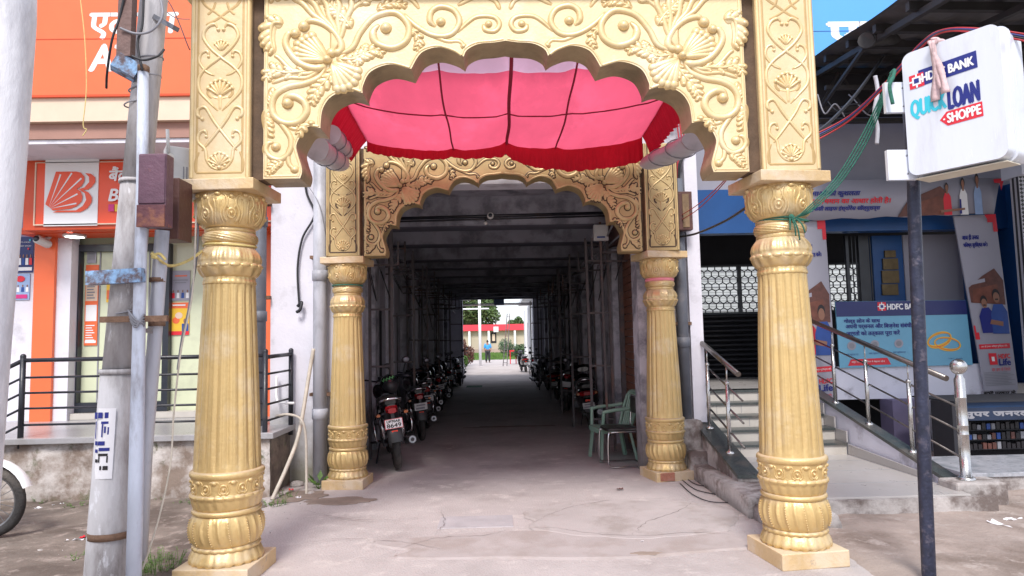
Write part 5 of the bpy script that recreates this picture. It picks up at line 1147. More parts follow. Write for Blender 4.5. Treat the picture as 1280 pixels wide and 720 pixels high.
# ================================================================== PIPES ON THE PASSAGE FRONT
def pipe(label, x, y, z0, z1, r, m, name='downpipe', col=(1.0,2.2)):
    t = thing(name, label, 'pipe', (x, y, z0)); MB().tube([(x,y,z0),(x,y,z1)], r, 16).build('pipe', m, t)
    for z in col:
        MB().lathe([(r,z-.06),(r+.012,z-.055),(r+.012,z+.055),(r,z+.06)], 16, Matrix.Translation((x,y,0)), cap=False).build('coupling', m, t)
        MB().box((x-r-.04,y-.01,z+.2),(x+r+.04,y+r+.05,z+.235)).build('clamp', RUST, t)
    return t
t = pipe('grey downpipe running down the white wall beside the left rear column', -2.02, 7.86, 0, 4.6, .078, GALV, col=(.78, 2.35))
pipe('dark drainpipe in the corner between the white wall and the orange bank pillar', -2.72, 7.9, .66, 4.4, .07, DGREY, col=(1.9,3.0))
t = pipe('dark pipe with red cables out of its top beside the right rear column', 2.16, 7.9, .62, 3.42, .065, DGREY, col=(1.5,))
for k in range(5): MB().tube(spline([(2.14+.012*k,7.9,3.4),(2.13+.02*k,7.88,3.6),(2.2+.03*k,7.88,3.85),(2.16+.04*k,7.9,4.3)], 6), .009, 5).build('cable', WIRER if k < 3 else WIRE, t)
MB().tube([(2.03,7.93,.1),(2.0,7.93,3.9)], .02, 8).tube([(1.97,7.93,.1),(1.96,7.93,3.9)], .012, 6).build('conduit', GALV, t)
p = at(839, 289, Y=7.8); q = at(860, 241, Y=7.8)
t = thing('meter_box', 'tall dark brown meter box on the dark pipe by the right rear arch', 'box', p)
B((p.x,7.72,p.z),(q.x+.02,7.84,q.z)).build('case', BRBOX, t, bevel=.006); B((p.x+.12,7.712,p.z+.03),(q.x-.02,7.72,q.z-.03)).build('door', mat('worn_box_door', (.2,.13,.07), .6, .1, .3, 9, .1), t)
t = thing('white_pillar', 'slim white pillar at the corner where the stairs meet the passage wall', 'pillar', (2.33, 7.96, .6))
B((2.25,7.9,.58),(2.4,7.968,4.4)).build('shaft', WHITEW, t)
# wires
def wire(label, pts, r, m, name='cable', cat='cable', group=None):
    mb = MB().tube(spline(pts, 10), r, 6); o = mb.build(name, m, None, label, cat, group); return o
A_ = lambda *l: [at(x, y, Y=Y) for x, y, Y in l]
wire('black cable looping down the white wall left of the grey downpipe', A_((380,205,7.9),(383,240,7.93),(393,268,7.93),(378,298,7.93),(372,335,7.93),(374,380,7.93)), .013, WIRE)
wire('short frayed end of the black wall cable', A_((372,383,7.92),(377,378,7.9),(375,387,7.88),(371,390,7.9)), .02, WIRE, 'cable_end')
wire('thin grey wire slanting behind the grey downpipe', A_((385,232,7.9),(400,258,7.75),(408,300,7.8)), .005, WIREG)
wire('cream hose curving over the platform corner down to the ground', A_((345,520,7.6),(360,518,7.55),(376,524,7.4),(382,545,7.4),(383,590,7.35),(383,618,7.3)), .014, WIREC, 'hose', 'hose')
wire('old grey pipe leaning on the corner of the platform', A_((392,436,7.8),(386,470,7.75),(374,540,7.5),(360,580,7.3),(340,625,7.1)), .022, WIREC, 'leaning_pipe', 'pipe')
wire('white bent tube on the platform behind the railing corner', A_((346,470,7.9),(346,498,7.85),(352,503,7.8),(368,504,7.8)), .016, SIGNW, 'bent_tube', 'pipe')
wire('black cable drooping from the meter box to the right front column', A_((848,296,7.8),(870,292,7.3),(905,277,6.2),(935,258,5.0)), .012, WIRE)
for k, m in enumerate((WIRER, WIRER)):
    wire(('upper' if k else 'lower')+' thin red wire slanting from the meter box behind the right front column', A_((850,276-6*k,7.8),(872,262-6*k,7.2),(895,240-4*k,6.4),(925,205,5.1)), .005, m)
for k, (m, lab) in enumerate(((WIRER,'red'),(WIREB,'blue'),(WIRE,'black'),(WIRER,'dark red'))):
    wire(lab+' wire of the bundle from the right front pilaster to the lightbox sign', A_((1010,172+3*k,5.0),(1060,146+2*k,4.9),(1105,105+1.5*k,4.6),(1150,55+2*k,4.3),(1180,37+k,4.0),(1230,36+2*k,3.8),(1290,44+3*k,3.7)), .006, m)
wire('thick black cable sloping behind the wire bundle under the awning', A_((1018,168,5.3),(1040,150,5.6),(1070,118,6.2),(1105,70,7.4)), .016, WIRE)
for k in range(7):
    x = 1022+k*13; t_ = wire(['limp grey cable end dangling under the awning, nearest the arch','sagging thin wire under the awning, second from the arch','pale string tangled under the awning, third from the arch','dark wire loop under the awning, midway to the sign post','thin dark wire curling near the green rope','sagging dark wire just left of the sign post','short dark wire under the awning beside the sign post'][k], A_((x,118+k%3*9,8.0),(x+9,142-k%4*5,7.9),(x+22,130+k%2*12,7.8),(x+34,146-k%3*8,7.8)), .009, WIREG if k % 3 == 0 else WIRE)
# green rope
for k in range(4):
    wire(['outer','upper','middle','lower'][k]+' strand of the green rope from the right front column to the sign bracket', A_((990+2*k,274-k,4.56),(1005+3*k,264,4.5),(1045+2*k,222+2*k,4.45),(1078+2*k,168+3*k,4.35),(1102+k,118+2*k,4.25),(1113,93,4.2)), .0048, GREENR, 'green_rope', 'rope', 'strands of the green rope')
CX, CY = .1+1.985, AY+.24
o = MB().tube([(CX+.178*cos(a), CY+.178*sin(a), 2.375+.012*sin(a*2)) for a in [2*pi*k/30 for k in range(30)]], .006, 6, closed=True).tube([(CX+.179*cos(a), CY+.179*sin(a), 2.366+.01*sin(a*2+1)) for a in [2*pi*k/30 for k in range(30)]], .0055, 6, closed=True)
o.build('rope_loop', GREENR, None, 'green rope wound around the neck of the right front column', 'rope')
mb = MB(); kx = CX-.04
for (dx, dz, l) in ((.0,-.0,.14),(.02,.0,.17),(-.03,.0,.1),(.05,.02,.12)): mb.tube(spline([(kx+.02+dx*.3, CY-.2, 2.38), (kx+.03+dx, CY-.225, 2.38-l*.5), (kx+.04+dx*1.3, CY-.215, 2.38-l)], 5), .0055, 5)
mb.ball((kx+.02, CY-.205, 2.375), (.02,.016,.02), 10, 8)
mb.build('rope_knot', GREENR, None, 'green rope knot with loose ends on the right front column', 'rope')
wire('green rope knot and tail tied round the upper sign bracket', A_((1113,93,4.1),(1118,88,4.08),(1116,97,4.06),(1112,108,4.05),(1116,130,4.05)), .012, GREENR, 'rope_knot', 'rope')
wire('dirty white cloth strip hanging under the awning left of the sign', A_((1094,95,5.0),(1097,115,5.0),(1093,140,5.0),(1097,160,5.0),(1096,180,5.0)), .016, TARP, 'cloth_strip', 'cloth strip')
# yellow cord and grey wires on the left
wire('yellow cord running from the street pole to the left front column', A_((190,316,4.3),(200,325,4.35),(211,332,4.45),(225,330,4.55),(240,323,4.6),(252,314,4.7)), .01, YEL, 'yellow_cord', 'cord')
wire('loose yellow cord end knotted on the street pole', A_((189,317,4.25),(196,322,4.24),(190,321,4.25),(199,317,4.24),(207,325,4.25)), .009, YEL, 'yellow_cord', 'cord')
CX2 = .1-1.985
MB().tube([(CX2+.175*cos(a), CY+.175*sin(a), 2.262+.006*sin(a*2)) for a in [2*pi*k/30 for k in range(30)]], .007, 6, closed=True).build('cord_loop', YEL, None, 'faded yellow and pink cord wound round the neck of the left front column', 'cord')
CX4, CY4 = .095+1.935*.915, 7.72
MB().lathe([(.15,0),(.163,.006),(.163,.034),(.15,.04)], 24, Matrix.Translation((CX4, CY4, 2.195))).build('pink_band', mat('pink_ribbon', (.75,.25,.3), .7, 0, .1, 6, .05), None, 'pink ribbon band round the neck of the right rear column', 'ribbon')
CX3 = .095-1.935*.915
MB().tube([(CX3+.168*cos(a), CY4+.168*sin(a), 2.215) for a in [2*pi*k/24 for k in range(24)]], .008, 6, closed=True).build('rope_loop', GREENR, None, 'thin green cord round the neck of the left rear column', 'rope')
wire('pale wire hanging from the left front column past the pole to the weeds', A_((245,255,4.7),(244,300,4.6),(240,370,4.5),(226,440,4.5),(217,520,4.5),(213,580,4.45),(198,650,4.4),(178,712,4.35)), .006, WIREC)
wire('twisted blue grey wire behind the pale one beside the left front column', A_((246,250,4.75),(247,310,4.75),(236,385,4.7),(228,420,4.7),(222,462,4.7)), .008, WIREG)
wire('thin yellow string dangling in front of the orange signboard', A_((100,-5,6.5),(106,50,6.5),(108,110,6.5),(104,155,6.5),(108,162,6.5),(103,170,6.5)), .005, YEL, 'string', 'string')
wire('thin dark line crossing the orange signboard down to the left pilaster', A_((130,-20,5.5),(200,-10,5.3),(237,62,4.7)), .004, WIRE)
wire('thin line slanting from the pole to the left pilaster edge', A_((185,-10,4.3),(215,20,4.4),(237,24,4.6)), .003, WIREG)
# ================================================================== POLES
T = thing('street_pole', 'tall weathered sectional steel pole with clamps and pasted notices in the left foreground', 'pole', at(134, 760, Y=4.3))
C1 = [at(132,770,Y=4.3), at(135,715,Y=4.3), at(150,463,Y=4.3)]
MB().tube([C1[0]-Vector((0,0,.1)), C1[1], C1[2]], [.13,.128,.106], 24).build('lower_section', POLEM, T)
C2_ = [at(150,465,Y=4.3), at(171,225,Y=4.3)]
MB().tube(C2_, [.098,.09], 24).build('middle_section', POLEM, T)
C3_ = [at(171,228,Y=4.3), at(187,60,Y=4.3), at(196,-40,Y=4.3), at(206,-160,Y=4.3)]
MB().tube(C3_, [.084,.082,.08,.078], 24).build('upper_section', POLEM, T)
def ring_at(x, y, r, hgt, m, nm='clamp_band', Y=4.3):
    p = at(x, y, Y=Y); MB().lathe([(r,-hgt/2),(r+.008,-hgt/2),(r+.008,hgt/2),(r,hgt/2)], 24, Matrix.Translation(p), cap=False).build(nm, m, T)
ring_at(140,666,.124,.04,RUST); ring_at(150,464,.106,.03,POLEM,'section_collar'); ring_at(171,228,.094,.02,POLEM,'section_collar')
for (x, y, r) in ((186,75,.084),(183,98,.084),(160,390,.095),(180,112,.086),(175,130,.088)): 
    p = at(x, y, Y=4.3); MB().tube([p+Vector((cos(a)*r, sin(a)*r, .02*sin(a+1))) for a in [2*pi*k/22 for k in range(22)]], .005, 5, closed=True).build('wire_band', WIREG, T)
p = at(160,399,Y=4.18); MB().box((p.x-.16,4.16,p.z-.018),(p.x+.24,4.19,p.z+.018)).build('clamp_bar', RUST, T)
a = at(110,348,Y=4.17); b = at(179,344,Y=4.15); MB().bar(a, b, .05, .085).build('cross_bracket', BLUEP, T)
a = at(161,-30,Y=4.15); b = at(157,72,Y=4.15); MB().bar(a, b, .085, .06).build('channel_iron', mat('brown_channel', (.16,.1,.09), .7, .1, .3, 9, .2, 40), T)
a = at(143,76,Y=4.14); b = at(172,92,Y=4.2); MB().bar(a, b, .1, .1).build('blue_bracket', BLUEP, T)
a = at(195,22,Y=4.25); b = at(220,36,Y=4.2); MB().bar(a, b, .05, .03).build('upper_bracket', DGREY, T)
# pasted notices wrapped on the pole
def wrap(y0, y1, xc, r, a0, a1, m, nm, prot=.002, parent=T):
    p = at(xc, y1, Y=4.3); q = at(xc+(y1-y0)*.06, y0, Y=4.3); mb = MB(); n = 10
    for i in range(n+1):
        g = radians(a0+(a1-a0)*i/n); 
        for c_ in (p, q): mb.v.append((c_.x+(r+prot)*cos(g), c_.y+(r+prot)*sin(g), c_.z))
    for i in range(n): k = 2*i; mb.f.append((k, k+2, k+3, k+1)); mb.sm.append(True)
    return mb.build(nm, m, parent)
wrap(508,594,143.5,.118,236,292,PAPER,'pasted_notice')
for (y0,y1,a0,a1) in ((513,521,238,250),(524,545,240,244),(548,553,240,250),(558,562,240,250),(570,574,240,250),(513,520,252,266),(513,520,272,290),(524,527,262,290),(527,543,287,290),(527,543,262,266),(530,538,270,275),(531,540,279,283),(548,553,252,272),(556,560,254,285),(563,566,252,280),(566,574,252,256),(566,574,276,280),(578,583,256,262),(578,583,266,280)):
    wrap(y0,y1,144,.1185,a0,a1,NAVY if y0 < 560 else HAIRP,'printed_block',.004)
T = thing('thin_pipe', 'pale blue pipe strapped to the right side of the street pole', 'pipe', at(168, 760, Y=4.18))
MB().tube([at(166,770,Y=4.18), at(170,600,Y=4.18), at(174,400,Y=4.18), at(178,220,Y=4.18), at(179,90,Y=4.18)], [.043,.042,.036,.034,.032], 16).build('pipe', POLEB, T)
p = at(179, 87, Y=4.18); MB().lathe([(.03,-.02),(.036,-.015),(.036,.02),(.02,.03)], 12, Matrix.Translation(p)).build('pipe_cap', RUST, T)
T = thing('cable_conduit', 'grey conduit pipe rising behind the pole into the maroon meter box', 'pipe', at(177, 700, Y=4.5))
MB().tube([at(175,700,Y=4.5), at(182,560,Y=4.5), at(192,440,Y=4.45), at(203,288,Y=4.4)], .043, 16).build('pipe', GALV, T)
for (x, y) in ((196,405),(197,350)): 
    p = at(x, y, Y=4.42); MB().lathe([(.043,-.014),(.05,-.014),(.05,.014),(.043,.014)], 14, Matrix.Translation(p), cap=False).build('clamp', RUST, T)
mb = MB()
for k in range(4): mb.tube(spline(A_((160+k,388+4*k,4.16),(170,400+3*k,4.13),(180,405-4*k,4.16),(178,412,4.2),(190,410+2*k,4.35)), 6), .006, 5)
mb.build('binding_wire', WIREG, None, 'tangled binding wire around the pole and its two pipes', 'wire')
for (lab, pts) in (('black cable hanging off the top bracket of the street pole', ((158,-20,4.1),(150,20,4.12),(140,50,4.12),(134,90,4.2),(133,110,4.3))), ('dark cable running down the street pole from the top', ((180,-20,4.15),(178,30,4.15),(172,55,4.14),(178,88,4.14))), ('grey cable looping across the upper street pole', ((150,35,4.1),(170,42,4.12),(190,38,4.12),(203,20,4.12),(200,-5,4.15))), ('dark wire wrapped loosely under the upper bracket', ((165,70,4.1),(180,75,4.1),(197,70,4.1),(205,62,4.15)))):
    wire(lab, A_(*pts), .008, WIRE if 'grey' not in lab else WIREG)
# boxes on the pole
p = at(180,290,Y=4.2); q = at(217,196,Y=4.2)
T = thing('meter_box', 'maroon metal meter box with rust spots mounted on the street pole', 'box', p)
B((p.x,4.12,p.z+.02),(q.x-.005,4.22,q.z)).build('case', MAROON, T, bevel=.006)
B((p.x+.004,4.112,p.z+.16),(q.x-.01,4.12,q.z-.01)).build('door', MAROON, T, bevel=.003)
B((p.x,4.105,p.z+.015),(q.x-.004,4.119,p.z+.15)).build('lower_flap', mat('rust_eaten_maroon', (.13,.05,.06), .8, .1, .3, 9, .2, 40, c2=(.24,.1,.06), c2amt=.4, c2scale=9), T, bevel=.003)
p = at(212,301,Y=4.5); q = at(231,235,Y=4.5)
T = thing('brown_switch_box', 'rusty brown switch box behind the maroon meter box', 'box', p)
B((p.x-.05,4.42,p.z),(q.x,4.62,q.z+.05)).build('case', BRBOX, T, bevel=.006)
p = at(204,245,Y=4.6); q = at(232,182,Y=4.6)
T = thing('grey_junction_box', 'pale grey plastic box with slots above the maroon meter box', 'box', p)
M = Matrix.Translation((p.x, 4.62, p.z)) @ Matrix.Rotation(radians(32), 4, 'Z')
MB().box((0,0,0),(.2,.12,.36), M).build('case', PLW, T, bevel=.012)
for k in range(3): MB().box((.11+.02*k,-.004,.13),(.118+.02*k,.0,.22), M).build('slot', GREYP, T)
MB().tube([(p.x+.02,4.62,p.z+.3),(p.x+.02,4.6,p.z+.46)], .012, 8).tube([(p.x-.01,4.6,p.z+.25),(p.x+.06,4.58,p.z+.26)], .03, 8).build('bracket', PLW, T)
T = thing('lamp_post', 'thick pale pole at the far left edge, closest to the street', 'pole', at(-48, 760, Y=3.2))
def edge_pt(x, y, r=.135): p = at(x, y, Y=3.2); return p-Vector((r*1.03,0,0))
P_ = [edge_pt(42,-40), edge_pt(41,20), edge_pt(26,220), edge_pt(8,420)]
d_ = (P_[3]-P_[2]); P_.append(P_[3]+d_*((P_[3].z+.1)/(-d_.z)))
MB().tube(P_[::-1], [.16,.137,.135,.133,.132], 28).build('shaft', mat('pale_pole_paint', (.68,.68,.72), .6, 0, .08, 4, .12, 30, c2=(.4,.4,.44), c2amt=.4, stretch=(1,1,.35)), T)
# ================================================================== LIGHTBOX SIGN ON POST
sp0 = at(1161,716,Y=4.3); sp1 = at(1144,300,Y=4.3); sp2 = at(1141,200,Y=4.3)
T = thing('sign_post', 'dark navy steel post carrying the white lightbox sign, right foreground', 'post', (sp0.x, 4.3, 0))
MB().tube([(sp0.x+.003,4.3,-.05),tuple(sp0),tuple(sp1),tuple(sp2),(sp2.x-.005,4.3,3.17)], [.041,.041,.04,.039,.038], 18).build('post', DPOST, T)
A0 = at(1137,224,Y=4.08); B0 = at(1262,205,Y=3.63); A0.z = 2.51; Wd = sqrt((B0.x-A0.x)**2+(B0.y-A0.y)**2); Hs = .77
T = thing('lightbox_sign', 'white rounded lightbox sign with quick loan lettering, tied with a pale rag', 'sign', A0)
FS = frame(A0, (B0.x-A0.x, B0.y-A0.y, 0), (0,0,1))
def rrect(x0, y0, x1, y1, r, n=6):
    o = []
    for cx, cy, a in ((x1-r,y0+r,-90),(x1-r,y1-r,0),(x0+r,y1-r,90),(x0+r,y0+r,180)):
        for k in range(n+1): g = radians(a+90*k/n); o.append((cx+r*cos(g), cy+r*sin(g)))
    return o
MB().prism(rrect(0,0,Wd,Hs,.055), -.1, 0, FS, True).build('front_cover', LB, T, bevel=.012)
MB().prism(rrect(-.012,-.012,Wd+.012,Hs+.012,.06), -.115, -.1005, FS, True).build('seam_flange', LB, T)
MB().prism(rrect(0,0,Wd,Hs,.055), -.29, -.1155, FS, True).build('rear_cover', LB, T, bevel=.012)
def FT(t_, v_, d=.0): return FS @ Matrix.Translation((t_*Wd, v_*Hs, d)) @ Matrix.Rotation(radians(1.5), 4, 'Z')
flat('printed_strip', rect(.0,0,Wd*.60,Hs*.13), FT(.18,.70), NAVY, T, .002)
M = FT(.075,.695); hdfc_logo(M, .085, T, .003)
text('lettering', 'HDFC BANK', FT(.215,.728), Wd*.53, SIGNW, T, height=.052, bold=.003, depth=.004)
text('lettering', 'QUICK', FT(.075,.445), Wd*.37, CYANP, T, height=.12, bold=.0055, shear=.08)
text('lettering', 'LOAN', FT(.47,.455), Wd*.31, NAVY, T, height=.12, bold=.006, shear=.08)
flat('printed_tag', [(0,.045),(.04,0),(Wd*.43,0),(Wd*.43,.085),(.04,.085)], FT(.37,.33), RPRINT, T, .002)
flat('tag_hole', ell(.025,.043,.006,.006,8), FT(.37,.33), SIGNW, T, .004)
text('lettering', 'SHOPPE', FT(.45,.352), Wd*.33, SIGNW, T, height=.055, bold=.003, depth=.004)
MB().box((.02,-.018,-.2),(Wd-.02,-.0125,-.03), FS).box((.01,.02,-.2925),(.03,Hs-.03,-.2905), FS).build('base_tray', mat('cream_tray', (.6,.55,.45), .6, 0, .1, 6, .03), T)
for (y0, y1, x0, x1) in ((104,142,1106,1131),(188,226,1109,1137)):
    p = at(x0, y1, Y=4.12); q = at(x1, y0, Y=4.12)
    br = B((p.x,4.1,p.z),(q.x+.03,4.13,q.z)).build('mounting_plate', LB, T, bevel=.002)
    for (u_, v_) in ((.78,.2),(.78,.8)):
        MB().lathe([(0,0),(.006,0),(.006,-.004),(0,-.004)], 10, Matrix.Translation((p.x+(q.x-p.x)*u_, 4.098, p.z+(q.z-p.z)*v_)) @ Matrix.Rotation(pi/2, 4, 'X')).build('bolt', GREYP, br)
RAG = mat('pale_pink_rag', (.66,.47,.48), .9, 0, .12, 6, .2, 30, c2=(.5,.38,.38), c2amt=.4)
mb = MB()
for k, (dx, l) in enumerate(((0,.36),(.03,.3),(.055,.34))):
    n = 16
    for i in range(n+1):
        f = i/n; z = Hs+.01-l*f; w = .009+.013*f+.005*sin(f*9+k*2)
        x = Wd*.36+dx*f*1.1+.008*sin(f*5+k*2); d = .012+.008*k+.01*sin(f*6+k)
        for s_ in (-1, 0, 1): mb.v.append(tuple(FS @ Vector((x+s_*w, z, d+(.01 if s_ == 0 else 0)))))
    b0 = len(mb.v)-(n+1)*3
    for i in range(n):
        for s_ in (0, 1): q = b0+i*3+s_; mb.f.append((q, q+1, q+4, q+3)); mb.sm.append(True)
t = thing('tied_rag', 'pale pink rag knotted over the top edge of the lightbox sign', 'rag', FS @ Vector((Wd*.36, Hs, 0)))
o = mb.build('tails', RAG, t); sol = o.modifiers.new('solid', 'SOLIDIFY'); sol.thickness = .004
mb = MB()
for k in range(12): 
    g = k*2.4; mb.ball(FS @ Vector((Wd*.36+.035*cos(g)*(.4+.05*k), Hs+.02+.03*sin(g*1.3), -.03+.03*sin(g))), (.018+.006*(k%3),.013,.012), 8, 6)
mb.tube([FS @ Vector((Wd*.36+.01, Hs+.012, .01)), FS @ Vector((Wd*.36+.02, Hs+.016, -.12)), FS @ Vector((Wd*.36, Hs+.012, -.25))], .02, 8)
mb.build('knot', RAG, t)
# ================================================================== MOTORCYCLES
def wheel(t, y, R, w, alloy=False, nm='wheel'):
    M = Matrix.Translation((0, y, R))
    tyre = MB().tube([(0, y+(R-w)*cos(a), R+(R-w)*sin(a)) for a in [2*pi*k/36 for k in range(36)]], w, 10, closed=True).build('tyre', TYRE, t, world=False)
    rim = MB().tube([(0, y+(R-2*w+.004)*cos(a), R+(R-2*w+.004)*sin(a)) for a in [2*pi*k/30 for k in range(30)]], .016, 6, closed=True)
    for k in range(5 if alloy else 18):
        a = 2*pi*k/(5 if alloy else 18); rim.bar((0.012*(-1)**k*(0 if alloy else 1), y+.03*cos(a), R+.03*sin(a)), (0, y+(R-2*w)*cos(a+(.0 if alloy else .12)), R+(R-2*w)*sin(a+(.0 if alloy else .12))), .03 if alloy else .005)
    rim.lathe([(0,-.07),(.035,-.065),(.055,-.03),(.055,.03),(.035,.065),(0,.07)], 14, M @ Matrix.Rotation(pi/2, 4, 'Y'))
    rim.build('rim', ALU, tyre, world=False)
def loft(mb, secs, n=14):
    """secs: (y, zc, half width, half height, power)"""
    k = len(mb.v)
    for (y, zc, hw, hh, pw) in secs:
        for j in range(n):
            g = 2*pi*j/n; c, s = cos(g), sin(g); e = 2/pw
            mb.v.append((hw*abs(c)**e*(1 if c > 0 else -1), y, zc+hh*abs(s)**e*(1 if s > 0 else -1)))
    for i in range(len(secs)-1):
        for j in range(n): mb.f.append((k+i*n+j, k+i*n+(j+1)%n, k+(i+1)*n+(j+1)%n, k+(i+1)*n+j)); mb.sm.append(True)
    mb.f.append(tuple(k+j for j in range(n))); mb.sm.append(False); mb.f.append(tuple(k+(len(secs)-1)*n+j for j in reversed(range(n)))); mb.sm.append(False)
    return mb
def arcpts(y, z, R, a0, a1, n=12): return [(0, y+R*cos(radians(a0+(a1-a0)*k/n)), z+R*sin(radians(a0+(a1-a0)*k/n))) for k in range(n+1)]
def fender(mb, y, z, R, a0, a1, w):
    n = 14; k = len(mb.v)
    for i in range(n+1):
        a = radians(a0+(a1-a0)*i/n)
        for j in range(7):
            g = pi*j/6; mb.v.append((w*cos(g), y+(R+.028*sin(g))*cos(a), z+(R+.028*sin(g))*sin(a)))
    for i in range(n):
        for j in range(6): q = k+i*7+j; mb.f.append((q, q+1, q+8, q+7)); mb.sm.append(True)
    return mb
def make_moto(label, x, y, rz, lean=-.1, fend=None, plate='8649', top='UP70AR', platem=None):
    t = thing('motorcycle', label, 'motorcycle', (x, y, .012), rz, 'motorcycles parked along the passage'); t.rotation_euler = (0, lean, rz)
    P = lambda mb, nm, m, par=t, **k: mb.build(nm, m, par, world=False, **k)
    wheel(t, 0, .3, .045); wheel(t, 1.27, .3, .04)
    P(fender(MB(), 1.27, .3, .33, 20, 175, .055), 'front_mudguard', fend or BIKEB)
    P(fender(MB(), 0, .33, .34, 75, 175, .085), 'rear_mudguard', BIKEP)
    P(loft(MB(), [(-.33,.62,.02,.1,4),(-.29,.6,.075,.13,4),(-.24,.66,.085,.1,4)]), 'plate_bracket', BIKEP)
    P(loft(MB(), [(-.32,.46,.05,.06,4),(-.27,.5,.075,.09,4),(-.22,.52,.07,.06,4)]), 'mud_flap', BIKEP)
    FR_ = frame((0,-.345,.57), (1,0,0), (0,-.12,1))
    pl = P(MB().prism(rrect(-.1,-.055,.1,.055,.012,3), 0, .006, FR_), 'number_plate', platem or SIGNW)
    def tl(body, dy, wdt, hgt, par):
        o = text('lettering', body, FR_ @ Matrix.Translation((-wdt/2, dy, .004)), wdt, HAIRP if platem is None else GREYP, None, height=hgt, bold=.0015, depth=.004); o.parent = par
    if platem is None:
        tl(top, .014, .15, .028, pl); tl(plate, -.042, .16, .045, pl)
        for q in (rect(-.1,-.055,.1,-.05), rect(-.1,.05,.1,.055), rect(-.1,-.05,-.095,.05), rect(.095,-.05,.1,.05)): 
            o = flat('plate_border', q, FR_, RPRINT, None, .0075); o.parent = pl
    else:
        for q in (rect(-.07,.01,.07,.035), rect(-.08,-.04,.06,-.008)): o = flat('plate_print', q, FR_, GREYP, None, .0075); o.parent = pl
    P(loft(MB(), [(-.36,.715,.045,.028,3.5),(-.33,.72,.065,.04,3.5),(-.26,.73,.07,.045,3.5)]), 'tail_light', TAILR)
    P(MB().box((-.035,-.335,.455),(.035,-.325,.49)), 'reflector', REFL, bevel=.003)
    for sx in (-1, 1):
        P(MB().tube([(sx*.08,-.28,.69),(sx*.13,-.28,.68)], .01, 6), 'indicator_stalk', BLACKP)
        P(loft(MB(), [(-.31,.675,.022,.015,2.5),(-.28,.675,.03,.019,2.5),(-.25,.675,.015,.012,2.5)]), 'indicator', AMBER).location = (sx*.155, 0, 0)
        P(MB().tube([(sx*.11,.02,.36),(sx*.12,.14,.66)], .024, 8).tube([(sx*.11,.04,.42),(sx*.118,.12,.6)], .034, 8), 'shock_absorber', CHROME)
        P(loft(MB(), [(.12,.62,.012,.08,3),(.25,.62,.02,.13,3),(.42,.6,.02,.14,3),(.52,.6,.01,.1,3)]), 'side_panel', BIKEB).location = (sx*.12, 0, 0)
        P(MB().tube([(sx*.075,1.27,.3),(sx*.08,1.12,.72),(sx*.08,1.05,.92)], [.026,.024,.02], 8), 'fork_leg', ALU)
        o = P(MB().tube(spline([(sx*.28,.86,1.02),(sx*.3,.87,1.1),(sx*.33,.86,1.18)], 4), .007, 6), 'mirror_stem', BLACKP)
        mI = P(MB().ball((0,0,0), (.058,.018,.045), 12, 8), 'mirror', BIKEP); mI.location = (sx*.34,.86,1.215)
        P(MB().ball((0,-.012,0), (.05,.01,.038), 12, 8), 'mirror_glass', MIRR, mI)
        P(MB().tube([(sx*.1,.5,.28),(sx*.26,.5,.28)], .016, 8), 'footrest', BLACKP)
    P(loft(MB(), [(-.25,.8,.06,.03,3),(-.18,.81,.11,.045,3),(.05,.8,.125,.055,3),(.3,.79,.12,.055,3),(.5,.77,.1,.05,3),(.62,.78,.07,.05,3)], 18), 'seat', REXIN)
    P(MB().tube(spline([(-.12,.1,.76),(-.12,-.12,.79),(-.1,-.28,.83),(0,-.32,.845),(.1,-.28,.83),(.12,-.12,.79),(.12,.1,.76)], 6), .014, 8), 'grab_rail', CHROME)
    P(loft(MB(), [(-.3,.75,.05,.03,3),(-.2,.74,.1,.05,3),(0,.72,.11,.06,3),(.2,.7,.1,.06,3)], 14), 'tail_cowl', BIKEB)
    tk = P(loft(MB(), [(.55,.8,.06,.05,2.4),(.62,.84,.11,.1,2.4),(.78,.86,.14,.125,2.3),(.92,.87,.135,.12,2.3),(1.02,.86,.08,.08,2.3)], 18), 'fuel_tank', BIKEB)
    P(MB().lathe([(0,.985),(.035,.985),(.038,.97),(.038,.96)], 12, Matrix.Translation((0,.8,0))), 'filler_cap', CHROME, tk)
    P(MB().box((-.09,.55,.3),(.09,.85,.5)).box((-.07,.68,.5),(.07,.86,.66)), 'engine', ALU, bevel=.02)
    mb = MB()
    for k in range(6): mb.box((-.09,.66,.51+k*.025),(.09,.88,.52+k*.025))
    P(mb, 'cooling_fins', ALU)
    P(MB().tube([(0,.1,.68),(0,.5,.7),(0,1.0,.86)], .025, 8).tube([(.08,.1,.68),(.06,.5,.35),(.0,.9,.32),(0,1.02,.84)], .02, 8).tube([(-.08,.1,.68),(-.06,.5,.35)], .02, 8).tube([(-.1,.0,.3),(-.08,.5,.36)], .022, 8).tube([(.1,.0,.3),(.08,.5,.36)], .022, 8), 'frame', BLACKP)
    P(MB().tube(spline([(.07,.86,.5),(.12,.92,.32),(.15,.7,.22),(.16,.4,.24)], 5)+[Vector((.17,.3,.26))], .018, 8), 'exhaust_pipe', CHROME)
    ex = P(MB().tube([(.165,.32,.26),(.17,.25,.27),(.19,-.22,.34),(.19,-.25,.345)], [.025,.045,.05,.04], 16), 'silencer', ALU)
    P(MB().tube([(.19,-.252,.345),(.19,-.272,.348)], .02, 12), 'silencer_tip', HAIRP, ex)
    P(MB().tube(spline([(-.14,.1,.62),(-.2,-.02,.6),(-.21,-.12,.5),(-.2,-.1,.38),(-.16,.05,.34)], 6), .011, 8), 'saree_guard', CHROME)
    P(MB().tube(spline([(.14,.1,.62),(.2,-.05,.62),(.215,-.16,.55),(.2,-.14,.44),(.16,.02,.4)], 6), .011, 8), 'leg_guard', CHROME)
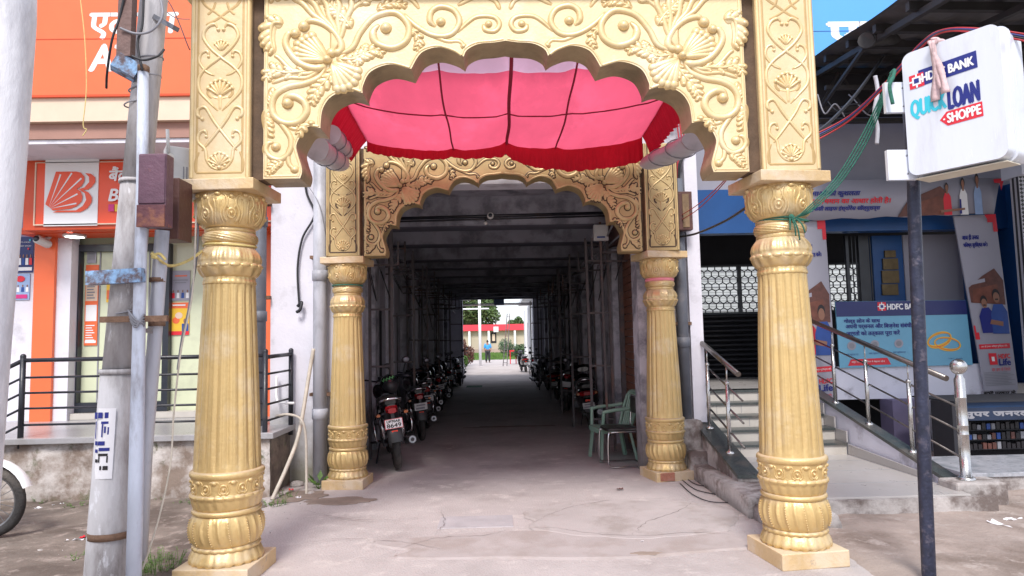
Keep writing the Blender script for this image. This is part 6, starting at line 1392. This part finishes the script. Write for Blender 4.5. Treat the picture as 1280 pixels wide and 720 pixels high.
    P(MB().tube(spline([(-.35,.8,1.0),(-.22,.86,1.03),(-.1,.98,.99),(0,1.0,.98),(.1,.98,.99),(.22,.86,1.03),(.35,.8,1.0)], 5), .012, 8).tube([(.35,.8,1.0),(.24,.85,1.027)], .018, 8).tube([(-.35,.8,1.0),(-.24,.85,1.027)], .018, 8), 'handlebar', BLACKP)
    hl = P(MB().ball((0,0,0), (.09,.08,.09), 14, 10), 'headlight', BIKEB); hl.location = (0,1.1,.92)
    P(MB().ball((0,.035,0), (.075,.055,.075), 14, 10), 'headlight_lens', CHROME, hl)
    P(MB().lathe([(0,.0),(.04,.0),(.045,-.02),(.03,-.05)], 12, Matrix.Translation((0,1.0,1.04))), 'speedometer', BIKEP)
    P(MB().bar((-.14,.45,.3),(-.22,.5,.02),.015), 'side_stand', BLACKP)
    P(MB().box((-.13,-.02,.28),(-.115,.45,.38)), 'chain_cover', BLACKP, bevel=.008)
    P(MB().tube(spline([(0,1.02,.95),(.06,1.1,.8),(.03,1.2,.5)], 5), .006, 5).tube(spline([(.2,.86,1.02),(.12,1.0,.9),(.05,1.05,.7)], 5), .006, 5), 'control_cable', WIRE)
    return t
def make_scooter(label, x, y, rz, lean=-.08, body=None):
    body = body or BIKEB
    t = thing('scooter', label, 'scooter', (x, y, .012), rz, 'scooters parked along the passage'); t.rotation_euler = (0, lean, rz)
    P = lambda mb, nm, m, par=t, **k: mb.build(nm, m, par, world=False, **k)
    wheel(t, 0, .22, .05, True); wheel(t, 1.22, .22, .045, True)
    P(loft(MB(), [(-.3,.62,.06,.05,3),(-.25,.6,.15,.12,2.8),(-.05,.56,.2,.17,2.6),(.25,.52,.19,.17,2.6),(.45,.45,.14,.15,3),(.52,.4,.12,.1,3)], 18), 'body', body)
    P(loft(MB(), [(-.24,.76,.08,.03,3),(-.15,.77,.14,.05,3),(.15,.76,.15,.055,3),(.4,.75,.11,.045,3),(.5,.74,.06,.03,3)], 18), 'seat', REXIN)
    P(MB().tube(spline([(-.13,.05,.74),(-.15,-.15,.8),(-.11,-.3,.86),(0,-.34,.88),(.11,-.3,.86),(.15,-.15,.8),(.13,.05,.74)], 6), .016, 8), 'grab_rail', CHROME)
    P(loft(MB(), [(-.33,.64,.06,.03,3),(-.3,.64,.13,.045,3),(-.24,.64,.14,.05,3)]), 'tail_light', TAILR)
    for sx in (-1, 1): 
        P(loft(MB(), [(-.31,.64,.02,.02,2.5),(-.28,.64,.04,.03,2.5),(-.22,.64,.035,.03,2.5)]), 'indicator', AMBER).location = (sx*.15,.02,0)
        mI = P(MB().ball((0,0,0), (.055,.018,.045), 12, 8), 'mirror', BIKEP); mI.location = (sx*.3,1.0,1.2)
        P(MB().ball((0,-.012,0), (.047,.01,.038), 12, 8), 'mirror_glass', MIRR, mI)
        P(MB().tube([(sx*.22,1.02,1.02),(sx*.28,1.0,1.17)], .007, 6), 'mirror_stem', BLACKP)
    P(loft(MB(), [(-.33,.4,.08,.07,4),(-.3,.42,.1,.1,4),(-.2,.45,.1,.1,4)]), 'rear_mudguard', BIKEP)
    FR_ = frame((0,-.335,.44), (1,0,0), (0,-.15,1))
    pl = P(MB().prism(rrect(-.1,-.05,.1,.05,.01,3), 0, .006, FR_), 'number_plate', PLW)
    for q in (rect(-.07,.01,.07,.033), rect(-.08,-.036,.06,-.008)): o = flat('plate_print', q, FR_, GREYP, None, .0075); o.parent = pl
    P(MB().box((-.045,-.35,.515),(.045,-.335,.545)), 'reflector', REFL, bevel=.003)
    P(MB().box((-.15,.45,.24),(.15,.95,.3)), 'footboard', BIKEP, bevel=.015)
    P(loft(MB(), [(.9,.55,.18,.3,3),(.97,.6,.2,.32,3),(1.04,.62,.16,.28,3),(1.1,.7,.08,.16,3)], 18), 'front_apron', body)
    P(fender(MB(), 1.22, .22, .25, 10, 170, .06), 'front_mudguard', body)
    P(loft(MB(), [(.94,1.0,.1,.04,3),(1.0,1.02,.15,.07,3),(1.08,1.0,.1,.06,3)], 14), 'handlebar_cowl', body)
    P(MB().tube([(-.33,.95,1.0),(0,1.0,1.0),(.33,.95,1.0)], .016, 8), 'handlebar', BLACKP)
    hl = P(MB().ball((0,1.1,.99), (.07,.04,.05), 12, 8), 'headlight', CHROME)
    P(MB().tube([(.16,.2,.26),(.17,-.1,.28),(.175,-.28,.31)], [.03,.05,.045], 14), 'silencer', ALU)
    P(MB().tube([(.075,1.22,.22),(.05,1.08,.6)], .022, 8).tube([(-.075,1.22,.22),(-.05,1.08,.6)], .022, 8), 'fork', BLACKP)
    P(MB().bar((-.1,.5,.26),(-.17,.52,.02),.014), 'side_stand', BLACKP)
    return t
m1 = make_moto('nearest black motorcycle on the left, its red-framed plate reading 8649', -1.25, 8.6, radians(13), -.13)
m1.scale = (1.06, 1.06, 1.06)
m2 = make_moto('second black motorcycle on the left with a dull grey number plate', -1.22, 11.05, radians(14), -.11, platem=PLW)
def clone(src, label, x, y, rz, lean):
    c = copy_tree(src); c['label'] = label; c.location = (x, y, .012); c.rotation_euler = (0, lean, rz); return c
for lab, x, y, a, l in (('third black motorcycle on the left, close behind the grey-plated one', -1.3, 12.6, 20, -.12), ('fourth motorcycle on the left, beside the second ladder frame', -1.34, 14.0, 10, -.1), ('fifth motorcycle on the left in deep shade', -1.32, 15.7, 16, -.12), ('sixth motorcycle on the left in deep shade', -1.4, 17.4, 8, -.1),
        ('seventh motorcycle on the left, halfway down the passage', -1.35, 19.6, 14, -.12), ('motorcycle on the left just inside the bright end', -1.33, 24.3, 8, -.12), ('motorcycle on the left outside the far end by the plants', -1.5, 28.0, 12, -.1), ('last motorcycle on the left, out in the rear yard', -1.75, 32, -5, -.1)):
    clone(m2, lab, x, y, radians(a), l)
s1 = make_scooter('nearest dark scooter on the right with a chrome grab rail and lit red reflector', 1.6, 11.9, radians(-6), -.1)
clone(s1, 'last scooter on the right, at the bright far end', 1.42, 34.4, radians(8), -.1)
clone(s1, 'dark scooter on the right between the ladder frames, third in the row', 1.55, 17.9, radians(-14), -.08)
m3 = copy_tree(m1); m3['label'] = 'motorcycle on the right with a bright white number plate, second in the row'; m3.location = (1.5, 15.1, .012); m3.rotation_euler = (0, .1, radians(-16))
for o in list(m3.children):
    if o.name.startswith('number_plate'): 
        for c_ in list(o.children): bpy.data.objects.remove(c_)
for lab, x, y, a in (('motorcycle on the right facing the street with its front wheel turned out', 1.35, 22.8, 190), ('dark motorcycle on the right behind the one facing the street', 1.5, 24.3, -10), ('motorcycle on the right just outside the far end', 1.5, 29.5, -12)):
    clone(m2, lab, x, y, radians(a), .1)
make_moto('motorcycle with white front mudguard cut off by the left edge of the picture', -5.52, 5.9, radians(-90), .02, fend=SIGNW, platem=PLW)
# helmet
t = thing('helmet', 'black full-face helmet with a green pattern on the nearest motorcycle', 'helmet', at(487, 484, Y=9.3))
hp = t.location.copy(); hp.z = 1.02; t.location = hp
M = Matrix.Translation(hp) @ Matrix.Rotation(radians(-20), 4, 'Y')
MB().ball((0,0,0), (.125,.15,.13), 20, 14, M).build('shell', BIKEB, t)
MB().ball((.0,-.02,-.03), (.118,.145,.12), 18, 12, M).build('chin_guard', BIKEP, t)
mb = MB()
for k in range(9): g = -2.2+k*.2; mb.bar(M @ Vector((.09*cos(g)*1.2, .148*sin(g)*.9, .06+.015*(-1)**k)), M @ Vector((.09*cos(g+.15)*1.2, .148*sin(g+.15)*.9, .075-.015*(-1)**k)), .012)
mb.build('green_decal', mat('green_decal', (.1,.35,.12), .4, 0, .2, 20, 0), t)
# ================================================================== CHAIRS
t = thing('green_armchair', 'faded green plastic armchair by the right rear column', 'chair', (1.47, 9.0, .01), radians(-80))
P = lambda mb, nm, m, **k: mb.build(nm, m, t, world=False, **k)
P(loft(MB(), [(-.24,.40,.2,.012,4),(-.22,.41,.22,.016,4),(0,.405,.22,.014,4),(.2,.4,.2,.014,4)], 18), 'seat', CHG)
for sx in (-1, 1):
    P(MB().bar((sx*.19,-.19,.4),(sx*.235,-.23,0),.05,.03), 'leg', CHG); P(MB().bar((sx*.18,.18,.4),(sx*.22,.26,0),.05,.03), 'leg', CHG)
    P(MB().bar((sx*.215,-.2,.38),(sx*.25,-.18,.63),.045,.03).tube(spline([(sx*.25,-.2,.62),(sx*.27,-.05,.645),(sx*.265,.12,.655),(sx*.225,.25,.68)], 6), .024, 8), 'armrest', CHG, bevel=.006)
    P(MB().tube(spline([(sx*.19,.19,.4),(sx*.22,.25,.6),(sx*.19,.31,.8)], 6), .022, 8), 'back_post', CHG)
P(MB().tube(spline([(-.19,.31,.79),(-.12,.325,.84),(0,.33,.855),(.12,.325,.84),(.19,.31,.79)], 6), .024, 8), 'top_rail', CHG)
for k in range(5): x = -.13+.065*k; P(MB().tube(spline([(x*.95,.2,.4),(x,.26,.6),(x,.325,.83)], 5), [.016]*11, 6), 'back_slat', CHG)
P(MB().box((-.2,-.235,.35),(.2,-.215,.4)).box((-.215,-.2,.35),(-.195,.2,.4)).box((.195,-.2,.35),(.215,.2,.4)), 'seat_apron', CHG)
t = thing('steel_chair', 'chrome tube chair with a torn black seat in front of the green armchair', 'chair', (1.5, 8.5, .012), radians(-84))
mb = MB()
for sx in (-1, 1): P(MB().tube(spline([(sx*.2,.22,.84),(sx*.2,.19,.5),(sx*.2,.17,.43),(sx*.2,.0,.425),(sx*.2,-.17,.42),(sx*.21,-.21,.38),(sx*.215,-.22,.1),(sx*.215,-.19,.02),(sx*.215,.0,.013),(sx*.215,.24,.013)], 6), .011, 8), 'side_frame', CHROME)
P(MB().tube([(-.215,.24,.013),(.215,.24,.013)], .011, 8).tube([(-.2,.21,.83),(.2,.21,.83)], .011, 8), 'cross_tube', CHROME)
P(loft(MB(), [(-.21,.445,.19,.015,4),(-.18,.455,.21,.024,4),(.0,.452,.21,.022,4),(.17,.45,.2,.02,4)], 16), 'seat', REXIN)
P(MB().box((-.18,.185,.62),(.18,.215,.82)), 'backrest', REXIN, bevel=.012)
# ================================================================== FAR END
T = thing('far_building', 'low beige building with a bright red roof band beyond the lawn', 'building', (-.5, 100, 0))
B((-9,100,0),(4.0,108,3.25)).build('wall', BEIGE, T); B((-9.2,99.3,3.2),(4.1,108.2,4.1)).build('roof_band', REDROOF, T)
for x in (-7,-4,-1.2,2.6): B((x-.15,99.35,0),(x+.15,99.65,3.2)).build('post', SIGNW, T)
B((-.9,99.96,1.4),(-.1,100,3.0)).build('window', DARKM, T); B((-.7,99.93,1.7),(-.3,99.97,2.7)).build('pane', CREAM, T)
B((-9,99.0,0),(4,99.2,.55)).build('plinth_wall', mat('pinkish_plinth', (.4,.3,.26), .9, 0, .15, .5, 0), T)
sheet('lawn', -12, 12, 60, 98.9, 3, lambda x, y: .01+.03*fbm(x, y, .2), GRASSM)
mb = MB(); rr_ = random.Random(5)
for i in range(5000):
    x = -5+9*rr_.random(); y = 60+34*rr_.random(); h = .1+.15*rr_.random(); a = rr_.random()*pi; dx, dy = .06*cos(a), .06*sin(a)
    mb.add([(x-dx,y-dy,0),(x+dx,y+dy,0),(x+dx*.5+.05,y,h)], [(0,1,2)])
mb.build('grass', GRASSM, None, 'bright green grass on the lawn beyond the yard', 'grass', kind='stuff')
def leaves(n, centres, size, seed, flatness=.6):
    r = random.Random(seed); mb = MB()
    for _ in range(n):
        c, R = r.choice(centres)
        while True:
            p = Vector((r.uniform(-1,1), r.uniform(-1,1), r.uniform(-1,1)))
            if .3 < p.length < 1: break
        p = Vector(c)+Vector((p.x*R[0], p.y*R[1], p.z*R[2]))
        a = Vector((r.gauss(0,1), r.gauss(0,1), r.gauss(0,flatness))).normalized()*size*r.uniform(.6,1.3); b = a.cross(Vector((r.gauss(0,1), r.gauss(0,1), r.gauss(0,1)))).normalized()*size*.45
        k = len(mb.v); mb.v += [tuple(p-a), tuple(p+b), tuple(p+a), tuple(p-b)]; mb.f.append((k,k+1,k+2,k+3)); mb.sm.append(False)
    return mb
def tree(label, x, y, h, R, seed, m=LEAF2, n=5000, size=.28):
    t = thing('tree', label, 'tree', (x, y, 0), 0, 'trees beyond the yard'); r = random.Random(seed)
    tr = MB().tube(spline([(x,y,0),(x+.2,y,h*.25),(x-.1,y,h*.5)], 5), [.3]*6+[.24]*5, 8); cs = []
    for i in range(9):
        g = i*2.4; q = (x+cos(g)*R*.6*r.uniform(.4,1), y+sin(g)*R*.5, h*r.uniform(.55,.88)); tr.tube([(x,y,h*.4),((x+q[0])/2,(y+q[1])/2,h*.55),q], [.16,.1,.05], 6)
        cs.append((q, (R*r.uniform(.3,.48), R*.4, R*r.uniform(.22,.36))))
    tr.build('trunk', BARK, t); leaves(n, cs, size, seed).build('crown', m, t)
tree('broad pale green tree rising behind the red roof band on the left', -4.4, 116, 10.2, 6.0, 3, n=9000, size=.34)
tree('small distant tree behind the right end of the red roof band', 3.2, 125, 6.2, 2.4, 8, n=2500, size=.25)
tree('dark evergreen tree beside the right-hand rear building', 4.6, 70, 4.6, 1.2, 12, LEAF3, 3000, .15)
def bush(label, x, y, r, h, seed, m=LEAF3, n=2200, s=.08):
    t = thing('bush', label, 'bush', (x, y, 0), 0, 'bushes beyond the passage'); cs = [((x+.5*r*cos(k*2.1), y+.4*r*sin(k*2.1), h*(.4+.15*(k % 3))), (r*.6, r*.6, h*.36)) for k in range(6)]
    MB().tube([(x,y,0),(x,y,h*.5)], .04, 6).tube([(x,y,.1),(x+.3*r,y,h*.6)], .03, 6).tube([(x,y,.1),(x-.3*r,y,h*.6)], .03, 6).build('stem', BARK, t); leaves(n, cs, s, seed).build('foliage', m, t)
bush('round dark green bush right of the man, by the rear white building', 1.85, 47, .85, 1.3, 1)
bush('clipped grey-green bush in front of the beige wall', 1.1, 66, 1.2, 1.8, 2, mat('grey_green_leaf', (.1,.16,.09), .7, 0, .2, 4, 0))
bush('leafy plants on the left edge of the rear yard', -2.35, 40, .6, 1.1, 3, LEAF)
bush('reddish leaved bush left of the man', -2.3, 47, .7, 1.8, 4, mat('reddish_leaf', (.16,.07,.05), .7, 0, .3, 3, 0))
bush('low pale green plant beside the left yard edge, nearer the passage', -2.1, 36, .35, .7, 5, LEAF, 900, .06)
t = thing('person', 'man in a bright blue shirt and dark trousers standing far down the yard', 'person', (-.72, 51.5, 0))
mini_person(t, -.72, 51.5, .0, 1.68, mat('bright_blue_shirt', (.05,.32,.72), .8, 0, .05, 4, 0), BIKEP, facing=-1)
t = thing('white_pole', 'tall white pole with a crossbar standing left of the man', 'pole', (-1.12, 45, 0))
MB().tube([(-1.12,45,0),(-1.12,45,4.6)], .09, 10).build('post', SIGNW, t); MB().tube([(-2.3,45,3.75),(-.5,45,3.75)], .05, 8).build('crossbar', SIGNW, t)
MB().box((-.22,44.9,2.2),(.1,45.1,2.55)).build('small_panel', SIGNW, t)
t = thing('leaning_ladder', 'thin ladder leaning near the middle of the rear yard', 'ladder', (.45, 44, 0))
for dx in (0,.25): MB().bar((.35+dx,44,0),(.7+dx*.7,45,3.4),.045).build('stile', ANGLE, t)
for k in range(8): f = (k+.5)/8; MB().bar((.35+.35*f,44+f,3.4*f),(.6+.275*f,44+f,3.4*f),.03).build('rung', ANGLE, t)
t = thing('red_stool', 'small red stand left of the round dark bush', 'stand', (1.1, 48, 0))
MB().box((.85,47.8,.85),(1.35,48.2,.95)).build('top', RPRINT, t)
for dx in (.9, 1.3):
    for dy in (47.85, 48.15): MB().bar((dx,dy,0),(dx,dy,.85),.06).build('leg', RPRINT, t)
for sx, lab in ((-1, 'white building with projecting eave along the left of the rear yard'), (1, 'white building with projecting eave along the right of the rear yard')):
    t = thing('yard_building', lab, 'building', (sx*3, 34, 0)); 
    B((sx*(1.75 if sx > 0 else 2.2),27.45,0),(sx*4,44,3.5)).build('wall', mat('bright_rear_wall', (.85,.86,.84), .8, 0, .06, 2, .02), t)
    B((sx*1.15,27.45,3.4),(sx*4,(36 if sx > 0 else 30),3.55)).build('eave', SIGNW, t)
    for k in range(4): B((sx*(1.66 if sx > 0 else 2.1),28.5+3.8*k,0),(sx*(1.8 if sx > 0 else 2.25),29.1+3.8*k,3.4)).build('pilaster', SIGNW, t); 
    for k in range(3): B((sx*(1.73 if sx > 0 else 2.18),30+3.8*k,1.2),(sx*(1.76 if sx > 0 else 2.21),31.4+3.8*k,2.6)).build('window', GREYP, t)
t = thing('hanging_sign', 'small bluish box sign hanging at the far mouth of the passage', 'sign', (.05, 26.5, 3.0))
B((-.1,26.4,2.98),(.3,26.6,3.2)).build('box', LBP, t)
for k in range(3): pass
t = thing('roof_truss', 'thin dark roof bars crossing the far mouth of the passage', 'truss', (0, 28, 3.3))
for k, (y, z) in enumerate(((28,3.35),(29.5,3.2),(31.5,3.25))): MB().bar((-1.9,y,z),(1.9,y,z),.05).build('bar', ANGLE, t)
sheet('floor_mat', -1.1, -.55, 23.6, 24.6, .5, lambda x, y: .016, GPLATE)
# ================================================================== WEEDS, STONES, LITTER
def weed(label, x, y, z, n, h, seed, m=LEAF, rad=.12):
    t = thing('weed', label, 'weed', (x, y, z), 0, 'weeds on the damp earth'); r = random.Random(seed); mb = MB(); st = MB()
    for i in range(n):
        a = r.uniform(0, 2*pi); R = rad*sqrt(r.random()); px0 = Vector((x+R*cos(a), y+R*sin(a), z-.01)); tip = px0+Vector((r.gauss(0,.02)+.25*h*cos(a), r.gauss(0,.02)+.25*h*sin(a), h*r.uniform(.4,1)))
        st.tube([px0, (px0+tip)/2+Vector((0,0,.01)), tip], [.002,.0016,.001], 3, cap=False)
        for k in range(6):
            p = px0.lerp(tip, .3+.7*k/5); g = r.uniform(0, 2*pi); d = Vector((cos(g), sin(g), r.uniform(-.1,.5))).normalized()*.017*r.uniform(.6,1.3); s_ = d.cross(Vector((0,0,1))).normalized()*.006
            q = len(mb.v); mb.v += [tuple(p), tuple(p+d*.5+s_), tuple(p+d), tuple(p+d*.5-s_)]; mb.f.append((q,q+1,q+2,q+3)); mb.sm.append(False)
    st.build('stems', m, t); mb.build('leaves', m, t)
p = at(205, 712, Z=0); weed('lush clump of weeds at the foot of the left front column', p.x-.05, p.y, 0, 90, .15, 1, rad=.17)
p = at(165, 722, Z=0); weed('small weeds between the street pole and its pipe', p.x, p.y, 0, 30, .1, 2, rad=.1)
for k, (x, y, n, h, lab) in enumerate(((55,628,24,.08,'weeds at the foot of the peeling platform wall, far left'),(75,622,30,.12,'taller weeds against the peeling platform wall behind the pole'),(97,634,18,.07,'low weeds right of the taller ones by the platform wall'),(208,624,14,.07,'sparse weeds below the platform wall right of the pole'),(344,632,26,.09,'weeds beside the platform corner near the leaning pipe'),(357,622,20,.08,'small weeds under the cream hose'),(92,700,14,.06,'thin weeds near the foil wrapper'),(238,630,16,.06,'weeds behind the left front column'))):
    p = at(x, y, Z=0); weed(lab, p.x, p.y, 0, n, h, 10+k, rad=.1)
p = at(400, 610, Z=0); t = thing('weed', 'broad-leaved green seedling at the base of the grey downpipe', 'weed', p)
for k in range(8):
    g = k*.8; d = Vector((cos(g)*.09, sin(g)*.07, .05+.03*(k % 3))); c_ = p+d+Vector((0,-.06,.02)); s_ = Vector((-sin(g),cos(g),0))*.032
    MB().add([tuple(c_-d*.45), tuple(c_+s_), tuple(c_+d*.5), tuple(c_-s_)], [(0,1,2,3)], True).tube([p+Vector((0,-.06,0)), c_-d*.4], .003, 4).build('leaf', LEAF, t)
def stone(label, x, y, z, s, seed, m=STONE, nm='stone', cat='stone'):
    r = random.Random(seed); mb = MB().ball((0,0,0), (s*r.uniform(.8,1.2), s*r.uniform(.6,1), s*r.uniform(.35,.6)), 9, 6)
    mb.v = [tuple(Vector(v)*(1+.25*noise.noise(Vector(v)/s*1.3+Vector((seed,0,0))))) for v in mb.v]; mb.sm = [False]*len(mb.f)
    o = mb.build(nm, m, None, label, cat, 'stones and rubble on the ground' if nm == 'stone' else None); o.location = (x, y, z+s*.2); o.rotation_euler = (0,0,r.random()*6); return o
for k, (x, y, s, lab) in enumerate(((380,600,.13,'large pale stone at the foot of the white wall'),(372,608,.1,'flat stone beside the large pale one'),(370,592,.08,'rounded stone behind the flat one by the wall'),(388,618,.05,'small stone near the seedling'),(50,690,.03,'small pale stone left of the pole'),(118,648,.035,'small pale stone behind the pole'),(215,600,.05,'grey stone against the platform wall'),(1020,655,.13,'rounded lump of concrete right of the right front column'),(1095,672,.018,'tiny stone on the dry earth by the post'),(878,640,.025,'small stone near the kerb'))):
    p = at(x, y, Z=0); stone(lab, p.x, p.y, 0, s, 30+k)
mb = MB(); r = random.Random(11)
for i in range(900):
    if i < 500: x, y = r.uniform(-5,-1.9), r.uniform(3.5,7.2)
    elif i < 750: x, y = r.uniform(2.4,6), r.uniform(3.5,6.1)
    else: x, y = r.uniform(.2,2.4), r.gauss(5.35,.2)
    s = r.uniform(.003,.012)*(1.2 if i < 750 else .6); mb.add([(x-s,y,.0),(x+s,y-s*.4,.0),(x+s*.3,y+s,.0),(x,y,.008+s*.7)], [(0,1,3),(1,2,3),(2,0,3)])
mb.build('gravel', OLDC, None, 'fine gravel and crumbs scattered over the earth and cracked concrete', 'gravel', kind='stuff')
def paper(label, x, y, sx, sy, rz, seed, m=PAPER, z=.012):
    p = at(x, y, Z=0); mb = MB(); n = 6
    for j in range(n+1):
        for i in range(n+1):
            u, v = i/n-.5, j/n-.5; mb.v.append((u*sx, v*sy, z+.5*max(0,noise.noise(Vector((u*3,v*3,seed))))*min(sx,sy)+.004))
    for j in range(n):
        for i in range(n): k = j*(n+1)+i; mb.f.append((k,k+1,k+n+2,k+n+1)); mb.sm.append(True)
    o = mb.build('paper_scrap', m, None, label, 'litter'); o.location = (p.x, p.y, 0); o.rotation_euler = (0,0,rz)
paper('curled white paper strip on the dry earth at the right', 1258, 660, .07, .28, .25, 1); paper('short folded end of the white paper strip', 1268, 652, .16, .05, .1, 2)
paper('crumpled red and white wrapper on the earth left of the pole', 93, 678, .13, .06, .2, 3); p = at(100,676,Z=0); paper('red corner of the crumpled wrapper', 103, 675, .04, .05, .3, 4, RPRINT, .02)
paper('white scrap by the weeds along the platform', 48, 637, .06, .05, 0, 5); paper('second white scrap by the weeds', 66, 634, .05, .05, 1, 6); paper('third white scrap near the platform wall', 77, 632, .05, .04, 2, 7)
paper('tiny red sachet below the leaning pipe', 364, 614, .05, .05, .4, 8, RPRINT); paper('tiny white cup lid below the cream hose', 373, 624, .05, .05, .4, 9)
paper('white fleck on the cracked concrete', 803, 679, .025, .02, 0, 10); paper('brown dry leaf on the concrete patch', 775, 613, .07, .04, .3, 11, BRNP)
for k, pts in enumerate((((853,600),(870,612),(895,618),(912,622)),((858,598),(872,606),(893,608),(915,612)),((850,604),(866,618),(888,627),(918,628)))):
    P_ = [at(x, y, Z=0.012) for x, y in pts]
    MB().tube(spline(P_, 6), .005, 5).build('scrap_wire', WIRE, None, ['upper','middle','lower'][k]+' loose black wire lying by the kerb at the right rear column', 'wire')
